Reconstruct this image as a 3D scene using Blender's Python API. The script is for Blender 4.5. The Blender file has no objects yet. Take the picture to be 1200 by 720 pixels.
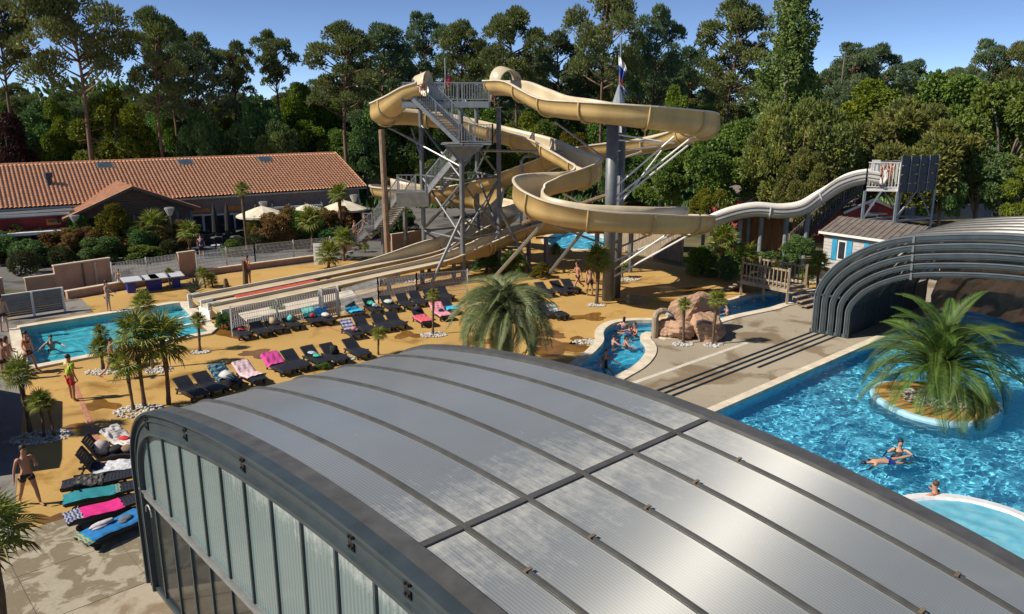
import bpy, bmesh, math, random
import numpy as np
import mathutils.noise as mnoise
from mathutils import Vector, Matrix, Euler
from mathutils.geometry import delaunay_2d_cdt
R = math.radians
random.seed(7)
SC = bpy.context.scene
COL = SC.collection

# ------------------------------------------------------------------ camera, sky, sun, exposure
HCAM = 11.0
FPX = 930.0
PITCH = math.atan2(240, 930)
cd = bpy.data.cameras.new('camera')
cd.sensor_width = 36.0
cd.lens = FPX / 1200 * 36
cd.clip_start = 0.1
cd.clip_end = 6000
cam = bpy.data.objects.new('camera', cd)
cam.location = (0, 0, HCAM)
cam.rotation_euler = (math.pi / 2 - PITCH, 0, 0)
COL.objects.link(cam)
SC.camera = cam
SUN_EL = R(43)
SUN_DIR = Vector((-0.955, -0.297, 0)).normalized() * math.cos(SUN_EL) + Vector((0, 0, math.sin(SUN_EL)))
w = bpy.data.worlds.new('World')
SC.world = w
w.use_nodes = True
nt = w.node_tree
bg = nt.nodes['Background']
sky = nt.nodes.new('ShaderNodeTexSky')
sky.sky_type = 'NISHITA'
sky.sun_disc = False
sky.sun_elevation = SUN_EL
sky.sun_rotation = math.atan2(SUN_DIR.x, SUN_DIR.y)
sky.altitude = 5000
sky.air_density = 0.6
sky.dust_density = 2.0
sky.ozone_density = 2.4
nt.links.new(sky.outputs[0], bg.inputs[0])
bg.inputs[1].default_value = 0.076
sd = bpy.data.lights.new('sun', 'SUN')
sd.energy = 3.4
sd.angle = R(0.5)
sd.color = (1.0, 0.91, 0.78)
sun = bpy.data.objects.new('sun', sd)
sun.rotation_euler = (-SUN_DIR).to_track_quat('-Z', 'Y').to_euler()
sun.location = (-30, -10, 40)
COL.objects.link(sun)
SC.view_settings.view_transform = 'Standard'
SC.view_settings.look = 'None'
SC.view_settings.exposure = 0.95
SC.view_settings.gamma = 1.0
SC.cycles.max_bounces = 8
SC.cycles.diffuse_bounces = 6
SC.cycles.transparent_max_bounces = 16

# ------------------------------------------------------------------ surveying the photograph
CP, SP = math.cos(PITCH), math.sin(PITCH)
def ray(x, y):
    a = (x - 600) / FPX; b = -(y - 360) / FPX
    return Vector((a, CP + b * SP, -SP + b * CP))
def G(x, y, z=0.0):
    d = ray(x, y)
    return Vector((0, 0, HCAM)) + d * ((z - HCAM) / d.z)
def AT(x, y, Y):
    d = ray(x, y)
    return Vector((0, 0, HCAM)) + d * (Y / d.y)

# ------------------------------------------------------------------ materials
MATS = {}
def nm(name):
    m = bpy.data.materials.new(name); m.use_nodes = True
    MATS[name] = m
    t = m.node_tree
    return m, t, t.nodes['Principled BSDF']
def rgb(h):
    return tuple(h) + (1,)
def mat(name, col, rough=0.6, metal=0.0, var=0.25, scale=3.0, bump=0.0, bscale=None, spec=0.5, isl=0.0, objr=0.0, col2=None, detail=5, stretch=None):
    """procedural paint: base colour mottled by noise, optional bump, island and object variation"""
    m, t, p = nm(name)
    N, L = t.nodes, t.links
    tc = N.new('ShaderNodeTexCoord')
    src = tc.outputs['Object']
    if stretch:
        mp = N.new('ShaderNodeMapping'); mp.inputs['Scale'].default_value = stretch
        L.new(src, mp.inputs[0]); src = mp.outputs[0]
    no = N.new('ShaderNodeTexNoise'); no.inputs['Scale'].default_value = scale; no.inputs['Detail'].default_value = detail
    L.new(src, no.inputs['Vector'])
    cr = N.new('ShaderNodeValToRGB')
    c2 = col2 if col2 else tuple(c * (1 - var) for c in col)
    c1 = col if col2 else tuple(min(1, c * (1 + var * 0.5)) for c in col)
    cr.color_ramp.elements[0].position = 0.32; cr.color_ramp.elements[0].color = rgb(c2)
    cr.color_ramp.elements[1].position = 0.68; cr.color_ramp.elements[1].color = rgb(c1)
    L.new(no.outputs['Fac'], cr.inputs[0])
    out = cr.outputs[0]
    def hsv(out, src, amt, hue):
        h = N.new('ShaderNodeHueSaturation')
        mr = N.new('ShaderNodeMapRange'); mr.inputs['To Min'].default_value = 1 - amt; mr.inputs['To Max'].default_value = 1 + amt
        L.new(src, mr.inputs[0]); L.new(mr.outputs[0], h.inputs['Value'])
        mh = N.new('ShaderNodeMapRange'); mh.inputs['To Min'].default_value = 0.5 - hue; mh.inputs['To Max'].default_value = 0.5 + hue
        L.new(src, mh.inputs[0]); L.new(mh.outputs[0], h.inputs['Hue'])
        L.new(out, h.inputs['Color'])
        return h.outputs[0]
    if isl:
        ge = N.new('ShaderNodeNewGeometry'); out = hsv(out, ge.outputs['Random Per Island'], isl, 0.012)
    if objr:
        oi = N.new('ShaderNodeObjectInfo'); out = hsv(out, oi.outputs['Random'], objr, 0.02)
    L.new(out, p.inputs['Base Color'])
    p.inputs['Roughness'].default_value = rough
    p.inputs['Metallic'].default_value = metal
    p.inputs['Specular IOR Level'].default_value = spec
    if bump:
        n2 = N.new('ShaderNodeTexNoise'); n2.inputs['Scale'].default_value = bscale or scale * 6; n2.inputs['Detail'].default_value = 4
        L.new(src, n2.inputs['Vector'])
        b = N.new('ShaderNodeBump'); b.inputs['Strength'].default_value = bump; b.inputs['Distance'].default_value = 0.02
        L.new(n2.outputs['Fac'], b.inputs['Height']); L.new(b.outputs[0], p.inputs['Normal'])
    return m
def leafmat(name, col, col2, scale=0.6, isl=0.35, objr=0.12, rough=0.55, trans=0.28):
    m = mat(name, col, rough, col2=col2, scale=scale, isl=isl, objr=objr, spec=0.3, detail=2)
    t = m.node_tree; N, L = t.nodes, t.links
    p = N['Principled BSDF']; o = N['Material Output']
    tr = N.new('ShaderNodeBsdfTranslucent'); mx = N.new('ShaderNodeMixShader'); mx.inputs[0].default_value = trans
    L.new(p.inputs['Base Color'].links[0].from_socket, tr.inputs[0])
    L.new(p.outputs[0], mx.inputs[1]); L.new(tr.outputs[0], mx.inputs[2]); L.new(mx.outputs[0], o.inputs[0])
    return m
def ground_mat(name, dry, wet, scale, lo, hi, rough_dry=0.85, rough_wet=0.35, fine=0.12, crack=False):
    """paving with shapeless damp stains"""
    m, t, p = nm(name); N, L = t.nodes, t.links
    ge = N.new('ShaderNodeNewGeometry')
    n1 = N.new('ShaderNodeTexNoise'); n1.inputs['Scale'].default_value = scale; n1.inputs['Detail'].default_value = 6; n1.inputs['Roughness'].default_value = 0.6
    n1.inputs['Distortion'].default_value = 0.6
    L.new(ge.outputs['Position'], n1.inputs['Vector'])
    mr = N.new('ShaderNodeMapRange'); mr.inputs[1].default_value = lo; mr.inputs[2].default_value = hi
    L.new(n1.outputs['Fac'], mr.inputs[0])
    n2 = N.new('ShaderNodeTexNoise'); n2.inputs['Scale'].default_value = 9; n2.inputs['Detail'].default_value = 8; n2.inputs['Roughness'].default_value = 0.7
    L.new(ge.outputs['Position'], n2.inputs['Vector'])
    n3 = N.new('ShaderNodeTexNoise'); n3.inputs['Scale'].default_value = 0.22; n3.inputs['Detail'].default_value = 3
    L.new(ge.outputs['Position'], n3.inputs['Vector'])
    mx = N.new('ShaderNodeMix'); mx.data_type = 'RGBA'
    mx.inputs[6].default_value = rgb(dry); mx.inputs[7].default_value = rgb(wet)
    L.new(mr.outputs[0], mx.inputs[0])
    h = N.new('ShaderNodeHueSaturation')
    ad = N.new('ShaderNodeMath'); ad.operation = 'ADD'
    m2 = N.new('ShaderNodeMapRange'); m2.inputs[1].default_value = .25; m2.inputs[2].default_value = .75; m2.inputs[3].default_value = .5 - fine; m2.inputs[4].default_value = .5 + fine
    m3 = N.new('ShaderNodeMapRange'); m3.inputs[1].default_value = .3; m3.inputs[2].default_value = .7; m3.inputs[3].default_value = .38; m3.inputs[4].default_value = .6
    L.new(n2.outputs['Fac'], m2.inputs[0]); L.new(n3.outputs['Fac'], m3.inputs[0])
    L.new(m2.outputs[0], ad.inputs[0]); L.new(m3.outputs[0], ad.inputs[1])
    L.new(ad.outputs[0], h.inputs['Value']); L.new(mx.outputs[2], h.inputs['Color'])
    L.new(h.outputs[0], p.inputs['Base Color'])
    r = N.new('ShaderNodeMapRange'); r.inputs[3].default_value = rough_dry; r.inputs[4].default_value = rough_wet
    L.new(mr.outputs[0], r.inputs[0]); L.new(r.outputs[0], p.inputs['Roughness'])
    p.inputs['Specular IOR Level'].default_value = 0.3
    b = N.new('ShaderNodeBump'); b.inputs['Strength'].default_value = 0.25; b.inputs['Distance'].default_value = 0.01
    L.new(n2.outputs['Fac'], b.inputs['Height']); L.new(b.outputs[0], p.inputs['Normal'])
    return m

M_earth = ground_mat('earth', (.16, .13, .075), (.07, .08, .03), .15, .4, .6)
M_ochre = ground_mat('ochre_resin', (.43, .272, .088), (.26, .14, .03), .42, .54, .68, .8, .4)
M_conc = ground_mat('deck_concrete', (.33, .285, .215), (.22, .17, .11), .40, .52, .60, .85, .45)
M_slab = ground_mat('slab_concrete', (.33, .295, .225), (.20, .165, .11), 1.5, .47, .53, .85, .5)
M_grey = ground_mat('grey_paving', (.20, .19, .175), (.12, .11, .095), .8, .5, .62)
M_asph = ground_mat('asphalt', (.13, .125, .12), (.09, .088, .085), .4, .5, .65)
M_dry = ground_mat('dry_grass', (.30, .24, .09), (.10, .12, .03), .25, .45, .6)
M_cope = mat('coping_stone', (.62, .55, .43), .75, var=.2, scale=2, bump=.2)
M_white = mat('white_paint', (.75, .74, .70), .45, var=.12, scale=2)
M_cream = mat('flume_inside', (.56, .47, .32), .32, var=.18, scale=.9, stretch=(1, 1, .3))
M_tan = mat('flume_outside', (.52, .365, .15), .38, var=.22, scale=.8, stretch=(1, 1, .25))
M_rim = mat('flume_rim', (.64, .57, .44), .45, var=.12)
M_slideW = mat('pale_flume', (.62, .60, .55), .35, var=.12, scale=.8)
M_slideD = mat('slide_stripe', (.16, .16, .16), .4)
M_red = mat('red_mat', (.42, .075, .04), .7, var=.25, scale=5)
M_steel = mat('galvanised_steel', (.30, .31, .31), .45, .55, var=.2, scale=4)
M_steelD = mat('grey_steel', (.17, .18, .185), .5, .3, var=.2, scale=3)
M_steelB = mat('blue_grey_steel', (.24, .28, .31), .5, .3, var=.2, scale=3)
M_rust = mat('brown_pipe', (.28, .19, .12), .6, .1, var=.3, scale=3)
M_tread = mat('stair_tread', (.26, .22, .17), .8, var=.25, scale=6)
M_panelD = mat('slate_panel', (.045, .055, .07), .6, var=.25, scale=3)
M_dark = mat('dark_aluminium', (.062, .082, .092), .40, .35, var=.2, scale=2, spec=.5)
M_flange = mat('flange_aluminium', (.19, .22, .235), .38, .4, var=.15, scale=2)
M_dark2 = mat('rib_aluminium', (.105, .105, .10), .45, .3, var=.25, scale=3)
M_black = mat('black_plastic', (.012, .013, .015), .45, var=.2)
M_navy = mat('lounger_plastic', (.018, .021, .030), .5, var=.2, scale=6)
M_tile = mat('clay_tile', (.70, .36, .20), .8, col2=(.56, .26, .135), scale=2.6, isl=0, bump=.2, bscale=20)
M_ridge = mat('ridge_tile', (.56, .29, .17), .8, var=.25, scale=3)
M_wall = mat('lilac_render', (.26, .21, .20), .85, var=.15, scale=1)
M_wood = mat('dark_cladding', (.15, .10, .07), .75, var=.35, scale=2, stretch=(1, 1, 8))
M_redwall = mat('red_render', (.28, .025, .022), .7, var=.2, scale=1)
M_sign = mat('orange_sign', (.62, .22, .03), .5, var=.1)
M_glass = mat('shop_glass', (.03, .04, .05), .08, var=.3, spec=.6)
M_skyl = mat('skylight_glass', (.05, .07, .09), .1, spec=.7)
M_pink = mat('pinkish_wall', (.42, .26, .18), .85, var=.18, scale=1.5, bump=.15)
M_pinkcap = mat('wall_cap', (.55, .46, .36), .8, var=.15)
M_greyfence = mat('grey_fence_board', (.155, .16, .165), .6, var=.2, scale=3)
M_wire = mat('fence_wire', (.58, .58, .56), .5, var=.1)
M_timber = mat('weathered_timber', (.33, .26, .18), .85, var=.4, scale=2.5, stretch=(3, 3, .6), bump=.3)
M_reed = mat('reed_screen', (.24, .115, .05), .9, var=.45, scale=14, stretch=(1, 1, .05))
M_rock = mat('pink_rock', (.44, .29, .19), .85, col2=(.32, .19, .12), scale=1.6, bump=.9, bscale=4)
M_pebble = mat('white_pebble', (.52, .50, .47), .75, var=.25, isl=.3, scale=6)
M_bark = mat('pine_bark', (.20, .115, .075), .9, col2=(.10, .06, .045), scale=2.5, stretch=(1, 1, .3), bump=.6)
M_barkp = mat('palm_fibre', (.16, .105, .06), .95, col2=(.07, .045, .028), scale=8, bump=.8, bscale=14)
M_barkg = mat('grey_bark', (.20, .17, .14), .9, var=.4, scale=3, stretch=(1, 1, .4), bump=.5)
M_pine = leafmat('pine_needles', (0.247, 0.277, 0.085), (0.136, 0.185, 0.070), .35)
M_pineB = leafmat('pine_needles_bluish', (0.199, 0.257, 0.120), (0.112, 0.173, 0.091), .35)
M_stone = leafmat('stone_pine_needles', (0.262, 0.248, 0.055), (0.143, 0.174, 0.050), .5)
M_leafD = leafmat('dark_leaves', (0.178, 0.284, 0.080), (0.100, 0.172, 0.062), .5)
M_leafM = leafmat('mid_leaves', (0.195, 0.273, 0.048), (0.116, 0.191, 0.039), .5)
M_leafL = leafmat('lime_leaves', (0.230, 0.279, 0.024), (0.137, 0.207, 0.025), .5)
M_leafY = leafmat('yellow_leaves', (0.240, 0.204, 0.018), (0.120, 0.132, 0.014), .6)
M_leafR = leafmat('reddish_leaves', (0.360, 0.191, 0.070), (0.222, 0.182, 0.060), 1.2)
M_leafP = leafmat('purple_leaves', (0.077, 0.031, 0.025), (0.039, 0.021, 0.017), .6)
M_poplar = leafmat('poplar_leaves', (0.249, 0.306, 0.083), (0.139, 0.213, 0.059), .5)
M_ball = leafmat('ball_shrub_leaves', (.13, .15, .06), (.07, .09, .04), 2)
M_fan = leafmat('fan_palm_leaf', (0.266, 0.290, 0.041), (0.162, 0.220, 0.042), 1.5, trans=.25)
M_fanY = leafmat('old_palm_leaf', (.26, .18, .03), (.13, .10, .02), 1.5)
M_phx = leafmat('date_palm_leaf', (.120, .195, .036), (.065, .115, .025), 1.5, trans=.25)
M_butia = leafmat('jelly_palm_leaf', (0.223, 0.255, 0.116), (0.142, 0.181, 0.072), 1.5)
M_agave = leafmat('agave_leaf', (.06, .085, .06), (.04, .06, .04), 3)

# ------------------------------------------------------------------ object helpers
def tag(o, label=None, cat=None, group=None, kind=None):
    if label: o['label'] = label
    if cat: o['category'] = cat
    if group: o['group'] = group
    if kind: o['kind'] = kind
    return o
def thing(name, loc, label, cat, group=None, rz=0.0):
    o = bpy.data.objects.new(name, None)
    o.empty_display_size = .2
    o.location = loc; o.rotation_euler = (0, 0, rz)
    COL.objects.link(o)
    return tag(o, label, cat, group)
def link(name, me, parent=None, loc=None):
    o = bpy.data.objects.new(name, me)
    COL.objects.link(o)
    if parent: o.parent = parent
    if loc is not None: o.location = loc
    return o
def kids(o):
    return [c for c in bpy.data.objects if c.parent == o]
KIDS = {}
def copy_tree(o, parent=None):
    c = o.copy(); COL.objects.link(c)
    if parent: c.parent = parent
    key = o.name
    if key not in KIDS: KIDS[key] = [k for k in o.children]
    for ch in KIDS[key]: copy_tree(ch, c)
    return c
USED = set()
def place(proto, loc, rz=0.0, s=1.0, label=None, group=None, tilt=(0, 0)):
    """first call moves the prototype itself, later calls copy it with its parts"""
    if proto.name in USED:
        o = copy_tree(proto)
    else:
        if proto.name not in KIDS: KIDS[proto.name] = [k for k in proto.children]
        o = proto; USED.add(proto.name)
    o.location = loc; o.rotation_euler = (tilt[0], tilt[1], rz)
    o.scale = (s, s, s) if not hasattr(s, '__len__') else s
    if label: o['label'] = label
    if group: o['group'] = group
    return o

class MB:
    def __init__(self, base=None):
        self.v = []; self.f = []; self.m = []; self.b = Vector(base) if base is not None else Vector((0, 0, 0))
    def add(self, vs, fs, mi=0):
        n = len(self.v)
        self.v += [tuple(Vector(p) - self.b) for p in vs]
        self.f += [tuple(i + n for i in f) for f in fs]
        self.m += [mi] * len(fs)
        return self
    def box(self, c, s, rz=0.0, mi=0, M=None):
        c = Vector(c); hx, hy, hz = s[0] / 2, s[1] / 2, s[2] / 2
        M = M or Matrix.Rotation(rz, 3, 'Z')
        vs = [c + M @ Vector((x * hx, y * hy, z * hz)) for z in (-1, 1) for y in (-1, 1) for x in (-1, 1)]
        return self.add(vs, [(0, 2, 3, 1), (4, 5, 7, 6), (0, 1, 5, 4), (2, 6, 7, 3), (0, 4, 6, 2), (1, 3, 7, 5)], mi)
    def bar(self, p, q, w, h=None, up=(0, 0, 1), mi=0):
        p, q = Vector(p), Vector(q); h = h or w
        d = (q - p); L = d.length
        if L < 1e-6: return self
        d.normalize(); up = Vector(up)
        if abs(d.dot(up)) > .98: up = Vector((1, 0, 0))
        s = d.cross(up).normalized(); t = s.cross(d).normalized()
        M = Matrix((s, d, t)).transposed()
        return self.box((p + q) / 2, (w, L, h), mi=mi, M=M)
    def tube(self, pts, r, n=8, cap=True, mi=0):
        pts = [Vector(p) for p in pts]
        rs = r if hasattr(r, '__len__') else [r] * len(pts)
        vs = []; fs = []
        prev = None
        for i, p in enumerate(pts):
            d = (pts[min(i + 1, len(pts) - 1)] - pts[max(i - 1, 0)]).normalized()
            if prev is None:
                a = Vector((0, 0, 1)) if abs(d.z) < .9 else Vector((1, 0, 0))
                s = d.cross(a).normalized()
            else:
                s = (prev - d * prev.dot(d)).normalized()
            prev = s; t = d.cross(s)
            for k in range(n):
                a = 2 * math.pi * k / n
                vs.append(p + (s * math.cos(a) + t * math.sin(a)) * rs[i])
        for i in range(len(pts) - 1):
            for k in range(n):
                a = i * n + k; b = i * n + (k + 1) % n
                fs.append((a, b, b + n, a + n))
        if cap:
            fs.append(tuple(range(n - 1, -1, -1))); fs.append(tuple(range((len(pts) - 1) * n, len(pts) * n)))
        return self.add(vs, fs, mi)
    def ball(self, c, r, n=8, m=6, mi=0, jit=0, seed=0):
        c = Vector(c); r = r if hasattr(r, '__len__') else (r, r, r)
        rnd = random.Random(seed)
        vs = [c + Vector((0, 0, r[2]))]
        for j in range(1, m):
            th = math.pi * j / m
            for k in range(n):
                a = 2 * math.pi * k / n
                q = 1 + (rnd.random() - .5) * jit
                vs.append(c + Vector((r[0] * math.sin(th) * math.cos(a), r[1] * math.sin(th) * math.sin(a), r[2] * math.cos(th))) * q)
        vs.append(c - Vector((0, 0, r[2])))
        fs = [(0, 1 + k, 1 + (k + 1) % n) for k in range(n)]
        for j in range(m - 2):
            for k in range(n):
                a = 1 + j * n + k; b = 1 + j * n + (k + 1) % n
                fs.append((a, a + n, b + n, b))
        e = len(vs) - 1; o = 1 + (m - 2) * n
        fs += [(e, o + (k + 1) % n, o + k) for k in range(n)]
        return self.add(vs, fs, mi)
    def prism(self, poly, z0, z1, mi=0):
        n = len(poly)
        vs = [Vector((p[0], p[1], z0)) for p in poly] + [Vector((p[0], p[1], z1)) for p in poly]
        fs = [(i, (i + 1) % n, (i + 1) % n + n, i + n) for i in range(n)] + [tuple(range(n - 1, -1, -1)), tuple(range(n, 2 * n))]
        return self.add(vs, fs, mi)
    def grid(self, P, mi=0, closed=False):
        """P[i][j] lattice of points"""
        n, m = len(P), len(P[0])
        vs = [p for row in P for p in row]
        fs = []
        for i in range(n - 1):
            for j in range(m - (0 if closed else 1)):
                fs.append((i * m + j, i * m + (j + 1) % m, (i + 1) * m + (j + 1) % m, (i + 1) * m + j))
        return self.add(vs, fs, mi)
    def mesh(self, name, mats, smooth=False):
        me = bpy.data.meshes.new(name)
        me.from_pydata(self.v, [], self.f)
        mats = mats if isinstance(mats, (list, tuple)) else [mats]
        for m in mats: me.materials.append(m)
        if len(mats) > 1: me.polygons.foreach_set('material_index', self.m)
        bm = bmesh.new(); bm.from_mesh(me)
        bmesh.ops.recalc_face_normals(bm, faces=bm.faces); bm.to_mesh(me); bm.free()
        if smooth: me.polygons.foreach_set('use_smooth', [True] * len(me.polygons))
        me.update()
        return me
    def build(self, name, mats, parent=None, smooth=False, bevel=0):
        o = link(name, self.mesh(name, mats, smooth), parent)
        if not parent: o.location = self.b
        if bevel:
            b = o.modifiers.new('bevel', 'BEVEL'); b.width = bevel; b.segments = 2; b.limit_method = 'ANGLE'
        if smooth and not bevel:
            pass
        return o

def sheet(name, outer, holes, z, m, kind='structure'):
    """flat polygon with holes cut wherever they fall"""
    polys = [[Vector((p[0], p[1])) for p in outer]] + [[Vector((p[0], p[1])) for p in h] for h in holes]
    vs = []; es = []
    for pl in polys:
        n0 = len(vs); vs += pl
        es += [(n0 + i, n0 + (i + 1) % len(pl)) for i in range(len(pl))]
    V2, E2, F2 = delaunay_2d_cdt(vs, es, [], 0, 1e-5)[:3]
    keep = []
    for f in F2:
        c = sum((V2[i] for i in f), Vector((0, 0))) / len(f)
        if inside(c, polys[0]) and not any(inside(c, h) for h in polys[1:]): keep.append(tuple(f))
    used = sorted({i for f in keep for i in f}); rem = {i: k for k, i in enumerate(used)}
    me = bpy.data.meshes.new(name)
    me.from_pydata([(V2[i].x, V2[i].y, z) for i in used], [], [tuple(rem[i] for i in f) for f in keep])
    me.materials.append(m)
    o = link(name, me)
    if kind: o['kind'] = kind
    return o
def px(*pts):
    return [G(x, y).xy for x, y in pts]
def smooth_poly(pts, n=4):
    """closed Catmull-Rom through the points"""
    P = [Vector((p[0], p[1])) for p in pts]; N = len(P); out = []
    for i in range(N):
        a, b, c, d = P[i - 1], P[i], P[(i + 1) % N], P[(i + 2) % N]
        for k in range(n):
            t = k / n
            out.append(.5 * ((2 * b) + (c - a) * t + (2 * a - 5 * b + 4 * c - d) * t * t + (3 * b - a - 3 * c + d) * t ** 3))
    return out
def catmull(P, n):
    """open Catmull-Rom, works on tuples of any length"""
    P = [np.array(p, float) for p in P]; P = [2 * P[0] - P[1]] + P + [2 * P[-1] - P[-2]]; out = []
    for i in range(1, len(P) - 2):
        a, b, c, d = P[i - 1], P[i], P[i + 1], P[i + 2]
        for k in range(n):
            t = k / n
            out.append(.5 * ((2 * b) + (c - a) * t + (2 * a - 5 * b + 4 * c - d) * t * t + (3 * b - a - 3 * c + d) * t ** 3))
    out.append(P[-2])
    return out
def inside(p, poly):
    x, y = p; c = False; n = len(poly)
    for i in range(n):
        x1, y1 = poly[i][0], poly[i][1]; x2, y2 = poly[i - 1][0], poly[i - 1][1]
        if (y1 > y) != (y2 > y) and x < (x2 - x1) * (y - y1) / (y2 - y1) + x1: c = not c
    return c

# ------------------------------------------------------------------ the pools and their decks
# enclosure frame: U runs along the rails, V across the pool, E0 is the near left foot of the front gable
E0 = G(177, 682)
U = Vector((.7417, .6707, 0)); V = Vector((.6707, -.7417, 0))
def TS(t, s, z=0.0):
    return E0 + U * t + V * s + Vector((0, 0, z))
ENC_RZ = math.atan2(U.y, U.x)
left_pool = px((22, 386), (212, 356), (247, 390), (33, 432))
slide_pool = smooth_poly(px((640, 280), (662, 272), (692, 273), (712, 282), (700, 292), (675, 293), (650, 290)), 4)
river_out = [(640, 452), (672, 432), (691, 418), (706, 402), (706, 391), (711, 384), (722, 379), (745, 376.5), (779, 376), (797, 371), (829, 362), (858, 353.5), (890, 345.5), (925, 343), (965, 342)]
river_in = [(985, 352), (953, 354), (922, 356), (901, 362), (858, 371), (833, 379), (815, 390), (785, 396), (766, 391), (755, 391), (751, 397), (757, 405), (757, 415), (745, 429), (721, 443), (690, 463), (660, 478)]
river = [Vector(p) for p in [q[:2] for q in catmull([tuple(G(x, y).xy) for x, y in river_out], 4)] + [q[:2] for q in catmull([tuple(G(x, y).xy) for x, y in river_in], 4)]]
main_pool = [TS(t, s).xy for t, s in ((1.6, 2.8), (43, 2.8), (43, 15.0), (1.6, 15.0))]
HOLES = [left_pool, slide_pool, river, main_pool]
sheet('ground', [(-900, -60), (900, -60), (900, 4000), (-900, 4000)], HOLES, 0.0, M_earth)
deck_poly = px((-30, 640), (75, 617), (230, 590), (420, 520), (560, 468), (640, 452), (672, 432), (820, 440), (940, 372), (960, 330), (850, 322), (760, 306), (640, 262), (560, 300), (388, 306), (231, 325), (80, 352), (-160, 400))
sheet('sun_deck', deck_poly, HOLES, 0.004, M_ochre)
conc = [p for p in px((968, 335))] + [TS(t, s).xy for t, s in ((60, -3), (60, 24), (-8, 24), (-8, -.02), (5, -.02))] + px((560, 540), (640, 478), (690, 463), (721, 443), (745, 429), (757, 415), (757, 405), (752, 397), (758, 391), (785, 396), (815, 390), (833, 379), (858, 371), (901, 362), (922, 356))
sheet('concrete_deck', conc, [main_pool, river], 0.008, M_conc)
slab_base = [TS(t, s).xy for t, s in ((-14, .0), (-.86 + 3.5, -.02), (2.2, -2.2), (-.86, -4.2), (-2, -4.6), (-4.5, -7), (-14, -7))]
paved = sheet('paved_deck', slab_base, [], 0.006, M_grey)
rs = random.Random(3)
for i in range(-6, 2):
    for j in range(0, 3):
        t0, t1, s0, s1 = i * 2.3, i * 2.3 + 2.285, -.03 - j * 2.3, -.03 - j * 2.3 - 2.285
        cx = (t0 + t1) / 2
        if j == 1 and t1 > .9: continue
        if j == 2 and t1 > -2.0: continue
        a = MB(base=TS(cx, (s0 + s1) / 2, 0).to_tuple())
        a.prism([TS(t0, s0).xy, TS(t1, s0).xy, TS(t1, s1).xy, TS(t0, s1).xy], 0.0062, 0.016 + rs.random() * .003)
        o = a.build('paving_slab', M_slab); o.parent = paved
sheet('grey_paving', px((-160, 400), (20, 372), (80, 351), (96, 351), (110, 366), (22, 381), (33, 437), (28, 470), (20, 560), (15, 628), (-60, 650)), [left_pool], 0.010, M_grey)
sheet('asphalt_road', px((-300, 330), (130, 343), (385, 310), (470, 292), (640, 262), (860, 262), (1000, 250), (1000, 225), (700, 226), (560, 215), (430, 225), (330, 262), (-300, 300)), [slide_pool], 0.003, M_asph)
sheet('cafe_terrace', px((225, 305), (380, 290), (440, 262), (420, 250), (215, 268)), [], 0.007, mat('terrace_paving', (.10, .13, .18), .7, var=.2))
sheet('dry_field', px((1020, 240), (1400, 250), (1500, 205), (1010, 205)), [], 0.005, M_dry)
# inlaid brick strip across the ochre deck, and the two thin pale lines in the concrete
def strip(name, a, b, wdt, z, m):
    a, b = Vector(a), Vector(b); n = (b - a).normalized(); n = Vector((-n.y, n.x)) * wdt / 2
    return sheet(name, [a + n, b + n, b - n, a - n], [], z, m)
M_strip = mat('clay_strip', (.40, .17, .11), .85, var=.25)
strip('drain_strip', G(88, 452).xy, G(114, 517).xy, .16, .012, M_strip)
strip('drain_strip', G(334, 366).xy, G(420, 396).xy, .13, .012, M_strip)
strip('pale_line', G(700, 464).xy, G(876, 402).xy, .22, .012, mat('pale_line_paint', (.55, .51, .43), .8, var=.2))

M_wet = mat('wet_resin', (.20, .095, .018), .16, var=.35, scale=1.2, spec=.5)
for (x, y, rx, ry) in ((268, 386, 30, 9), (300, 415, 18, 5), (655, 408, 38, 9), (680, 399, 14, 4), (690, 372, 22, 4), (478, 393, 16, 4), (120, 475, 22, 6), (95, 505, 30, 7), (755, 352, 30, 5), (640, 392, 26, 4), (560, 400, 20, 5), (800, 340, 34, 4), (60, 610, 22, 8), (715, 330, 25, 3)):
    rr_ = random.Random(x); pts_ = []
    for k in range(22):
        a = 2 * math.pi * k / 22; q = 1 + .28 * math.sin(3 * a + x) + .18 * math.sin(5 * a + y) + rr_.uniform(-.12, .12)
        pts_.append(G(x + rx * q * math.cos(a), y + ry * q * math.sin(a)).xy)
    sheet('wet_patch', pts_, [], .0085, M_wet)

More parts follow.
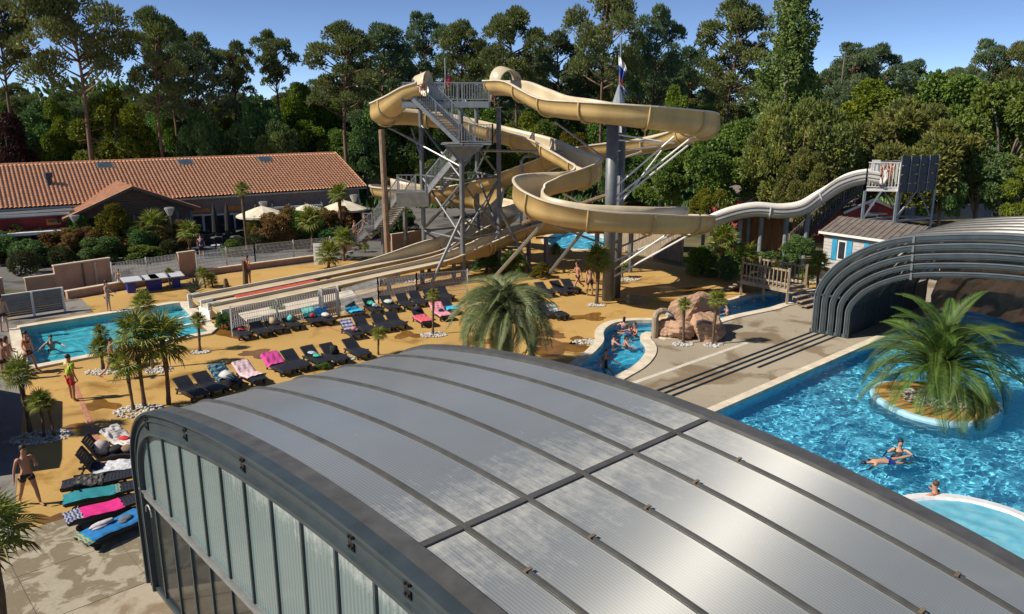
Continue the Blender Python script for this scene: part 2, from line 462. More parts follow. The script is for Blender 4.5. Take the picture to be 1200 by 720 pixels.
# water
def water_mat(name, tint, rough=.02):
    m, t, p = nm(name); N, L = t.nodes, t.links
    p.inputs['Base Color'].default_value = rgb(tint); p.inputs['Roughness'].default_value = rough
    p.inputs['IOR'].default_value = 1.33; p.inputs['Transmission Weight'].default_value = 1.0
    return m
def pool_floor(name, c1, c2, sc=.35):
    m, t, p = nm(name); N, L = t.nodes, t.links
    ge = N.new('ShaderNodeNewGeometry')
    no = N.new('ShaderNodeTexNoise'); no.inputs['Scale'].default_value = sc; no.inputs['Detail'].default_value = 3
    L.new(ge.outputs['Position'], no.inputs['Vector'])
    br = N.new('ShaderNodeTexBrick'); br.inputs['Scale'].default_value = 1.0; br.offset = 0
    br.inputs['Brick Width'].default_value = .25; br.inputs['Row Height'].default_value = .25; br.inputs['Mortar Size'].default_value = .012
    br.inputs['Color1'].default_value = (1, 1, 1, 1); br.inputs['Color2'].default_value = (.86, .9, .92, 1); br.inputs['Mortar'].default_value = (.75, .8, .85, 1)
    L.new(ge.outputs['Position'], br.inputs['Vector'])
    cr = N.new('ShaderNodeMix'); cr.data_type = 'RGBA'; cr.inputs[6].default_value = rgb(c1); cr.inputs[7].default_value = rgb(c2)
    L.new(no.outputs['Fac'], cr.inputs[0])
    mu = N.new('ShaderNodeMix'); mu.data_type = 'RGBA'; mu.blend_type = 'MULTIPLY'; mu.inputs[0].default_value = 1
    L.new(cr.outputs[2], mu.inputs[6]); L.new(br.outputs[0], mu.inputs[7]); L.new(mu.outputs[2], p.inputs['Base Color'])
    p.inputs['Roughness'].default_value = .6
    return m
M_water = water_mat('pool_water_surface', (.80, .97, 1.0))
M_floorA = pool_floor('blue_pool_liner', (.15, .62, .84), (.20, .68, .88))
M_floorB = pool_floor('turquoise_pool_liner', (.06, .52, .62), (.09, .58, .66))
M_floorC = pool_floor('deep_blue_liner', (.05, .50, .74), (.07, .56, .78))
CAUSTICS = []
def pool(name, poly, depth, wz, fm, cell=.1, amp=.012, waves=14, lam=(.35, 1.3), seed=1):
    n = len(poly)
    cx = sum(p[0] for p in poly) / n; cy = sum(p[1] for p in poly) / n
    b = MB(base=(cx, cy, 0))
    vs = [Vector((p[0], p[1], -.004)) for p in poly] + [Vector((p[0], p[1], -depth)) for p in poly]
    b.add(vs, [(i, (i + 1) % n, (i + 1) % n + n, i + n) for i in range(n)])
    o = b.build(name + '_basin', fm); tag(o, kind='structure')
    fl = sheet(name + '_floor', poly, [], -depth, fm)
    fl.cycles.is_caustics_receiver = True; o.cycles.is_caustics_receiver = True
    # wavy surface clipped to the cells that touch the outline
    xs = [p[0] for p in poly]; ys = [p[1] for p in poly]
    x0, x1, y0, y1 = min(xs) - cell, max(xs) + cell, min(ys) - cell, max(ys) + cell
    nx, ny = int((x1 - x0) / cell) + 2, int((y1 - y0) / cell) + 2
    X, Y = np.meshgrid(x0 + np.arange(nx) * cell, y0 + np.arange(ny) * cell, indexing='ij')
    ins = np.zeros(X.shape, bool); j = n - 1
    for i in range(n):
        xi, yi, xj, yj = poly[i][0], poly[i][1], poly[j][0], poly[j][1]
        if yi != yj:
            ins ^= ((yi > Y) != (yj > Y)) & (X < (xj - xi) * (Y - yi) / (yj - yi) + xi)
        j = i
    cells = ins[:-1, :-1] | ins[1:, :-1] | ins[:-1, 1:] | ins[1:, 1:]
    rg = np.random.default_rng(seed)
    Z = np.full(X.shape, wz)
    wx = X + .25 * np.sin(Y * 1.7 + 1) + .15 * np.sin(Y * 4.1); wy = Y + .25 * np.sin(X * 1.9 + 2) + .15 * np.sin(X * 3.7)
    for k in range(waves):
        th = rg.uniform(0, 2 * math.pi); l = rg.uniform(*lam); ph = rg.uniform(0, 6.28)
        Z = Z + amp * (l / lam[1]) ** 1.1 * rg.uniform(.5, 1) * np.sin((wx * math.cos(th) + wy * math.sin(th)) * 2 * math.pi / l + ph)
    idx = np.arange(nx * ny).reshape(nx, ny)
    ii, jj = np.nonzero(cells)
    F = np.stack([idx[ii, jj], idx[ii + 1, jj], idx[ii + 1, jj + 1], idx[ii, jj + 1]], 1)
    used = np.unique(F); rem = np.full(nx * ny, -1); rem[used] = np.arange(len(used))
    P = np.stack([X.ravel(), Y.ravel(), Z.ravel()], 1)[used]; F = rem[F]
    wo = link(name + '_water', np_mesh(name + '_water', P, F, M_water, True)); tag(wo, kind='structure')
    wo.cycles.is_caustics_caster = True
    return wo
def np_mesh(name, P, F, m, smooth=False):
    me = bpy.data.meshes.new(name)
    P = np.asarray(P, np.float32); F = np.asarray(F, np.int32)
    k = F.shape[1]
    me.vertices.add(len(P)); me.vertices.foreach_set('co', P.ravel())
    me.loops.add(F.size); me.loops.foreach_set('vertex_index', F.ravel())
    me.polygons.add(len(F)); me.polygons.foreach_set('loop_start', np.arange(len(F), dtype=np.int32) * k)
    me.polygons.foreach_set('loop_total', np.full(len(F), k, np.int32))
    if smooth: me.polygons.foreach_set('use_smooth', np.ones(len(F), bool))
    me.materials.append(m)
    me.update(calc_edges=True); me.validate()
    return me
sd.cycles.is_caustics_light = True
pool('main_pool', main_pool, 1.15, -.10, M_floorA, .045, .0030, 22, (.14, .44), 1)
pool('left_pool', left_pool, 1.0, -.10, M_floorB, .10, .006, 14, (.4, 1.2), 2)
pool('river', river, 1.0, -.10, M_floorC, .10, .0055, 14, (.35, 1.1), 3)
pool('slide_pool', slide_pool, 1.0, -.10, M_floorA, .14, .014, 12, (.4, 1.3), 4)

# ------------------------------------------------------------------ pool surrounds: coping stones and floor rails
def coping(name, pts, wdt, seglen, z0, z1, m, label, cat, closed=True, side=1, bullw=0):
    """a ring of separate stones along a line; side = which way it grows from the water edge"""
    P = [Vector((p[0], p[1])) for p in pts]
    if closed: P = P + [P[0]]
    L = [0]
    for a, b in zip(P, P[1:]): L.append(L[-1] + (b - a).length)
    def at(d):
        d = max(0, min(L[-1], d))
        for i in range(len(L) - 1):
            if d <= L[i + 1] + 1e-9:
                q = (d - L[i]) / max(1e-9, L[i + 1] - L[i]); t = (P[i + 1] - P[i]).normalized()
                return P[i].lerp(P[i + 1], q), Vector((-t.y, t.x)) * side
    c = sum(P, Vector((0, 0))) / len(P)
    root = thing(name, (c.x, c.y, 0), label, cat); 
    n = max(1, int(round(L[-1] / seglen))); rr = random.Random(5)
    for i in range(n):
        d0, d1 = L[-1] * i / n + .005, L[-1] * (i + 1) / n - .005
        m_ = (d0 + d1) / 2
        row = [at(d) for d in (d0, m_, d1)]
        b = MB(base=(c.x, c.y, 0))
        zz = z1 + rr.uniform(0, .004)
        ins = [Vector((p.x, p.y, 0)) - Vector((q.x, q.y, 0)) * .05 for p, q in row]
        out = [Vector((p.x, p.y, 0)) + Vector((q.x, q.y, 0)) * wdt for p, q in row]
        Pt = [[Vector((a.x, a.y, z)) for a, z in ((ins[k], z0), (ins[k], zz), (out[k], zz), (out[k], z0))] for k in range(3)]
        b.grid(Pt, closed=True)
        b.add(Pt[0], [(0, 1, 2, 3)]); b.add(Pt[2], [(3, 2, 1, 0)])
        b.build('coping_stone', m, root)
    return root
def signed_area(P): return sum(P[i - 1][0] * P[i][1] - P[i][0] * P[i - 1][1] for i in range(len(P))) / 2
def outward(P): return -1 if signed_area(P) > 0 else 1
coping('pool_coping', left_pool, .42, 1.0, -.12, .10, M_cope, 'raised cream stone coping round the small rectangular pool on the left', 'pool coping', side=outward(left_pool))
coping('pool_coping', [TS(1.6, 2.8).xy, TS(43, 2.8).xy], .33, 1.2, -.12, .03, M_cope, 'straight cream coping along the near side of the big blue pool', 'pool coping', closed=False, side=1)
ro = [q[:2] for q in catmull([tuple(G(x, y).xy) for x, y in river_out], 4)]
ri = [q[:2] for q in catmull([tuple(G(x, y).xy) for x, y in river_in], 4)]
coping('pool_coping', ro, .38, .8, -.12, .07, M_cope, 'curved pale coping between the ochre deck and the winding river pool', 'pool coping', closed=False, side=1)
coping('pool_coping', ri, .45, .8, -.12, .06, M_cope, 'wavy pale coping between the river pool and the concrete deck with the rocks', 'pool coping', closed=False, side=1)
coping('pool_coping', slide_pool, .4, .9, -.12, .07, M_cope, 'pale coping round the small splash pool under the spiral slide', 'pool coping', side=outward(slide_pool))
for k, (s, t0) in enumerate(((0.06, 2.2), (.42, 2.2), (.80, 2.2), (1.2, 24.6))):
    b = MB(base=TS(15, s))
    b.bar(TS(t0, s, .035), TS(33, s, .035), .05, .05); b.bar(TS(t0, s, .014), TS(33, s, .014), .14, .012)
    tag(b.build('floor_rail', M_dark), ['first long dark rail in the concrete, nearest the rocks', 'second long dark rail in the concrete', 'third long dark rail in the concrete', 'short dark rail nearest the big pool, in front of the folded enclosure'][k], 'rail', 'rails the pool enclosures roll on')

# ------------------------------------------------------------------ the telescopic enclosures
# profile of the big arch: (s across, z), symmetric about s = 8.75
PROF_H = [(0, 0), (0, 1.2), (0, 2.4), (.02, 3.1), (.14, 3.6), (.42, 4.05), (.85, 4.42), (1.4, 4.7), (2.1, 4.88), (3.0, 5.06), (4.5, 5.29), (5.8, 5.43), (7.2, 5.53), (8.75, 5.57)]
def profile(inset=0.0, top=0.0, n=3, base=None):
    P = [Vector((a, b)) for a, b in (base or PROF_H)]
    P = P + [Vector((17.5 - p.x, p.y)) for p in reversed(P[:-1])]
    c = catmull([tuple(p) for p in P], n)
    out = []
    for i, p in enumerate(c):
        a = c[max(0, i - 1)]; b = c[min(len(c) - 1, i + 1)]
        t = Vector((b[0] - a[0], b[1] - a[1])).normalized(); nrm = Vector((t.y, -t.x))
        q = Vector((p[0], p[1])) + nrm * inset
        q.y = max(0, q.y) * (1 - top)
        if p[1] < .01: q.y = 0
        out.append(q)
    return out
def arch_band(b, prof_o, prof_i, t0, t1, mi=0, i0=0, i1=None):
    """solid band between two profiles from t0 to t1 (local frame: x = t, y = -s)"""
    i1 = i1 or len(prof_o)
    P = []
    for o, i in list(zip(prof_o, prof_i))[i0:i1]:
        P.append([Vector((t0, -o.x, o.y)), Vector((t1, -o.x, o.y)), Vector((t1, -i.x, i.y)), Vector((t0, -i.x, i.y))])
    b.grid(P, mi=mi, closed=True)
    b.add(P[0], [(0, 1, 2, 3)], mi); b.add(P[-1], [(3, 2, 1, 0)], mi)
    return b
def zprof(prof, s):
    for a, b in zip(prof, prof[1:]):
        if a.x <= s <= b.x and b.x > a.x: return a.y + (b.y - a.y) * (s - a.x) / (b.x - a.x)
    return 0
def poly_panel_mat(name, base, dep, alpha, rough, purl=None, fl=.026, sheen=.085, gable=False):
    """fluted multiwall sheet: lengthways ribs, limescale bloom beside the purlin, light film of dust"""
    m, t, p = nm(name); N, L = t.nodes, t.links
    tc = N.new('ShaderNodeTexCoord'); sx = N.new('ShaderNodeSeparateXYZ'); L.new(tc.outputs['Object'], sx.inputs[0])
    mp = N.new('ShaderNodeMapping'); mp.inputs['Scale'].default_value = (9, .9, 1); L.new(tc.outputs['Object'], mp.inputs[0])
    if gable: mp.inputs['Scale'].default_value = (1, 9, .7)
    st = N.new('ShaderNodeTexNoise'); st.inputs['Scale'].default_value = 1.6; st.inputs['Detail'].default_value = 8; st.inputs['Roughness'].default_value = .72
    L.new(mp.outputs[0], st.inputs['Vector'])
    bl = N.new('ShaderNodeTexNoise'); bl.inputs['Scale'].default_value = 3.6; bl.inputs['Detail'].default_value = 10; bl.inputs['Roughness'].default_value = .75
    L.new(tc.outputs['Object'], bl.inputs['Vector'])
    # distance from the purlin
    d = N.new('ShaderNodeMath'); d.operation = 'ADD'; d.inputs[1].default_value = purl if purl else 0; L.new(sx.outputs['Z' if gable else 'Y'], d.inputs[0])
    ab = N.new('ShaderNodeMath'); ab.operation = 'ABSOLUTE'; L.new(d.outputs[0], ab.inputs[0])
    mr = N.new('ShaderNodeMapRange'); mr.inputs[1].default_value = 0; mr.inputs[2].default_value = 1.9; mr.inputs[3].default_value = .22; mr.inputs[4].default_value = -.06
    if gable: mr.inputs[2].default_value = .75; mr.inputs[3].default_value = .16; mr.inputs[4].default_value = -.12
    L.new(ab.outputs[0], mr.inputs[0])
    mixn = N.new('ShaderNodeMath'); mixn.operation = 'MULTIPLY_ADD'; mixn.inputs[1].default_value = .45
    b2 = N.new('ShaderNodeMath'); b2.operation = 'MULTIPLY'; b2.inputs[1].default_value = .55; L.new(bl.outputs['Fac'], b2.inputs[0])
    L.new(st.outputs['Fac'], mixn.inputs[0]); L.new(b2.outputs[0], mixn.inputs[2])
    ad = N.new('ShaderNodeMath'); ad.operation = 'ADD'; L.new(mixn.outputs[0], ad.inputs[0]); L.new(mr.outputs[0], ad.inputs[1])
    ms = N.new('ShaderNodeMapRange'); ms.inputs[1].default_value = .55; ms.inputs[2].default_value = .80; L.new(ad.outputs[0], ms.inputs[0])
    # flutes seen as faint dark lines + relief
    wv = N.new('ShaderNodeTexWave'); wv.wave_type = 'BANDS'; wv.bands_direction = 'Y' if gable else 'X'; wv.inputs['Scale'].default_value = 1 / fl * .314 / 2
    L.new(tc.outputs['Object'], wv.inputs['Vector'])
    big = N.new('ShaderNodeTexNoise'); big.inputs['Scale'].default_value = .45; big.inputs['Detail'].default_value = 3; L.new(tc.outputs['Object'], big.inputs['Vector'])
    cb = N.new('ShaderNodeMix'); cb.data_type = 'RGBA'; cb.inputs[6].default_value = rgb(tuple(c * .80 for c in base)); cb.inputs[7].default_value = rgb(tuple(c * 1.2 for c in base)); L.new(big.outputs['Fac'], cb.inputs[0])
    cw = N.new('ShaderNodeMix'); cw.data_type = 'RGBA'; cw.blend_type = 'MULTIPLY'; cw.inputs[0].default_value = .28; L.new(cb.outputs[2], cw.inputs[6]); L.new(wv.outputs['Color'], cw.inputs[7])
    cm = N.new('ShaderNodeMix'); cm.data_type = 'RGBA'; cm.inputs[7].default_value = rgb(dep); L.new(cw.outputs[2], cm.inputs[6]); L.new(ms.outputs[0], cm.inputs[0])
    L.new(cm.outputs[2], p.inputs['Base Color'])
    rr = N.new('ShaderNodeMapRange'); rr.inputs[3].default_value = rough; rr.inputs[4].default_value = .75; L.new(ms.outputs[0], rr.inputs[0]); L.new(rr.outputs[0], p.inputs['Roughness'])
    al = N.new('ShaderNodeMapRange'); al.inputs[3].default_value = alpha; al.inputs[4].default_value = 1; L.new(ms.outputs[0], al.inputs[0]); L.new(al.outputs[0], p.inputs['Alpha'])
    bu = N.new('ShaderNodeBump'); bu.inputs['Strength'].default_value = .15; bu.inputs['Distance'].default_value = .003; L.new(wv.outputs['Fac'], bu.inputs['Height']); L.new(bu.outputs[0], p.inputs['Normal'])
    p.inputs['Specular IOR Level'].default_value = .7
    vt = N.new('ShaderNodeVectorTransform'); vt.vector_type = 'VECTOR'; vt.convert_from = 'OBJECT'; vt.convert_to = 'WORLD'; vt.inputs[0].default_value = (0, 1, 0)
    gl_ = N.new('ShaderNodeBsdfAnisotropic'); gl_.inputs['Color'].default_value = (.8, .8, .78, 1); gl_.inputs['Roughness'].default_value = .44; gl_.inputs['Anisotropy'].default_value = .74
    L.new(vt.outputs[0], gl_.inputs['Tangent'])
    mxs = N.new('ShaderNodeMixShader'); fr_ = N.new('ShaderNodeMapRange'); fr_.inputs[3].default_value = sheen; fr_.inputs[4].default_value = .06
    L.new(ms.outputs[0], fr_.inputs[0]); L.new(fr_.outputs[0], mxs.inputs[0]); L.new(p.outputs[0], mxs.inputs[1]); L.new(gl_.outputs[0], mxs.inputs[2])
    L.new(mxs.outputs[0], N['Material Output'].inputs[0])
    return m
PURLIN = 10.5
M_poly = poly_panel_mat('multiwall_roof', (.255, .28, .295), (.42, .42, .39), .86, .22, PURLIN)
M_polyG = poly_panel_mat('frosted_gable', (.21, .285, .285), (.46, .49, .46), .74, .16, -4.95, .05, .03, True)
M_polyIn = poly_panel_mat('inner_multiwall', (.42, .40, .33), (.50, .48, .41), .10, .35, None, .06, .02)
M_polyB = poly_panel_mat('pale_multiwall', (.40, .38, .31), (.50, .48, .41), .50, .35, None, .06, .08)
gm, gt, gp = nm('clear_pane')
gp.inputs['Base Color'].default_value = (.035, .045, .045, 1); gp.inputs['Roughness'].default_value = .04; gp.inputs['Alpha'].default_value = .38; gp.inputs['Specular IOR Level'].default_value = .8

enc = thing('pool_enclosure', E0, 'huge low arched enclosure of grey translucent panels filling the foreground', 'pool enclosure', rz=ENC_RZ)
po = profile(0); pi_ = profile(.16); pp_o = profile(.045, 0, 8); pp_i = profile(.075, 0, 8)
LT = 7.0; NB = 6; BAY = LT / NB
for k in range(NB + 1):
    t = k * BAY
    b = MB()
    if k in (0, NB):
        arch_band(b, profile(-.03), profile(.12), t + (.12 if k == 0 else -.30), t + (.42 if k == 0 else .02))
    else:
        arch_band(b, profile(.012), profile(.10), t - .044, t + .044)
        arch_band(b, profile(-.004), profile(.010), t - .022, t + .022)
    b.build('rib', M_dark2, enc)
# gable arch beam: a deep double-flanged channel
b = MB()
arch_band(b, profile(-.035), profile(.02), -.10, .115)
arch_band(b, profile(.022), profile(.40), -.02, .03)
arch_band(b, profile(.40), profile(.47), -.10, .06)
arch_band(b, profile(.15), profile(.18), -.055, -.022)
b.build('gable_arch', M_dark, enc)
# bolted joint plates on the beam
for s in (1.3, 3.6, 6.2, 9.6, 10.9, 13.5):
    zz = zprof(profile(.21), s)
    b = MB(); b.box((-.035, -s, zz), (.02, .13, .26)); 
    for dy, dz in ((-.035, .07), (.035, .07), (-.035, -.07), (.035, -.07)): b.tube([(-.045, -s + dy, zz + dz), (-.07, -s + dy, zz + dz)], .022, 6)
    b.build('joint_plate', M_black, enc)
# purlins: the outside one and the softer inside ones
iP = lambda s, o: zprof(profile(o), s)
def purlin(s, w_, o, h, m, nm_='purlin'):
    for k in range(NB):
        t0, t1 = k * BAY + .058, (k + 1) * BAY - .058
        if k == 0: t0 = .425
        if k == NB - 1: t1 = LT - .305
        b = MB(); b.box(((t0 + t1) / 2, -s, iP(s, o)), (t1 - t0, w_, h), M=Matrix.Rotation(-math.atan2(iP(s + .1, o) - iP(s - .1, o), .2), 3, 'X'))
        b.build(nm_, m, enc)
purlin(PURLIN, .11, .03, .036, M_dark2)
for s in (4.2, 12.4, 14.6): purlin(s, .16, .12, .06, M_dark2, 'inner_purlin')
# roof panels, one object per bay and field
n_ = len(po)
cuts = [0]
for target in (.02, 7.0, PURLIN, 17.4):
    idx = min(range(len(pp_o)), key=lambda i: abs(pp_o[i].x - target) + (0 if pp_o[i].y > 2.2 else 50))
    cuts.append(idx)
cuts.append(len(pp_o) - 1)
for k in range(NB):
    t0, t1 = k * BAY + .05, (k + 1) * BAY - .05
    if k == 0: t0 = .40
    if k == NB - 1: t1 = LT - .28
    for a, c in ((cuts[0], cuts[1]), (cuts[1], cuts[3]), (cuts[3], cuts[4]), (cuts[4], cuts[5])):
        if c <= a: continue
        b = MB(); arch_band(b, pp_o, pp_i, t0, t1, i0=a, i1=c + 1)
        b.build('roof_panel', M_poly, enc, smooth=True).data.set_sharp_from_angle(angle=R(40))
    for s in (11.75, 15.1):
        b = MB()
        z_ = zprof(profile(-.03), s)
        if k: b.box((k * BAY, -s, z_ - .022), (.12, .05, .02)); b.build('rib_clip', mat('brown_clip', (.16, .12, .08), .6) if 'brown_clip' not in MATS else MATS['brown_clip'], enc)
# gable: mullions, transom, frosted upper and clear lower panes
ZT = lambda s: 2.55 - .0 * s
gi = profile(.47)
mull = [.1 + k for k in range(1, 18)]
edges = [.5] + mull + [17.0]
b = MB(); b.box((.0, -8.75, 2.5), (.10, 16.9, .17)); b.box((-.06, -8.75, 2.58), (.06, 16.9, .03)); b.build('transom', M_steel, enc)
b = MB(); b.box((.0, -8.75, .06), (.08, 16.7, .12)); b.build('sill', M_dark, enc)
for s in mull:
    zt = zprof(gi, s) + .03
    b = MB(); b.box((.0, -s, (2.59 + zt) / 2), (.06, .05, zt - 2.59)); b.box((.0, -s, 1.27), (.05, .045, 2.28)); b.build('mullion', M_dark, enc)
for s0, s1 in zip(edges, edges[1:]):
    a, c = s0 + .02, s1 - .02
    ss = [a + (c - a) * q / 6 for q in range(7)]
    P = [Vector((.012, -s, 2.585)) for s in ss] + [Vector((.012, -s, max(2.62, zprof(gi, s) + .02))) for s in reversed(ss)]
    b = MB(); b.add(P + [p + Vector((.016, 0, 0)) for p in P], [tuple(range(14)), tuple(range(27, 13, -1))] + [(i, (i + 1) % 14, (i + 1) % 14 + 14, i + 14) for i in range(14)])
    b.build('frosted_pane', M_polyG, enc)
    b = MB(); b.box((.02, -(a + c) / 2, 1.265), (.012, c - a, 2.29)); b.build('clear_pane', gm, enc)
for s in (.0, 17.5):
    for x_ in (.7, 6.0):
        b = MB(); b.box((x_, -s, .08), (1.2, .16, .16)); b.build('wheel_box', M_dark, enc)
# window arc detail: door handle hoop on the left pane
b = MB(); b.tube([(-.06, -.75 - .18 * math.cos(a), 2.1 + .22 * math.sin(a)) for a in [math.pi * q / 8 for q in range(9)]], .018, 6); b.build('handle', M_steel, enc)

PROF_F = [(0, 0), (0, .6), (0, 1.2), (0, 1.9), (.17, 2.5), (.48, 3.04), (.95, 3.62), (1.6, 4.16), (2.2, 4.55), (2.9, 4.90), (3.8, 5.22), (5.2, 5.50), (7.0, 5.76), (8.75, 5.87)]
# folded far modules: five shells one inside the other, open at the front
mods = ['outermost', 'second from the outside', 'third from the outside', 'fourth from the outside', 'innermost']
for k in range(5):
    t0 = 31.45 + k * .05; t1 = 39.5 + k * .45
    ins = k * .38; sc_z = 1 - .0725 * k
    def prof(o, ins=ins, sc_z=sc_z):
        return [Vector((ins + o * 0 + (p.x) * (17.5 - 2 * ins) / 17.5, p.y * sc_z)) for p in profile(o, 0, 3, PROF_F)]
    e = thing('enclosure_module', TS(t0, 0), 'dark arched enclosure shell folded at right, ' + mods[k] + ' of five', 'enclosure', 'folded enclosure shells', rz=ENC_RZ)
    b = MB(); arch_band(b, prof(-.0), prof(.05), -.03, .36); b.build('edge_flange', M_flange, e)
    b = MB(); arch_band(b, prof(.055), prof(.30), .0, .10); arch_band(b, prof(.20), prof(.225), -.03, -.004); b.build('edge_arch', M_dark, e)
    nb = 6; L_ = t1 - t0
    for q in range(nb + 1):
        b = MB(); t = .30 + (L_ - .40) * q / nb
        arch_band(b, prof(-.012), prof(.11), t - .05, t + .05); b.build('rib', M_dark2, e)
    for q in range(nb):
        a_, c_ = .30 + (L_ - .40) * q / nb + .04, .30 + (L_ - .40) * (q + 1) / nb - .04
        for i0, i1, m_ in ((0, 10, M_panelD), (9, n_ - 10, M_polyB if k == 0 else M_polyIn), (n_ - 10, n_ - 1, M_panelD)):
            b = MB(); arch_band(b, prof(.04), prof(.07), a_, c_, i0=i0, i1=i1 + 1); b.build('roof_panel', m_, e)
    for s in (ins + .02, 17.5 - ins - .02):
        b = MB(); b.box((.25, -s, .09), (.55, .2, .18)); b.build('wheel_box', M_dark, e)
        b = MB(); b.box((.04, -s, 1.95), (.16, .14, .10)); b.build('side_bracket', M_dark, e)
    # the jog in the lintel where the arch bends
    for s in (4.3, 13.2):
        b = MB(); z_ = zprof(prof(.16), s); b.box((-.03, -s, z_), (.06, .10, .32)); b.build('joint_plate', M_steelD, e)
# rock-faced end wall inside the folded enclosure
rw = MB(base=TS(41.2, 8.75)); P = []; rr = random.Random(11)
for i in range(41):
    row = []
    for j in range(13):
        s = 2.0 + 13.5 * i / 40; z = 4.3 * j / 12
        d = .35 * math.sin(s * 1.1 + z * 1.7) + .25 * math.sin(z * 3.1 - s * .6) + .3 * rr.random()
        row.append(TS(41.2 - d, s, z))
    P.append(row)
rw.grid(P); P2 = [[TS(41.9, 2.0 + 13.5 * i / 40, 4.3 * j / 12) for j in (0, 12)] for i in (0, 40)]; rw.grid(P2)
tag(rw.build('rock_wall', M_rock), 'layered brown rock wall behind the date palm, under the folded enclosure', 'rock wall')

# ------------------------------------------------------------------ water slides
def flume(root, path, wid, m, seg=3.0, sub=6, flange=True, lip=.13, hb=.62, name='flume_section'):
    """path rows: x, y, z(bottom outside), left wall height, right wall height, bank angle in degrees"""
    C = catmull(path, sub)
    P = [Vector(c[:3]) for c in C]
    base = root.location
    frames = []
    for i, p in enumerate(P):
        d = (P[min(i + 1, len(P) - 1)] - P[max(0, i - 1)]); d.z *= .6; d.normalize()
        side = d.cross(Vector((0, 0, 1))).normalized(); up = side.cross(d).normalized()   # side = right of travel
        Rm = Matrix.Rotation(R(C[i][5]), 3, d)
        frames.append((Rm @ side, Rm @ up, d))
    def section(i):
        hl, hr = C[i][3], C[i][4]; s, u, d = frames[i]; o = P[i]; th = .05; hw = wid / 2
        inn = [(-hw, hl)] + [(-hw, hb + (hl - hb) * .5)]
        for k in range(0, 9):
            a = math.pi + math.pi * k / 8; inn.append((hw * math.cos(a), th + (hb - th) * (1 + math.sin(a))))
        inn += [(hw, hb + (hr - hb) * .5), (hw, hr)]
        out = [(hw + lip, hr), (hw + lip, hr - .07), (hw + th, hr - .09), (hw + th, hb)]
        for k in range(7, 0, -1):
            a = math.pi + math.pi * k / 8; out.append(((hw + th) * math.cos(a), hb * (1 + math.sin(a))))
        out += [(-hw - th, hb), (-hw - th, hl - .09), (-hw - lip, hl - .07), (-hw - lip, hl)]
        return [o + s * x + u * y for x, y in inn + out]
    def ring(i, off, o0, o1):
        hl, hr = C[i][3], C[i][4]; s, u, d = frames[i]; o = P[i] + d * off; hw = wid / 2
        pts = [(hw, hr - .08), (hw, hb)] + [(hw * math.cos(math.pi + math.pi * k / 8), hb * (1 + math.sin(math.pi + math.pi * k / 8))) for k in range(7, 0, -1)] + [(-hw, hb), (-hw, hl - .08)]
        cx, cy = 0, hb
        res = []
        for x, y in pts:
            if y >= hb: q = (x + math.copysign(1, x) * o1, y)
            else:
                l = math.hypot(x, y - hb); q = (x + x / l * o1, y + (y - hb) / l * o1)
            res.append(o + s * q[0] + u * q[1])
        return res
    acc = 0; start = 0; L = [0]
    for a, b in zip(P, P[1:]): L.append(L[-1] + (b - a).length)
    i = 0
    while start < len(P) - 1:
        end = start + 1
        while end < len(P) - 1 and L[end] - L[start] < seg: end += 1
        b = MB(base=base)
        S = [section(q) for q in range(start, end + 1)]
        nin = 13; tot = len(S[0])
        vs = [p for s_ in S for p in s_]; fs0 = []; fs1 = []; fs2 = []
        for r in range(len(S) - 1):
            for k in range(tot):
                f = (r * tot + k, r * tot + (k + 1) % tot, (r + 1) * tot + (k + 1) % tot, (r + 1) * tot + k)
                if k < nin - 1: fs0.append(f)
                elif nin - 1 <= k < nin + 2 or k >= tot - 3: fs2.append(f)
                else: fs1.append(f)
        n0 = len(b.v); b.v += [tuple(p - b.b) for p in vs]
        for lst, mi in ((fs0, 0), (fs1, 1), (fs2, 2)):
            b.f += lst; b.m += [mi] * len(lst)
        if flange:
            a_, c_ = ring(end, -.05, 0, .05), ring(end, -.05, 0, .14); d_, e_ = ring(end, .05, 0, .14), ring(end, .05, 0, .05)
            b.grid([a_, c_, d_, e_], mi=1)
        o = b.build(name, m, root, smooth=False)
        for pl in o.data.polygons:
            pl.use_smooth = pl.material_index != 2
        start = end
    return P, frames
def pathpx(rows):
    out = []
    for x, y, Y, hl, hr, bk in rows:
        p = AT(x, y, Y); out.append((p.x, p.y, p.z, hl, hr, bk))
    return out
FM = [M_cream, M_tan, M_rim]
slideA = thing('spiral_slide', G(712, 352), 'cream and tan spiral water slide from the tower right end, looping round the flagpole column', 'water slide')
# in travel direction: left wall, right wall
A_ROWS = [(578, 112, 50.6, .9, .9, 0), (602, 114, 49, .95, .95, 0), (624, 125, 47.3, 1.05, .95, 0), (648, 137, 45.3, 1.15, 1.0, 0), (682, 142, 43.3, 1.12, 1.05, 0), (720, 147, 42.2, 1.10, 1.1, -2), (762, 152, 42.0, 1.1, 1.15, -3), (800, 157, 43.0, 1.1, 1.2, -4), (821, 160, 45.0, 1.05, 1.25, -5), (825, 163, 47.4, 1.05, 1.25, -5), (808, 168, 49.4, 1.0, 1.2, -4), (776, 177, 50.8, 1.0, 1.1, -2), (740, 183, 51.4, 1.0, 1.0, 0), (700, 187, 52.2, 1.0, 1.0, 0), (661, 195, 53.5, 1.0, 1.0, 0), (620, 209, 54.5, 1.0, 1.0, 0), (575, 224, 55.5, 1.0, 1.0, 0), (520, 236, 56.4, 1.0, 1.0, 0), (474, 236, 57.0, 1.05, 1.2, -3), (452, 233, 58.2, 1.0, 1.3, -5), (449, 231, 60.0, 1.0, 1.3, -5), (466, 233, 61.4, 1.0, 1.2, -3)]
flume(slideA, pathpx(A_ROWS), 1.5, FM)
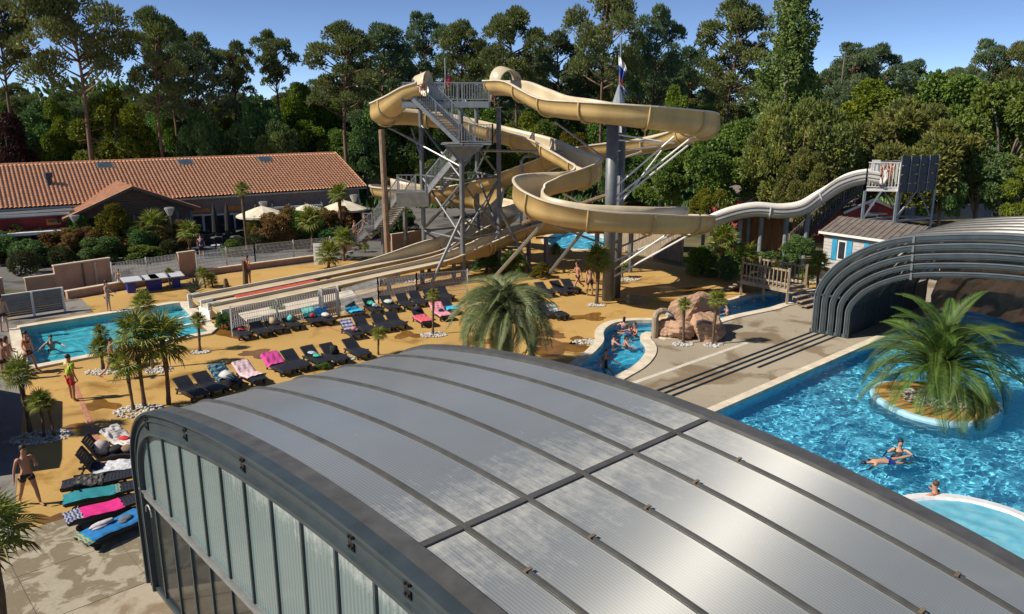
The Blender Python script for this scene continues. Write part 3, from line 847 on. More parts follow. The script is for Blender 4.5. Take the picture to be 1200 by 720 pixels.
A2 = [(466, 233, 61.4, 1.0, 1.6, -6), (510, 240, 61.6, 1.0, 1.3, 0), (555, 245, 61.2, 1.0, 1.6, 0), (588, 249, 59.6, 1.0, 1.9, -8), (598, 256, 57.8, 1.0, 2.0, -10), (588, 266, 56.2, 1.0, 1.6, -6), (558, 282, 54.8, .9, 1.2, 0), (524, 297, 53.2, .8, 1.0, 0)]
flume(slideA, pathpx(A2), 1.5, FM)
slideB = thing('serpentine_slide', AT(640, 300, 46), 'tan serpentine water slide from the tower left end, with an S bend facing the camera', 'water slide')
B_ROWS = [(498, 114, 50.0, .9, .9, 0), (484, 119, 50.3, .9, .9, 0), (468, 131, 50.9, 1.0, .95, 2), (454, 142, 51.9, 1.2, .95, 5), (447, 146, 53.3, 1.25, .95, 6), (456, 147, 54.8, 1.2, .95, 5), (482, 147, 55.4, 1.05, .95, 2), (522, 152, 55.2, 1.05, 1.0, 0), (560, 162, 54.6, 1.1, 1.0, 0), (598, 172, 53.6, 1.1, 1.0, 0), (630, 181, 52.2, 1.1, 1.0, 0), (655, 194, 50.6, 1.2, 1.0, 2), (676, 205, 49.2, 1.3, 1.0, 4), (690, 212, 47.8, 1.35, 1.0, 5), (687, 219, 46.5, 1.35, 1.0, 5), (668, 224, 45.6, 1.2, 1.05, 2), (645, 229, 45.2, 1.05, 1.2, -2), (624, 236, 44.6, 1.0, 1.4, -5), (616, 244, 43.4, 1.0, 1.5, -5), (624, 254, 42.2, 1.1, 1.4, -4), (648, 263, 41.3, 1.2, 1.3, 0), (682, 269, 40.9, 1.2, 1.25, 2), (713, 272, 40.9, 1.25, 1.2, 2), (750, 274, 41.2, 1.3, 1.2, 2), (786, 275, 42.1, 1.35, 1.15, 2), (810, 274, 43.6, 1.4, 1.1, 2), (819, 273, 45.2, 1.4, 1.05, 2), (812, 273, 47.2, 1.3, 1.05, 0), (780, 272, 49.4, 1.15, 1.05, 0), (740, 271, 51.5, 1.1, 1.05, 0), (700, 272, 53.0, 1.05, 1.05, 0), (662, 273, 54.4, 1.05, 1.05, 0)]
flume(slideB, pathpx(B_ROWS), 1.5, FM)
# tunnel hoods over the two entrances
def hood(root, c, d, rad, ln, m):
    d = Vector(d).normalized(); s = d.cross(Vector((0, 0, 1))).normalized(); b = MB(base=root.location); P = []
    for q in range(2):
        for off, t in ((0, 0), (0, 1), (.06, 1), (.06, 0)):
            pass
    prof = [math.pi * k / 10 for k in range(11)]
    for t, rr_ in ((0, rad), (ln, rad * .96), (ln, rad * .96 - .06), (0, rad - .06)):
        P.append([Vector(c) + d * t + s * (rr_ * math.cos(a)) + Vector((0, 0, .55 + rr_ * math.sin(a))) for a in prof])
    P.append(P[0]); b.grid(P); b.build('tunnel_hood', m, root, smooth=True)
p0 = AT(578, 108, 50.4); hood(slideA, p0 + Vector((.5, 0, .12)), AT(612, 118, 48.2) - AT(590, 110, 49.9), .86, 1.1, M_cream)
p0 = AT(500, 112, 50.1); hood(slideB, p0 + Vector((.1, 0, .15)), AT(484, 118, 50.3) - AT(500, 112, 50), .75, .8, M_cream)
# straight final chutes, one per slide, side by side down to the pool
Q0 = G(256, 378); Q0.z = 0
P_end = AT(662, 273, 54.4)
C_ROWS = [tuple(P_end) + (1.1, 1.1, 0)]
for x, y, Y in ((628, 277, 54.2), (596, 287, 53.2), (566, 300, 51.6)):
    q = AT(x, y, Y); C_ROWS.append(tuple(q) + (1.0, .9, 0))
dirc = Vector((Q0.x - AT(566, 300, 51.6).x, Q0.y - AT(566, 300, 51.6).y, 0))
qx = AT(566, 300, 51.6)
for t, h in ((.2, .42), (.45, .34), (.7, .30), (1.0, .30)):
    C_ROWS.append((qx.x + dirc.x * t, qx.y + dirc.y * t, qx.z * (1 - t) + .55 * t, h, h, 0))
flume(slideB, C_ROWS[:4], 1.6, FM, name='flume_section'); flume(slideB, C_ROWS[3:], 1.45, FM, hb=.18, name='chute')
nrm = Vector((-dirc.y, dirc.x, 0)).normalized(); nrm = nrm if nrm.y > 0 else -nrm
OFF = nrm * 2.65
C2 = []
q = AT(524, 297, 53.2); C2.append(tuple(q) + (.8, 1.0, 0))
for t, h in ((.15, .46), (.40, .36), (.72, .30), (1.0, .30)):
    C2.append((qx.x + dirc.x * t + OFF.x, qx.y + dirc.y * t + OFF.y, qx.z * (1 - t) * .95 + .55 * t, h, h + (.45 if t < .3 else 0), 0))
flume(slideA, C2, 1.45, FM, hb=.18, name='chute')
# the red ribbed mat lying between the two chute ends on a tan deck
deck = thing('chute_deck', Q0 + OFF * .5, 'tan wedge between the two slide ends at the small pool, with a red ribbed mat', 'slide deck')
b = MB(base=deck.location)
e_ = -dirc.normalized()
def cp(t, o, z): return Q0 + e_ * t + nrm * o + Vector((0, 0, z))
b.add([cp(-.1, .88, .05), cp(6.6, .88, .05), cp(6.6, 1.77, .05), cp(-.1, 1.77, .05), cp(-.1, .88, .70), cp(6.6, .88, .92), cp(6.6, 1.77, .92), cp(-.1, 1.77, .70)], [(0, 3, 2, 1), (4, 5, 6, 7), (0, 1, 5, 4), (2, 3, 7, 6), (0, 4, 7, 3), (1, 2, 6, 5)])
b.build('deck_block', M_cream, deck)
for k in range(13):
    t0 = 1.7 + k * .37
    b = MB(base=deck.location)
    zq = .712 + .22 * t0 / 6.6; b.add([cp(t0 + dt_, o_, zq + dz_ + .011 * dt_ / .34) for dz_ in (0, .07) for dt_, o_ in ((0, .9), (.34, .9), (.34, 1.75), (0, 1.75))], [(0, 3, 2, 1), (4, 5, 6, 7), (0, 1, 5, 4), (2, 3, 7, 6), (0, 4, 7, 3), (1, 2, 6, 5)])
    b.build('mat_strip', M_red, deck)
# white side boards and splash guides where the chutes meet the water
for o in (-.90, .88, 1.77, 3.55):
    b = MB(base=deck.location); b.bar(cp(-.15, o, .48), cp(.5, o, .50), .10, .8); b.build('side_board', M_white, deck)
b = MB(base=deck.location)
b.box(cp(-.1, 1.4, .25), (.1, 1.4, .5), rz=math.atan2(e_.y, e_.x))
b.build('end_board', M_white, deck)
for o in (.25, 1.7):
    b = MB(base=deck.location); b.bar(cp(-.3, o, .12), cp(-3.2, o + .1, .0), .22, .10); b.build('splash_guide', M_white, deck)
b = MB(base=deck.location)     # little plinth roof on the fence side
b.add([cp(.6, -1.2, .62), cp(7.2, -1.2, .80), cp(7.0, -2.0, .66), cp(.5, -2.3, .50), cp(.6, -1.2, .54), cp(7.2, -1.2, .72), cp(7.0, -2.0, .58), cp(.5, -2.3, .42)], [(0, 1, 2, 3), (7, 6, 5, 4), (0, 4, 5, 1), (1, 5, 6, 2), (2, 6, 7, 3), (3, 7, 4, 0)])
b.build('side_apron', M_cope, deck)
for t in (1.2, 3.5, 6, 8, 10.5, 13, 15.5):
    for o, g_ in ((0, .055), (2.65, .05)):
        b = MB(base=deck.location); b.bar(cp(t, o, 0), cp(t, o, .30 + t * g_), .25, .25); b.build('chute_leg', M_steelD, deck)

# ------------------------------------------------------------------ the slide tower
C1 = G(543, 328); C3 = Vector((AT(497, 285, 53.2).x, 53.2, 0)); C2p = Vector((AT(585, 300, 52.0).x, 52.0, 0)); C4 = Vector((AT(560, 280, 55.5).x, 55.5, 0))
tower = thing('slide_tower', (C1.x, C1.y, 0), 'tall grey steel slide tower with a zigzag staircase and railed top platform', 'slide tower')
TB = tower.location
ZP = 11.05
for c, r in ((C1, .16), (C2p, .16), (C3, .15), (C4, .15)):
    b = MB(base=TB); b.tube([(c.x, c.y, 0), (c.x, c.y, ZP - .35)], r, 10); b.box((c.x, c.y, .02), (.7, .7, .05)); b.box((c.x, c.y, ZP - .36), (.5, .5, .04)); b.build('column', M_steelD, tower, smooth=False)
def brace(p, q, r=.07, m=None):
    b = MB(base=TB); b.tube([p, q], r, 6); return b.build('brace', m or M_steelD, tower)
def cz(c, z): return Vector((c.x, c.y, z))
for a, c in ((C1, C2p), (C2p, C4), (C4, C3), (C3, C1)):
    brace(cz(a, 6.3), cz(c, 6.3)); brace(cz(a, 2.6), cz(c, 2.6))
    brace(cz(a, 2.7), cz(c, 6.2)); brace(cz(a, 6.2), cz(c, 2.7)); brace(cz(a, .2), cz(c, 2.5)); brace(cz(a, 9.6), cz(c, 6.4))
brace(AT(541, 255, 49.4), G(503, 338), .1); brace(AT(541, 255, 49.5), G(600, 300), .07)
brace(AT(585, 243, 51.5), G(622, 318), .11); brace(AT(640, 258, 42.5), G(575, 330), .11, M_steel); brace(AT(690, 262, 45), G(640, 325), .11)
brace(AT(523, 176, 51), AT(660, 178, 51), .09, M_steel)
# platform
pA, pB = AT(472, 118, 50.2), AT(573, 117, 50.2)
DX = pB.x - pA.x
b = MB(base=TB); cx = (pA.x + pB.x) / 2
b.box((cx, 51.2, ZP - .03), (DX, 2.6, .06)); b.build('platform_deck', M_steel, tower)
b = MB(base=TB)
for y in (49.9, 52.5): b.box((cx, y, ZP - .2), (DX, .10, .34))
for x in (pA.x, pB.x): b.box((x, 51.2, ZP - .2), (.10, 2.5, .34))
b.build('fascia', M_steel, tower)
def railing(pts, h=1.1, sp=.16, m=None, skip=None, post_every=1.6, name='railing', root=None, r=.016):
    root = root or tower
    b = MB(base=root.location); m = m or M_steel
    for p, q in zip(pts, pts[1:]):
        p, q = Vector(p), Vector(q); L = (q - p).length; n = max(1, int(L / sp)); up = Vector((0, 0, 1))
        b.bar(p + up * h, q + up * h, .06, .05); b.bar(p + up * .12, q + up * .12, .05, .05)
        for k in range(n + 1):
            x = p.lerp(q, k / n); b.bar(x + up * .1, x + up * h, r * 2, r * 2)
        np_ = max(1, int(round(L / post_every)))
        for k in range(np_ + 1):
            x = p.lerp(q, k / np_); b.bar(x - up * .12, x + up * (h + .03), .07, .07)
    return b.build(name, m, root)
railing([(pB.x, 49.9, ZP), (pA.x + 1.5, 49.9, ZP)]); railing([(pA.x + .0, 49.9, ZP), (pA.x, 50.9, ZP)]); railing([(pB.x, 52.5, ZP), (pA.x, 52.5, ZP)]); railing([(pA.x + .02, 49.9, ZP), (pA.x + .6, 49.9, ZP)])
b = MB(base=TB); b.box((AT(512, 104, 50.2).x, 50.0, ZP + .55), (.9, .02, .75)); b.build('notice_panel', M_white, tower)
b = MB(base=TB); b.tube([(AT(522, 110, 51).x, 51.2, ZP), (AT(522, 110, 51).x, 51.2, ZP + 2.6)], .045, 6); b.build('mast', M_steel, tower)
def flight(p, q, wid, side, n, rail_both=True):
    """p upper end, q lower end of the near stringer; side = direction of the width"""
    p, q, side = Vector(p), Vector(q), Vector(side).normalized()
    for o in (0, wid):
        b = MB(base=TB); b.bar(p + side * o, q + side * o, .07, .30); b.build('stringer', M_steel, tower)
    for k in range(n):
        t = (k + .5) / n; c = p.lerp(q, t) + side * wid / 2
        run = Vector((q.x - p.x, q.y - p.y, 0)).normalized()
        b = MB(base=TB); b.bar(c - side * (wid / 2 - .04) + Vector((0, 0, .06)), c + side * (wid / 2 - .04) + Vector((0, 0, .06)), .28, .045, up=(0, 0, 1)); b.build('tread', M_tread, tower)
    railing([p + Vector((0, 0, .15)), q + Vector((0, 0, .15))], 1.0); 
    railing([p + side * wid + Vector((0, 0, .15)), q + side * wid + Vector((0, 0, .15))], 1.0)
L1 = AT(538, 168, 49.3)
flight(AT(484, 116, 49.7), L1, 1.0, (.97, .25, 0), 18)
lz1 = L1.z
b = MB(base=TB); b.box((AT(547, 168, 49.6).x, 49.9, lz1 - .05), (3.1, 1.6, .10)); b.build('landing', M_steel, tower)
cx1 = C1.x; xa, xb = AT(521, 168, 49.2).x, AT(577, 166, 49.2).x
b = MB(base=TB); top = [Vector((xa + .1, 49.15, lz1 - .12)), Vector((xb - .6, 49.15, lz1 - .12)), Vector((xb - .6, 50.6, lz1 - .12)), Vector((xa + .1, 50.6, lz1 - .12))]; ap = Vector((cx1, C1.y, lz1 - 1.25))
for a, c in zip(top, top[1:] + top[:1]): b.bar(a, c, .1, .12)
for a in top: b.bar(a, ap, .10, .14)
for a, c in zip(top, top[1:] + top[:1]): b.add([a, c, ap], [(0, 1, 2)])
b.build('landing_bracket', M_steelD, tower)
railing([(AT(541, 168, 49.1).x, 49.1, lz1), (xb, 49.1, lz1), (xb, 50.7, lz1)])
L2 = AT(500, 226, 52.0)
flight(AT(535, 183, 50.4), L2, 1.0, (.9, .45, 0), 16)
b = MB(base=TB); b.box((AT(484, 230, 52.2).x, 52.6, L2.z - .45), (2.1, 1.5, .9)); b.build('landing_box', mat('landing_concrete', (.15, .145, .13), .8), tower)
railing([(AT(466, 222, 52).x, 51.9, L2.z + .05), (AT(499, 222, 52).x, 51.9, L2.z + .05)], 1.1, .3)
L3 = AT(439, 267, 55.0)
flight(AT(468, 228, 52.4), L3, 1.3, (.75, .66, 0), 14)
b = MB(base=TB); b.tube([(L3.x + .5, 55.4, 0), (L3.x + .5, 55.4, L3.z - .1)], .16, 8); b.build('column', M_steelD, tower)
b = MB(base=TB); b.box((L3.x - .1, 55.7, L3.z - .06), (1.6, 1.6, .1)); b.build('landing', M_steelD, tower)
flight(AT(436, 268, 55.4), G(391, 305) , 1.2, (.5, .86, 0), 9)
railing([(L3.x - .8, 55.0, L3.z), (L3.x + .6, 55.0, L3.z)], 1.0, .3)

# flagpole column that carries the spiral
CB = G(712, 352); col_top = 10.6
fcol = thing('support_column', CB, 'thick grey column carrying the spiral slide, with a cone cap and flagpole', 'column')
b = MB(base=CB); b.tube([CB, CB + Vector((0, 0, col_top))], .33, 16); b.build('shaft', M_steelD, fcol, smooth=True)
b = MB(base=CB); b.tube([CB + Vector((.62, .7, 0)), CB + Vector((.62, .7, col_top))], .2, 12); b.build('shaft', M_steelD, fcol, smooth=True)
b = MB(base=CB); b.tube([CB + Vector((.3, .2, col_top - .3)), CB + Vector((.3, .2, col_top + .35)), CB + Vector((.3, .2, col_top + 1.3))], [.42, .36, .06], 10); b.build('cone_cap', M_steelB, fcol)
b = MB(base=CB); b.tube([CB + Vector((.3, .2, col_top + .2)), CB + Vector((.32, .2, 14.4))], .045, 8); b.build('flagpole', M_steel, fcol)
b = MB(base=CB)
for k in range(0): pass
def rod(p, q, r=.055, m=M_white, root=fcol):
    b = MB(base=root.location); b.tube([p, q], r, 6); b.build('strut', m, root)
def colz(z, dx=.2): return CB + Vector((dx, .1, z))
for q, zc in (((812, 160, 44.5), 4.6), ((790, 160, 43.6), 5.2), ((806, 171, 49), 4.3), ((775, 177, 50), 3.8)):
    rod(colz(zc + 1.2), AT(*q))
for q, zc in (((790, 168, 47), 9.0), ((775, 166, 44.5), 9.3), ((770, 172, 49), 8.4), ((752, 178, 50.5), 7.9)): rod(colz(zc), AT(*q), .05)
rod(colz(7.6), AT(650, 143, 45.4), .06, M_steel)
for q, zc in (((812, 273, 44.5), 1.3), ((780, 276, 42.6), 1.7), ((800, 270, 48), 2.2), ((640, 236, 45), 4.0), ((660, 227, 45.8), 4.6)): rod(colz(zc), AT(*q), .06)
rod(colz(6.0, -.2), AT(612, 262, 42.8), .11, M_rust); rod(colz(5.2, -.2), AT(668, 250, 46), .07, M_steel); rod(colz(3.2, -.2), AT(648, 264, 41.6), .06, M_steel)
rod(colz(2.9), AT(760, 276, 51), .06, M_steel)
# pipes and posts holding the rear flumes
for (x, y, Y) in ((620, 212, 54.5), (474, 237, 57), (588, 250, 59.6), (700, 272, 53.2), (640, 278, 54), (598, 290, 53.2), (740, 270, 51.9)):
    q = AT(x, y, Y); b = MB(base=slideB.location); b.tube([(q.x, q.y, 0), (q.x, q.y, q.z - .02)], .16, 8); b.box((q.x, q.y, q.z - .05), (1.4, .2, .12)); b.build('support_post', M_steelD, slideB)
b = MB(base=slideA.location); a_, c_ = AT(611, 200, 53.8), AT(632, 196, 53.8)
b.tube([(a_.x, 53.8, 3.0), (a_.x, 53.8, 7.2), (a_.x + .25, 53.8, 7.5), (c_.x - .25, 53.8, 7.5), (c_.x, 53.8, 7.2), (c_.x, 53.8, 3.0)], .1, 8); b.build('pipe_frame', M_steel, slideA)
for (x, y, Y) in ((447, 152, 53.3),):
    q = AT(x, y, Y); b = MB(base=slideB.location); b.tube([(q.x + .1, q.y, 0), (q.x, q.y, q.z)], .2, 10); b.build('support_post', M_rust, slideB)
for p, q in (((455, 150, 54), (497, 170, 53.2)), ((460, 152, 53), (541, 196, 50)), ((482, 150, 55), (497, 196, 53.4))):
    rod(AT(*p), AT(*q), .06, M_steel, slideB)
# limp flag
b = MB(base=AT(724, 64, 44.3)); fa = AT(724, 64, 44.3); P = []
flag_cols = 5
for i in range(11):
    z = fa.z - 1.75 * i / 10; wv_ = .30 + .12 * math.sin(i * .8)
    P.append([Vector((fa.x + .03 + .15 * i / 10 + wv_ * j / 5, fa.y + .09 * math.sin(j * 2.2 + i * .5), z - .08 * j)) for j in range(6)])
for i in range(10):
    b.grid([P[i], P[i + 1]], mi=[0, 0, 0, 1, 1, 1, 2, 2, 0, 1][i])
tag(b.build('flag', [mat('flag_white', (.7, .7, .7), .8), mat('flag_blue', (.02, .06, .30), .8), mat('flag_red', (.45, .02, .03), .8)]), 'limp white, blue and red flag hanging from the pole above the column', 'flag')

# ------------------------------------------------------------------ pale body slide on the right
slideC = thing('body_slide', AT(940, 290, 57), 'pale grey wavy body slide running down from the small tower at right', 'water slide')
C_R = [(1034, 218, 55, 1.0, 1.0, 0), (1016, 216, 55.6, 1.0, 1.0, 0), (992, 222, 56.2, 1.0, 1.0, 0), (966, 238, 56.8, .95, .95, 0), (942, 252, 57.2, .95, .95, 0), (915, 256, 57.6, .95, .95, 0), (886, 254, 58, .95, .95, 0), (862, 258, 58.4, .95, .95, 0), (838, 266, 58.8, .95, .95, 0), (812, 277, 59.4, .95, .95, 0), (760, 288, 60.4, .95, .95, 0), (716, 293, 61, .95, .95, 0)]
pc, fr = flume(slideC, pathpx(C_R), 2.1, [M_slideW, M_slideW, M_slideW], seg=4, hb=.45, lip=.06)
for off in (.22, .48):
    for sgn in (-1, 1):
        b = MB(base=slideC.location)
        b.tube([p + f[0] * sgn * (1.05 + .075) + f[1] * (.32 + off) for p, f in zip(pc, fr)], .035, 4); b.build('side_rail', M_slideD, slideC)
for x, y, Y in ((947, 250, 57), (922, 256, 57.4), (893, 255, 57.9), (868, 258, 58.3), (838, 266, 58.8)):
    q = AT(x, y, Y)
    b = MB(base=slideC.location); b.tube([(q.x, q.y, 0), (q.x, q.y, q.z)], .17, 10); b.build('support_post', M_steelB, slideC)
    if x < 940:
        b = MB(base=slideC.location); b.tube([(q.x - .5, q.y + 1.4, 0), (q.x - .5, q.y + 1.4, q.z)], .14, 8); b.build('support_post', M_steelB, slideC)
rt = thing('small_slide_tower', AT(1048, 300, 55), 'small steel slide tower at right with railings, slatted deck and dark slate side panel', 'slide tower')
rb = rt.location
rA, rB, rC_ = AT(1014, 221, 54.6), AT(1052, 224, 54.2), AT(1096, 216, 56)
ZR = rA.z
deckp = [rA, rB, rC_, Vector((rA.x + rC_.x - rB.x, rA.y + rC_.y - rB.y + .3, ZR))]
b = MB(base=rb); b.prism([p.xy for p in deckp], ZR - .18, ZR); b.build('platform_deck', M_white, rt)
railing([(p.x, p.y, ZR) for p in (deckp[3], deckp[0], deckp[1])], 1.75, .2, M_white, root=rt)
b = MB(base=rb); a_, c_ = deckp[1], deckp[2]
for k in range(4):
    z0 = ZR - .3 + k * .62
    b = MB(base=rb); b.bar(Vector((a_.x, a_.y, z0 + .31)), Vector((c_.x, c_.y, z0 + .31)), .05, .58); b.build('side_board', M_panelD, rt)
b = MB(base=rb)
for k in range(5): 
    q = Vector((a_.x, a_.y, 0)).lerp(Vector((c_.x, c_.y, 0)), k / 4); b.bar((q.x, q.y - .06, ZR - .35), (q.x, q.y - .06, ZR + 2.2), .07, .05)
b.build('board_frame', M_steelB, rt)
for p in deckp:
    b = MB(base=rb); b.bar((p.x, p.y, 0), (p.x, p.y, ZR - .18), .15, .15); b.build('leg', M_steelB, rt)
for i in range(4):
    p, q = deckp[i], deckp[(i + 1) % 4]
    b = MB(base=rb); b.bar((p.x, p.y, ZR - 2.2), (q.x, q.y, ZR - 2.2), .12, .12); b.bar((p.x, p.y, ZR - 2.2), ((p.x + q.x) / 2, (p.y + q.y) / 2, ZR - .2), .1, .1); b.build('brace', M_steelB, rt)
sT = Vector((rA.x + .4, rA.y + 1.4, ZR)); sB = AT(925, 296, 59)
b = MB(base=rb); 
for o in (0, 1.0): b.bar(sT + Vector((0, o, -.1)), sB + Vector((0, o, 0)), .10, .32)
b.build('stringer', M_panelD, rt)
for k in range(16):
    c = sT.lerp(sB, (k + .5) / 16); b = MB(base=rb); b.box((c.x, c.y + .5, c.z), (.28, .9, .04)); b.build('tread', M_steelD, rt)
railing([sT, sB], 1.0, .25, M_steelD, root=rt); railing([sT + Vector((0, 1, 0)), sB + Vector((0, 1, 0))], 1.0, .25, M_steelD, root=rt)
b = MB(base=rb); n0 = AT(1026, 194, 54.6); b.box((n0.x, n0.y - .06, n0.z), (.55, .03, .75)); b.build('notice_panel', M_white, rt)

# ------------------------------------------------------------------ restaurant building
e1, r1 = G(429, 219.5, 3.5), G(392, 179.5, 6.2)
eD = (G(427, 219, 3.5) - G(-60, 249, 3.5)); eD.z = 0; eD.normalize()          # along the eave
eN = Vector((-eD.y, eD.x, 0))                                                  # away from the camera
off = (r1 - e1); depth = off.dot(eN)
LB = 52.0
bl = thing('restaurant_building', (e1 - eD * LB / 2).to_tuple()[:2] + (0,), 'long low restaurant with an orange clay tile roof and lilac grey wall', 'building')
BB = bl.location
slope_v = eN * depth + Vector((0, 0, r1.z - e1.z))
def roof_tiles(name, parent, o, ud, sv, nu, nv, base, amp=.08, step=.11):
    """barrel tiles: o corner, ud whole width vector, sv whole slope vector"""
    nrm_ = ud.cross(sv).normalized()
    if nrm_.z < 0: nrm_ = -nrm_
    k = 6; rg = np.random.default_rng(2)
    a = np.arange(nu * k + 1) / k
    prof_ = np.abs(np.sin(a * math.pi)) ** .8 * amp
    rows = []
    o, ud, sv, nn = [np.array(v_, float) for v_ in (o - base, ud, sv, nrm_)]
    for j in range(nv):
        jit = np.repeat(rg.uniform(-.01, .012, nu), k); jit = np.append(jit, jit[-1])
        for q, (f, lift) in enumerate(((j / nv - .25 / nv, step), ((j + 1) / nv - .25 / nv + .0, .0))):
            f = min(1, max(-.004, f))
            rows.append(o + np.outer(a / nu, ud) + sv * f + np.outer(prof_ + lift + jit * (1 - q), nn))
    P = np.concatenate(rows); m_ = nu * k + 1
    i, j = np.meshgrid(np.arange(len(rows) - 1), np.arange(m_ - 1), indexing='ij'); i, j = i.ravel(), j.ravel()
    F = np.stack([i * m_ + j, i * m_ + j + 1, (i + 1) * m_ + j + 1, (i + 1) * m_ + j], 1)
    ob = link(name, np_mesh(name, P, F, M_tile), parent); ob['kind'] = 'stuff'
    return ob
roof_l = e1 - eD * LB
roof_tiles('roof_tiles', bl, roof_l, eD * LB, slope_v, 178, 19, BB)
b = MB(base=BB); th = Vector((0, 0, -.10)); back = eN * 2 * depth
b.add([roof_l + th, e1 + th, e1 + slope_v + th, roof_l + slope_v + th, roof_l + back + th, e1 + back + th], [(0, 1, 2, 3), (3, 2, 5, 4)]); b.build('roof_slab', M_ridge, bl)
for k in range(120):
    b = MB(base=BB); p = roof_l + slope_v + eD * LB * k / 120; b.tube([p + Vector((0, 0, .03)), p + eD * .46 + Vector((0, 0, .05))], .10, 6); b.build('ridge_tile', M_ridge, bl)
b = MB(base=BB); b.bar(roof_l - eN * .05 + Vector((0, 0, -.06)), e1 - eN * .05 + Vector((0, 0, -.06)), .14, .14); b.build('gutter', M_steel, bl)
for k in range(26):
    b = MB(base=BB); p = e1 + eD * .05 + slope_v * (k / 26); b.tube([p + Vector((0, 0, .06)), p + slope_v / 27 + Vector((0, 0, .06))], .09, 6); b.build('verge_tile', M_ridge, bl)
# walls
wl = roof_l + eN * .7; wr = e1 + eN * .7 - eD * .5
b = MB(base=BB)
wd = 2 * depth - 1.4
def wallbox(p, q, h, th_, m, name, par=bl, base=BB, z0=0):
    b = MB(base=base); d = (q - p).normalized(); n = Vector((-d.y, d.x, 0))
    P = [p, q, q + n * th_, p + n * th_]; b.prism([x.xy for x in P], z0, h); return b.build(name, m, par)
wallbox(Vector((wl.x, wl.y, 0)), Vector((wr.x, wr.y, 0)), 3.6, wd, M_wall, 'wall')
g0, g1 = Vector((wr.x, wr.y, 0)) + eD * .003, Vector((wr.x, wr.y, 0)) + eN * wd + eD * .003
gm_ = (g0 + g1) / 2
b = MB(base=BB); b.add([g0 + Vector((0, 0, 3.55)), g1 + Vector((0, 0, 3.55)), gm_ + Vector((0, 0, 5.9))] + [p - eD * .3 for p in (g0 + Vector((0, 0, 3.55)), g1 + Vector((0, 0, 3.55)), gm_ + Vector((0, 0, 5.9)))], [(0, 1, 2), (5, 4, 3), (0, 3, 4, 1), (1, 4, 5, 2), (2, 5, 3, 0)]); b.build('gable_wall', M_wall, bl)
b = MB(base=BB); b.bar(Vector((wr.x, wr.y, 0)) - eN * .06, Vector((wr.x, wr.y, 3.4)) - eN * .06, .09, .09); b.build('downpipe', mat('pale_blue_pipe', (.30, .40, .42), .5), bl)
def on_eave(x, y, Y=None, z=None, d=.6):
    """point of the facade plane (offset d from the eave line) seen at a pixel"""
    r_ = ray(x, y); o = Vector((0, 0, HCAM)); p0 = e1 + eN * d
    t = (p0 - o).dot(eN) / r_.dot(eN); return o + r_ * t
# skylights, vent
for sx_, sy_ in ((123, 195.5), (217, 192), (310, 188.5)):
    r_ = ray(sx_, sy_); nn = eD.cross(slope_v).normalized(); o = Vector((0, 0, HCAM)); t = (e1 - o).dot(nn) / r_.dot(nn); p = o + r_ * t
    b = MB(base=BB); sl = slope_v.normalized(); M3 = Matrix((eD, sl, nn if nn.z > 0 else -nn)).transposed()
    b.box(p + M3 @ Vector((0, 0, .12)), (1.25, 1.15, .12), M=M3); o_ = b.build('skylight', M_steelD, bl)
    b = MB(base=BB); b.box(p + M3 @ Vector((0, 0, .185)), (1.05, .95, .02), M=M3); b.build('pane', M_skyl, o_)
r_ = ray(58, 217); t = (e1 - o).dot(nn) / r_.dot(nn); p = o + r_ * t
b = MB(base=BB); b.tube([p - Vector((0, 0, .2)), p + Vector((0, 0, .55))], .22, 10); b.tube([p + Vector((0, 0, .55)), p + Vector((0, 0, .95))], .30, 10); b.build('roof_vent', M_panelD, bl)
# shopfront: glass doors, frames, signs on the lilac wall
def facade(x0, x1, y0, y1, m, name, d=.64, par=bl, thick=.06):
    a_, c_ = on_eave(x0, y1, d=d), on_eave(x1, y0, d=d)
    h0, h1 = a_.z, c_.z
    b = MB(base=BB); q0, q1 = Vector((a_.x, a_.y, 0)), Vector((c_.x, c_.y, 0))
    b.prism([p.xy for p in (q0, q1, q1 + eN * thick, q0 + eN * thick)], h0, h1); return b.build(name, m, par)
facade(226, 246, 244, 250, M_sign, 'sign', .58); facade(262, 282, 241, 247.5, M_sign, 'sign', .58)
for x in (227, 240, 253, 264, 276):
    fr_ = facade(x, x + 11, 251 - (x - 226) * .03, 276 - (x - 226) * .05, M_white, 'door', .60)
    facade(x + 1.5, x + 9.5, 253 - (x - 226) * .03, 275 - (x - 226) * .05, M_glass, 'pane', .56, par=fr_, thick=.03)
aw0, aw1 = on_eave(298, 245.5, d=-1.6), on_eave(378, 240.5, d=-1.6)
b = MB(base=BB); b.bar(aw0, aw1, .10, .16); a2, a3 = on_eave(300, 236, d=.6), on_eave(374, 233, d=.6)
b.build('awning_front_bar', M_white, bl)
for k in range(5):
    q = k / 4; b = MB(base=BB); b.bar(aw0.lerp(aw1, q), a2.lerp(a3, q), .05, .05); b.build('awning_arm', M_steelD, bl)
facade(300, 376, 249, 268, M_glass, 'window', .62)
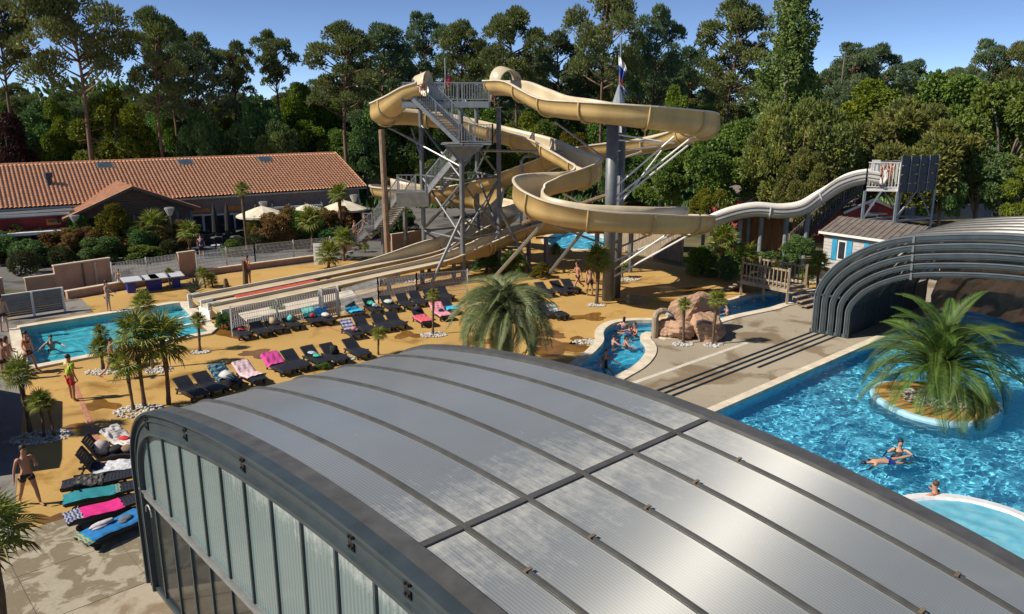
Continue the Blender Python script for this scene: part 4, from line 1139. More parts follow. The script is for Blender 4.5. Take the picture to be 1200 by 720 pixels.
# porch with its own gabled roof
g_ap = G(152, 220, 5.3); gl = G(80, 252, 3.0); gr = G(226, 241, 3.0); rb_ = G(128, 209, 5.55)
fd = Vector((gr.x - gl.x, gr.y - gl.y, 0)).normalized(); fn = Vector((-fd.y, fd.x, 0))
gap = (gl + gr) / 2; gap.z = 5.0
porch = thing('restaurant_porch', (gap.x, gap.y, 0), 'gabled entrance porch with a smooth clay roof and dark slatted gable', 'porch')
PB = porch.location
half = (gr - gl).length / 2; apx = Vector((gap.x, gap.y, 4.85))
back_ = fn * 9
for a_, nm_ in ((gl, 'roof_plane'), (gr, 'roof_plane')):
    d_ = (a_ - apx).normalized() * .5; a2_ = a_ + d_ - fn * .5; b2_ = apx - fn * .5
    b = MB(base=PB); b.add([a2_, b2_, b2_ + back_, a2_ + back_] + [p - Vector((0, 0, .14)) for p in (a2_, b2_, b2_ + back_, a2_ + back_)], [(0, 1, 2, 3), (7, 6, 5, 4), (0, 4, 5, 1), (1, 5, 6, 2), (2, 6, 7, 3), (3, 7, 4, 0)])
    b.build(nm_, M_ridge, porch)
    b = MB(base=PB); b.bar(a2_ - Vector((0, 0, .12)), b2_ - Vector((0, 0, .12)), .08, .22); b.build('bargeboard', M_wood, porch)
    sl_ = (b2_ - a2_)
    for k in range(24):
        p = a2_ + back_ * ((k + .5) / 24)
        b = MB(base=PB); b.tube([p + Vector((0, 0, .0)), p + sl_ + Vector((0, 0, .0))], .075, 5); b.build('cover_tile_row', M_ridge, porch)
for k in range(11):
    z0 = 2.95 + k * .165; q = (4.85 - z0 - .1) / (4.85 - 3.0); w_ = min(1, q) * half
    if w_ < .2: continue
    b = MB(base=PB); c_ = Vector((gap.x, gap.y, z0)); b.bar(c_ - fd * w_, c_ + fd * w_, .05, .13); b.build('cladding_board', M_wood, porch)
b = MB(base=PB); b.bar(Vector((gl.x, gl.y, 2.75)), Vector((gr.x, gr.y, 2.75)), .16, .3); b.build('beam', M_wood, porch)
for q in (.02, .5, .86, .98):
    p = Vector((gl.x, gl.y, 0)).lerp(Vector((gr.x, gr.y, 0)), q); b = MB(base=PB); b.bar(p, p + Vector((0, 0, 2.65)), .16, .16); b.build('post', M_steelB, porch)
for q in range(7):
    p = Vector((gl.x, gl.y, 0)).lerp(Vector((gr.x, gr.y, 0)), .05 + q * .13) + fn * 2.5; 
    b = MB(base=PB); b.bar(p, p + fd * 1.5, .05, .05); b.prism([v_.xy for v_ in (p, p + fd * 1.7, p + fd * 1.7 + fn * .06, p + fn * .06)], .1, 2.6); b.build('glass_panel', M_glass, porch)
# red annex on the far left, under the main eave
rd0, rd1 = on_eave(-70, 259.5, d=-1.3), on_eave(81, 250.5, d=-1.3)
ra = thing('red_kiosk', ((rd0.x + rd1.x) / 2, (rd0.y + rd1.y) / 2, 0), 'dark red kiosk front with a pale awning and an orange sign, far left', 'kiosk')
RBs = ra.location
rd = Vector((rd1.x - rd0.x, rd1.y - rd0.y, 0)).normalized(); rn = Vector((-rd.y, rd.x, 0))
KZ = rd1.z
b = MB(base=RBs); b.prism([p.xy for p in (rd0, rd1, rd1 + rn * 1.7, rd0 + rn * 1.7)], 0, KZ - .05); b.build('wall', M_redwall, ra)
b = MB(base=RBs); b.prism([p.xy for p in (rd0 - rn * .4, rd1 - rn * .4 + rd * .3, rd1 + rn * 1.8 + rd * .3, rd0 + rn * 1.8)], KZ - .04, KZ + .28); b.build('flat_roof', M_steelD, ra)
b = MB(base=RBs); b.bar(rd0 - rn * .45 + Vector((0, 0, .1)), rd1 - rn * .45 + Vector((0, 0, .1)), .08, .16); b.build('fascia', M_white, ra)
def rpx(x, y, dd):
    r_ = ray(x, y); o = Vector((0, 0, HCAM)); p0 = rd0 - rn * dd; t = (p0 - o).dot(rn) / r_.dot(rn); return o + r_ * t
a_, c_ = rpx(0, 275, 1.3), rpx(75, 270, 1.3)
b = MB(base=RBs); b.add([a_, c_, rpx(75, 267, .02), rpx(0, 272, .02), a_ - Vector((0, 0, .2)), c_ - Vector((0, 0, .2))], [(0, 1, 2, 3), (4, 5, 1, 0)]); b.build('awning', M_white, ra)
a_, c_ = rpx(55, 264, .08), rpx(71, 256, .08)
b = MB(base=RBs); b.prism([p.xy for p in (a_, c_, c_ + rn * .05, a_ + rn * .05)], a_.z, c_.z); sg = b.build('sign', M_sign, ra)
a_, c_ = rpx(56.5, 262, .11), rpx(66, 258.5, .11)
b = MB(base=RBs)
for k in range(6):
    p = a_.lerp(c_, k / 5); b.bar(Vector((p.x, p.y, a_.z + .12)), Vector((p.x, p.y, a_.z + .12)) + rd * .14 + Vector((0, 0, .0 if k % 2 else .12)), .03, .14)
b.build('sign_print', M_wood, sg); sg2 = bpy.data.objects['sign_print']; sg2['kind'] = 'stuff'
a_ = rpx(68.5, 261.5, .11); b = MB(base=RBs); b.ball(a_ + Vector((0, 0, .2)), (.16, .04, .22), 8, 5); b.build('sign_emblem', M_black, sg)
a_, c_ = rpx(2, 290, .02), rpx(70, 276, .02)
b = MB(base=RBs); b.prism([p.xy for p in (a_, c_, c_ + rn * .05, a_ + rn * .05)], .9, 1.9); b.build('serving_hatch', M_glass, ra)

# umbrellas, lamps, cafe furniture
M_canvas = mat('cream_canvas', (.62, .56, .43), .85, var=.12, scale=2)
def parasol(name, loc, rad, h, label, rz):
    t = thing(name, loc, label, 'parasol', 'open cream parasols on the cafe terrace', rz)
    b = MB(); P = [[Vector((0, 0, h + rad * .34))] * 17]
    rows = []
    for j, q in enumerate((.02, .35, .7, 1.0)):
        rows.append([Vector((q * rad * math.cos(2 * math.pi * k / 16) * (1 if k % 2 == 0 else .965), q * rad * math.sin(2 * math.pi * k / 16) * (1 if k % 2 == 0 else .965), h + rad * .34 * (1 - q ** 1.15) - (.02 if k % 2 else 0))) for k in range(16)])
    rows.append([v_ - Vector((0, 0, .16)) for v_ in rows[-1]])
    b.grid(rows, closed=True); b.build('canopy', M_canvas, t)
    b = MB(); b.tube([(0, 0, 0), (0, 0, h + rad * .36)], .04, 8); b.build('pole', M_white, t)
    b = MB(); b.box((0, 0, .05), (.6, .6, .1)); b.build('base', M_steelD, t)
    for k in range(8):
        a = math.pi * 2 * k / 8; b = MB(); b.bar((0, 0, h - .05), (rad * .95 * math.cos(a), rad * .95 * math.sin(a), h + .0), .03, .03); b.build('rib', M_steel, t)
    return t
def face_pt(x, y, d): 
    p = on_eave(x, y, d=d); return Vector((p.x, p.y, 0))
for (x, y, rr_, lab) in ((308, 262, 2.0, 'cream open parasol on the terrace, left of three, printed along its edge'), (361, 256, 1.7, 'cream open parasol on the terrace, middle one of three'), (404, 257, 2.0, 'cream open parasol at the terrace end beside the building corner')):
    p = face_pt(x, y, -4.5); parasol('parasol', p, rr_, 2.35, lab, .4)
def closed_parasol(p, h, m, label, grp=None):
    t = thing('closed_parasol', p, label, 'parasol', grp)
    b = MB(); b.tube([(0, 0, .9), (0, 0, 1.1), (.02, 0, h * .75), (0, 0, h)], [.12, .26, .20, .05], 9); b.build('folded_canopy', m, t)
    b = MB(); b.tube([(0, 0, 0), (0, 0, .95)], .04, 6); b.build('pole', M_steel, t)
    b = MB(); b.box((0, 0, .04), (.7, .7, .08)); b.build('base', M_white, t)
M_blackcl = mat('black_canvas', (.018, .018, .022), .85)
closed_parasol(face_pt(253, 276, -3.2), 3.3, M_blackcl, 'left one of two closed black parasols before the glass doors', 'closed black parasols')
closed_parasol(face_pt(268, 274, -3.0), 3.3, M_blackcl, 'right one of two closed black parasols before the glass doors', 'closed black parasols')
closed_parasol(G(55, 297), 2.5, M_white, 'closed white parasol standing before the red kiosk')
M_shade = mat('lamp_shade', (.55, .53, .48), .5)
for (x, ty, by, lab) in ((93.5, 253, 300, 'street lamp with cone shade left of the porch, before the red kiosk'), (204, 244, 297, 'street lamp with cone shade at the right end of the porch'), (311.5, 237, 278, 'street lamp with cone shade beside the left cream parasol'), (417, 229, 276, 'street lamp with cone shade at the building corner')):
    p = G(x, by); q = AT(x, ty, p.y); t = thing('street_lamp', p, lab, 'street lamp', 'lamps before the restaurant')
    b = MB(); b.tube([(0, 0, 0), (0, 0, q.z - .5)], .06, 8); b.build('post', M_steel, t)
    b = MB(); b.tube([(0, 0, q.z - .55), (0, 0, q.z - .05), (0, 0, q.z)], [.14, .36, .36], 10); b.build('lamp_shade', M_shade, t)
    b = MB(); b.tube([(0, 0, q.z + .003), (0, 0, q.z + .05)], [.38, .30], 10); b.build('cap', M_steel, t)
ct = thing('cafe_table', (0, 0, 0), 'dark round cafe table', 'table')
b = MB(); b.tube([(0, 0, .70), (0, 0, .74)], .42, 12); b.build('tabletop', M_steelD, ct)
b = MB(); b.tube([(0, 0, .03), (0, 0, .70)], .04, 6); b.build('leg', M_black, ct)
b = MB(); b.tube([(0, 0, 0), (0, 0, .03)], .26, 10); b.build('base', M_black, ct)
cc = thing('cafe_chair', (0, 0, 0), 'dark cafe chair', 'chair')
b = MB(); b.box((0, 0, .45), (.42, .42, .04)); b.build('seat', M_black, cc)
b = MB(); b.box((-.2, 0, .68), (.03, .42, .42)); b.build('backrest', M_black, cc)
for sx_ in (-1, 1):
    for sy_ in (-1, 1): b = MB(); b.bar((.18 * sx_, .18 * sy_, 0), (.18 * sx_, .18 * sy_, .44), .03, .03); b.build('leg', M_black, cc)
for (x, y) in ((243, 286), (254, 289), (266, 284), (276, 288), (272, 280), (282, 281)):
    p = G(x, y); place(ct, p, 0, 1, 'dark cafe table on the blue grey terrace by the closed black parasols', 'cafe tables on the terrace')
    for a in (.3, 2.0, 3.6, 5.2):
        place(cc, p + Vector((math.cos(a), math.sin(a), 0)) * .72, a + math.pi, 1, 'dark chair pulled up to a cafe table on the terrace', 'cafe chairs on the terrace')

# ------------------------------------------------------------------ walls, fences, sheds
def wall_thing(name, p, q, h, th_, m, label, cat='wall', cap=True, z0=0):
    p, q = Vector(p), Vector(q); p.z = q.z = 0
    t = thing(name, (p + q) / 2, label, cat); d = (q - p).normalized(); n = Vector((-d.y, d.x, 0)); B = t.location
    b = MB(base=B); b.prism([v_.xy for v_ in (p, q, q + n * th_, p + n * th_)], 0, h); b.build('wall_body', m, t)
    if cap:
        b = MB(base=B); b.prism([v_.xy for v_ in (p - d * .03 - n * .03, q + d * .03 - n * .03, q + d * .03 + n * (th_ + .03), p - d * .03 + n * (th_ + .03))], h + .002, h + .07); b.build('wall_cap', M_pinkcap, t)
    return t
w1 = wall_thing('pink_wall', G(68, 347), G(133, 336), 1.75, .2, M_pink, 'tall pinkish wall panel left of the mesh fence, behind the small pool')
for q in (.5, .72): 
    p = G(68, 347).lerp(G(133, 336), q); b = MB(base=w1.location); b.bar((p.x, p.y - .05, .1), (p.x, p.y - .05, 1.7), .12, .06); b.build('pilaster', M_pinkcap if q > .6 else M_wood, w1)
wall_thing('pink_wall', G(33, 352), G(68, 347), 1.25, .2, M_pink, 'lower pinkish wall behind the grey board screen, far left')
wall_thing('pink_wall', G(-30, 360), G(7, 353), 1.3, .2, M_pink, 'pinkish wall stub at the left edge of the picture')
wall_thing('pink_wall', G(212, 326), G(231, 323), 1.6, .2, M_pink, 'short pinkish wall panel between two mesh fence runs, behind the ping-pong tables')
wall_thing('low_wall', G(80, 351), G(212, 327.5), .42, .3, M_pink, 'low pinkish wall under the mesh fence behind the ping-pong tables')
wall_thing('low_wall', G(231, 324.5), G(388, 304), .35, .3, M_pink, 'low pinkish wall at the foot of the right mesh fence run')
wall_thing('pink_wall', G(460, 299), G(478, 296.2), 1.5, .15, M_pink, 'left of two pink fence panels under the tower stairs')
wall_thing('pink_wall', G(479.5, 296), G(498, 293), 1.5, .15, M_pink, 'right one of two pink fence panels under the tower stairs')
def board_fence(name, p, q, h, nb, posts, m, mp, label, z0=.12):
    p, q = Vector(p), Vector(q); t = thing(name, (p + q) / 2, label, 'fence'); B = t.location
    bh = (h - z0) / nb
    for k in range(nb):
        b = MB(base=B); z = z0 + bh * (k + .5); b.bar(p + Vector((0, 0, z)), q + Vector((0, 0, z)), .03, bh * .90); b.build('board', m, t)
    for s_ in posts:
        c = p.lerp(q, s_); b = MB(base=B); b.bar(c + Vector((0, -.05, 0)), c + Vector((0, -.05, h + .06)), .09, .09); b.build('post', mp, t)
    b = MB(base=B); b.bar(p + Vector((0, 0, h + .03)), q + Vector((0, 0, h + .03)), .10, .05); b.build('rail', mp, t)
board_fence('board_screen', G(4, 376), G(77, 365), 1.3, 10, (0, .5, 1), M_greyfence, M_white, 'grey horizontal board screen with white posts beside the small pool')
def mesh_fence(name, pts, h, label, m=M_wire, sp=.09, z0=0):
    P = [Vector(p) for p in pts]; c = sum(P, Vector()) / len(P); t = thing(name, (c.x, c.y, 0), label, 'fence'); B = t.location
    for p, q in zip(P, P[1:]):
        L = (q - p).length; n = max(1, int(round(L / 2.5)))
        for k in range(n):
            a_, c_ = p.lerp(q, k / n), p.lerp(q, (k + 1) / n); b = MB(base=B); l = (c_ - a_).length
            nw = int(l / sp)
            lean = (c_ - a_).normalized() * .28
            for i in range(nw):
                x = a_.lerp(c_, i / nw); y_ = x + lean
                b.bar(x + Vector((0, 0, z0 + .08)), y_ + Vector((0, 0, z0 + h)), .022, .014)
            for i in range(7):
                z = z0 + .08 + (h - .08) * i / 6; b.bar(a_ + Vector((0, 0, z)), c_ + Vector((0, 0, z)), .016, .016)
            b.build('mesh_panel', m, t)['kind'] = 'stuff'
        for k in range(n + 1):
            a_ = p.lerp(q, k / n); b = MB(base=B); b.bar(a_ + Vector((0, -.04, 0)), a_ + Vector((0, -.04, z0 + h + .08)), .07, .07); b.build('post', m, t)
    return t
mesh_fence('mesh_fence', [G(134, 338), G(212, 325)], 1.55, 'white wire mesh fence behind the ping-pong tables')
mesh_fence('mesh_fence', [G(232, 322), G(300, 312), G(388, 302)], 1.5, 'white wire mesh fence in front of the terrace hedge')
mesh_fence('mesh_fence', [G(273, 394), G(376, 374)], 1.45, 'white wire mesh fence beside the chutes, left of the white gate', M_wire)
mesh_fence('mesh_fence', [G(398, 371), G(444, 356), G(489, 350), G(548, 345)], 1.45, 'white wire mesh fence beside the chutes, right of the white gate', M_wire)
gt_ = thing('white_gate', G(387, 373), 'white barred gate in the mesh fence by the loungers', 'gate')
GB = gt_.location; pa, pb = G(378, 374), G(397, 371)
for p in (pa, pb): b = MB(base=GB); b.bar(p, p + Vector((0, 0, 1.7)), .12, .12); b.build('gate_post', M_white, gt_)
for k in range(1, 8): p = pa.lerp(pb, k / 8); b = MB(base=GB); b.bar(p + Vector((0, 0, .12)), p + Vector((0, 0, 1.55)), .045, .045); b.build('bar', M_white, gt_)
for z in (.12, 1.55): b = MB(base=GB); b.bar(pa + Vector((0, 0, z)), pb + Vector((0, 0, z)), .06, .06); b.build('rail', M_white, gt_)
# white framed notice by the stair foot
ns = thing('notice_board', G(375, 315), 'white notice board on a post at the foot of the tower stairs', 'sign')
b = MB(base=ns.location); p = ns.location; b.box((p.x, p.y, 1.0), (.75, .05, 1.5)); b.build('board', M_white, ns); b = MB(base=ns.location)
for k in range(5): b.box((p.x, p.y - .03, 1.5 - k * .2), (.5, .012, .05))
b.build('print', M_steelB, ns)['kind'] = 'stuff'
# vertical plank screen by the splash pool, reed screen and red huts behind the pale slide
def plank_fence(name, p, q, h, n, m, label, jit=.06, tilt=0):
    p, q = Vector(p), Vector(q); t = thing(name, (p + q) / 2, label, 'fence'); B = t.location; rr = random.Random(n)
    d = (q - p).normalized(); w_ = (q - p).length / n
    for k in range(n):
        a_ = p.lerp(q, (k + .5) / n); hh = h + rr.uniform(-jit, jit)
        b = MB(base=B); b.box((a_.x, a_.y + rr.uniform(-.015, .015), hh / 2), (w_ * .94, .05, hh), rz=math.atan2(d.y, d.x)); b.build('plank', m, t)
    for z in (h * .25, h * .8): b = MB(base=B); b.bar(p + Vector((0, .06, z)), q + Vector((0, .06, z)), .06, .1); b.build('rail', m, t)
    return t
plank_fence('plank_screen', G(728, 295), G(800, 308), 2.0, 26, M_timber, 'weathered vertical plank screen beside the splash pool')
plank_fence('reed_screen', G(862, 294), G(918, 300), 3.0, 30, M_reed, 'brown reed screen behind the posts of the pale slide', .04)
def cabin(name, p, q, h, dep, rise, wm, rm, label, win=(), shutters=None):
    p, q = Vector(p), Vector(q); p.z = q.z = 0; d = (q - p).normalized(); n = Vector((-d.y, d.x, 0)); t = thing(name, (p + q) / 2 + n * dep / 2, label, 'cabin'); B = t.location
    L = (q - p).length
    nb = max(6, int(h / .22))
    b = MB(base=B); b.prism([v_.xy for v_ in (p, q, q + n * dep, p + n * dep)], 0, h); b.build('wall', wm, t)
    for k in range(nb):
        z = h * (k + .5) / nb; b = MB(base=B); b.bar(p - n * .015 + Vector((0, 0, z)), q - n * .015 + Vector((0, 0, z)), .03, h / nb * .9); b.build('cladding_board', wm, t)
    ov = .3
    e0, e1_, m0, m1, b0, b1 = [v_ for v_ in (p - n * ov - d * ov + Vector((0, 0, h)), q - n * ov + d * ov + Vector((0, 0, h)), p + n * dep / 2 - d * ov + Vector((0, 0, h + rise)), q + n * dep / 2 + d * ov + Vector((0, 0, h + rise)), p + n * (dep + ov) - d * ov + Vector((0, 0, h)), q + n * (dep + ov) + d * ov + Vector((0, 0, h)))]
    for A_, B_, C_, D_ in ((e0, e1_, m1, m0), (b0, b1, m1, m0)):
        b = MB(base=B); dn = Vector((0, 0, -.08)); b.add([A_, B_, C_, D_, A_ + dn, B_ + dn, C_ + dn, D_ + dn], [(0, 1, 2, 3), (7, 6, 5, 4), (0, 4, 5, 1), (1, 5, 6, 2), (2, 6, 7, 3), (3, 7, 4, 0)]); b.build('roof_plane', rm, t)
        nr = int(L / .35)
        b = MB(base=B)
        for k in range(nr):
            s_ = (k + .5) / nr; b.bar(A_.lerp(B_, s_) + Vector((0, 0, .015)), D_.lerp(C_, s_) + Vector((0, 0, .015)), .09, .05)
        b.build('roof_ridges', rm, t)['kind'] = 'stuff'
    b = MB(base=B)
    for a_ in (p + d * .0, q - d * .05):
        b.add([a_ + Vector((0, 0, h)), a_ + n * dep + Vector((0, 0, h)), a_ + n * dep / 2 + Vector((0, 0, h + rise * .93))] + [v_ + d * .05 for v_ in (a_ + Vector((0, 0, h)), a_ + n * dep + Vector((0, 0, h)), a_ + n * dep / 2 + Vector((0, 0, h + rise * .93)))], [(0, 1, 2), (5, 4, 3), (0, 3, 4, 1), (1, 4, 5, 2), (2, 5, 3, 0)])
    b.build('gable', wm, t)['kind'] = 'stuff'
    b = MB(base=B); b.bar(e0 - Vector((0, 0, .05)), e1_ - Vector((0, 0, .05)), .05, .16); b.build('fascia', M_white, t)
    for s0, s1, z0, z1 in win:
        a_, c_ = p + d * s0 - n * .05, p + d * s1 - n * .05
        b = MB(base=B); b.prism([v_.xy for v_ in (a_, c_, c_ + n * .04, a_ + n * .04)], z0, z1); wo_ = b.build('window', M_white, t)
        b = MB(base=B); b.prism([v_.xy for v_ in (a_ + d * .08 - n * .02, c_ - d * .08 - n * .02, c_ - d * .08, a_ + d * .08)], z0 + .08, z1 - .08); b.build('pane', M_glass, wo_)
        if shutters:
            for a2_, c2_ in ((a_ - d * .42, a_ - d * .04), (c_ + d * .04, c_ + d * .42)):
                b = MB(base=B); b.prism([v_.xy for v_ in (a2_ - n * .03, c2_ - n * .03, c2_ + n * .02, a2_ + n * .02)], z0 - .05, z1 + .05); b.build('shutter', shutters, t)
    return t
M_siding = mat('white_siding', (.50, .48, .45), .7, var=.15, scale=2)
M_cabred = mat('red_siding', (.34, .045, .05), .7, var=.2)
M_cabroof = mat('grey_tile_sheet', (.14, .12, .105), .7, var=.3)
M_shut = mat('blue_shutter', (.03, .30, .52), .6)
cabin('white_cabin', G(967, 271.5, 2.5), G(1062, 284.5, 2.5), 2.5, 4.2, .85, M_siding, M_cabroof, 'white holiday cabin with bright blue shutters behind the folded enclosure', ((1.05, 1.65, .75, 2.05), (3.3, 3.9, .75, 2.05)), M_shut)
def gabled_front(name, p, q, h, rise, dep, label):
    p, q = Vector(p), Vector(q); p.z = q.z = 0; d = (q - p).normalized(); n = Vector((-d.y, d.x, 0)); t = thing(name, (p + q) / 2 + n * dep / 2, label, 'cabin'); B = t.location; m_ = (p + q) / 2
    b = MB(base=B); P = [p, q, q + Vector((0, 0, h)), m_ + Vector((0, 0, h + rise)), p + Vector((0, 0, h))]; n0 = len(P)
    b.add(P + [v_ + n * dep for v_ in P], [(0, 1, 2, 3, 4), (9, 8, 7, 6, 5)] + [(i, (i + 1) % 5, (i + 1) % 5 + 5, i + 5) for i in range(5)]); b.build('wall', M_cabred, t)
    for a_ in (p, q):
        A_ = a_ + Vector((0, 0, h)) + (a_ - m_).normalized() * .3 - Vector((0, 0, .12)); M_ = m_ + Vector((0, 0, h + rise + .03))
        b = MB(base=B); dn = Vector((0, 0, .09)); P = [A_ - n * .3, M_ - n * .3, M_ + n * (dep + .2), A_ + n * (dep + .2)]; b.add(P + [v_ + dn for v_ in P], [(0, 1, 2, 3), (7, 6, 5, 4), (0, 4, 5, 1), (1, 5, 6, 2), (2, 6, 7, 3), (3, 7, 4, 0)]); b.build('roof_plane', M_cabroof, t)
        b = MB(base=B); b.bar(A_ - n * .33 + Vector((0, 0, .02)), M_ - n * .33 + Vector((0, 0, .02)), .06, .2); b.build('bargeboard', M_white, t)
    b = MB(base=B); b.box(((p.x + q.x) / 2, (p.y + q.y) / 2, h + rise * .62), (.5, .3, .28), rz=math.atan2(d.y, d.x)); b.build('gable_vent', M_white, t)
    b = MB(base=B); c_ = m_ - n * .06; b.box((c_.x, c_.y, h * .62), (1.5, .1, h * .5), rz=math.atan2(d.y, d.x)); w_ = b.build('window', M_white, t)
    b = MB(base=B); c_ = m_ - n * .12; b.box((c_.x, c_.y, h * .62), (1.2, .04, h * .38), rz=math.atan2(d.y, d.x)); b.build('pane', M_glass, w_)
    b = MB(base=B); c_ = m_ - n * .5; b.box((c_.x, c_.y, h * .62 + h * .3), (1.9, .9, .06), rz=math.atan2(d.y, d.x)); b.build('window_hood', M_white, w_)
gabled_front('red_cabin', G(986, 283.5), G(1044, 281), 2.5, .85, 6, 'red gabled cabin with white trim behind the white cabin')
gabled_front('red_cabin', G(874, 268), G(910, 266), 2.5, .8, 6, 'red gabled cabin with white trim left behind the pale slide')
wall_thing('garden_wall', G(1030, 262), G(1500, 238), 1.4, .2, M_steelD, 'low dark wall far right behind the folded enclosure', cap=False)
# far roofs, cars and huts glimpsed between the trunks behind the tower
def hut(p, wdt, dep, h, wm, rm, label, rise=.6, cat='hut', name='camp_hut'):
    cabin(name, p - Vector((wdt / 2, 0, 0)), p + Vector((wdt / 2, 0, 0)), h, dep, rise, wm, rm, label, ((wdt * .3, wdt * .45, .9, 1.9),))
hut(G(455, 231), 5, 4, 2.4, M_cream, M_siding, 'small cream camp hut behind the lower stair landing')
hut(G(490, 228), 4.5, 4, 2.3, M_siding, M_ridge, 'small camp hut with a clay red roof behind the tower stairs', 1.0)
hut(G(482, 213), 8, 4, 2.4, M_siding, M_steelB, 'pale camp hut with a blue grey roof among the trunks behind the tower')
hut(G(445, 212), 9, 4, 2.4, M_siding, M_siding, 'long white camp hut among the trunks left of the tower')
hut(G(600, 220), 9, 4, 2.2, M_siding, M_siding, 'white camp hut behind the spiral slide, under the trees')
hut(G(655, 222), 6, 4, 2.2, M_siding, M_cabroof, 'white camp hut with a grey roof right of the pipe frame')

shade_blk = thing('shade_block', (-20.5, 22.5, 0), 'plain flat roofed service building left of the sun deck', 'building')  # block added out of view to throw shade over the left paving
b = MB(base=shade_blk.location); b.prism([(-19.6, 27.4), (-26, 30), (-24, 19), (-16.6, 21.9), (-16.9, 22.6)], 0, 2.3); b.build('wall', M_pink, shade_blk)
b = MB(base=shade_blk.location); b.prism([(-19.5, 27.5), (-26.1, 30.1), (-24.1, 18.9), (-16.5, 21.85), (-16.8, 22.55)], 2.302, 2.4); b.build('roof', M_steelD, shade_blk)

# ------------------------------------------------------------------ ping-pong tables
M_blue = mat('blue_leg', (.02, .03, .30), .5)
M_top = mat('table_top_paint', (.44, .46, .50), .6, var=.1)
for (p, q, lab) in ((G(153, 345), G(182, 341.5), 'left pale outdoor ping-pong table with blue legs'), (G(184, 341), G(211, 338), 'right pale outdoor ping-pong table with blue legs')):
    d = (q - p).normalized(); c = (p + q) / 2; t = thing('ping_pong_table', c, lab, 'table', 'ping-pong tables by the fence', math.atan2(d.y, d.x))
    L = (q - p).length * .5 + .3
    b = MB(); b.box((0, .5, .78), (2 * L, 1.55, .06)); b.build('table_top', M_top, t)
    b = MB(); b.box((0, .5, .90), (.03, 1.6, .14)); b.build('net', M_steelD, t)
    for s_ in (-.55, .55):
        b = MB(); b.box((s_ * L, .5, .37), (.45, .5, .74)); b.build('leg', M_blue, t)

# ------------------------------------------------------------------ wooden footbridge, rocks, water spout
br = thing('wooden_footbridge', G(885, 348), 'weathered wooden footbridge with slatted railings and steps over the river pool', 'footbridge')
Bb = br.location
bz = .95
n0, n1 = AT(872, 331, G(878, 350).y), AT(926, 343, G(922, 360).y)
dn0 = G(868, 346); dn1 = G(922, 358); sd_ = (dn1 - dn0); sd_.z = 0; ln_ = sd_.length; sd_.normalize(); cr_ = Vector((-sd_.y, sd_.x, 0)); 
if cr_.y < 0: cr_ = -cr_
W_ = 1.7
for k in range(int(ln_ / .16)):
    a_ = dn0 + sd_ * (k * .16 + .08) + Vector((0, 0, bz)); b = MB(base=Bb); b.bar(a_, a_ + cr_ * W_, .145, .045); b.build('deck_plank', M_timber, br)
for o in (0, W_):
    b = MB(base=Bb); b.bar(dn0 + cr_ * o + Vector((0, 0, bz - .14)), dn1 + cr_ * o + Vector((0, 0, bz - .14)), .1, .22); b.build('beam', M_timber, br)
    for z in (.25, 1.0): b = MB(base=Bb); b.bar(dn0 + cr_ * o + Vector((0, 0, bz + z)), dn1 + cr_ * o + Vector((0, 0, bz + z)), .06, .1); b.build('rail', M_timber, br)
    nn_ = int(ln_ / .24)
    for k in range(nn_ + 1):
        a_ = dn0.lerp(dn1, k / nn_) + cr_ * o; b = MB(base=Bb); b.bar(a_ + Vector((0, -.04, bz)), a_ + Vector((0, -.04, bz + 1.06)), .11, .03); b.build('baluster', M_timber, br)
    for k in (0, .5, 1):
        a_ = dn0.lerp(dn1, k) + cr_ * o; b = MB(base=Bb); b.bar(a_ + Vector((0, .04, -.9)), a_ + Vector((0, .04, bz + 1.15)), .12, .12); b.build('post', M_timber, br)
for k in range(4):
    a_ = dn1 + sd_ * (.15 + .3 * k) + Vector((0, 0, bz - .2 * (k + 1))); b = MB(base=Bb); b.bar(a_, a_ + cr_ * W_, .3, .05); b.bar(a_ - sd_ * .13 - Vector((0, 0, .1)), a_ - sd_ * .13 + cr_ * W_ - Vector((0, 0, .1)), .03, .16); b.build('step', M_timber, br)
for k in range(4):
    a_ = dn0 - sd_ * (.15 + .3 * k) + Vector((0, 0, bz - .2 * (k + 1))); b = MB(base=Bb); b.bar(a_, a_ + cr_ * W_, .3, .05); b.build('step', M_timber, br)
def rock(p, r, label, seed, rz=0, squash=(1, 1, 1)):
    bm = bmesh.new(); bmesh.ops.create_icosphere(bm, subdivisions=5, radius=1)
    rr = random.Random(seed); pl = [(Vector((rr.gauss(0, 1), rr.gauss(0, 1), rr.gauss(0, .8))).normalized(), rr.uniform(.62, .92)) for _ in range(16)]
    for v_ in bm.verts:
        d = v_.co.normalized(); q = 1.0
        for nrm_, h in pl:
            c = d.dot(nrm_)
            if c > 1e-3: q = min(q, h / c)
        q = min(q, 1.02) * (1 + .03 * math.sin(d.x * 9 + seed) * math.sin(d.y * 8) + .02 * math.sin(d.z * 17))
        q *= 1 + .07 * mnoise.noise(d * 3.1 + Vector((seed, 0, 0))) + .045 * abs(mnoise.noise(d * 7.3 + Vector((0, seed, 0)))) + .02 * mnoise.noise(d * 17)
        v_.co = d * q
    me = bpy.data.meshes.new('boulder'); bm.to_mesh(me); bm.free(); me.materials.append(M_rock)
    o = link('boulder', me); o.location = p; o.scale = r; o.rotation_euler = (0, 0, rz)
    return tag(o, label, 'rock', 'pink boulders beside the river pool')
rock(G(812, 392) + Vector((0, .6, .75)), (1.75, 1.1, 1.25), 'tall pink boulder between two small palms, topmost of the pile', 3, .5)
rock(G(828, 397) + Vector((0, .3, .45)), (1.2, .9, .85), 'pink boulder at the right foot of the rock pile', 5, 1.5)
rock(G(796, 397) + Vector((0, .3, .38)), (1.0, .8, .7), 'pink boulder in the middle front of the rock pile', 8, .2)
rock(G(779, 396) + Vector((0, .3, .3)), (.75, .6, .55), 'low pink boulder next to the water spout', 12, 2.2)
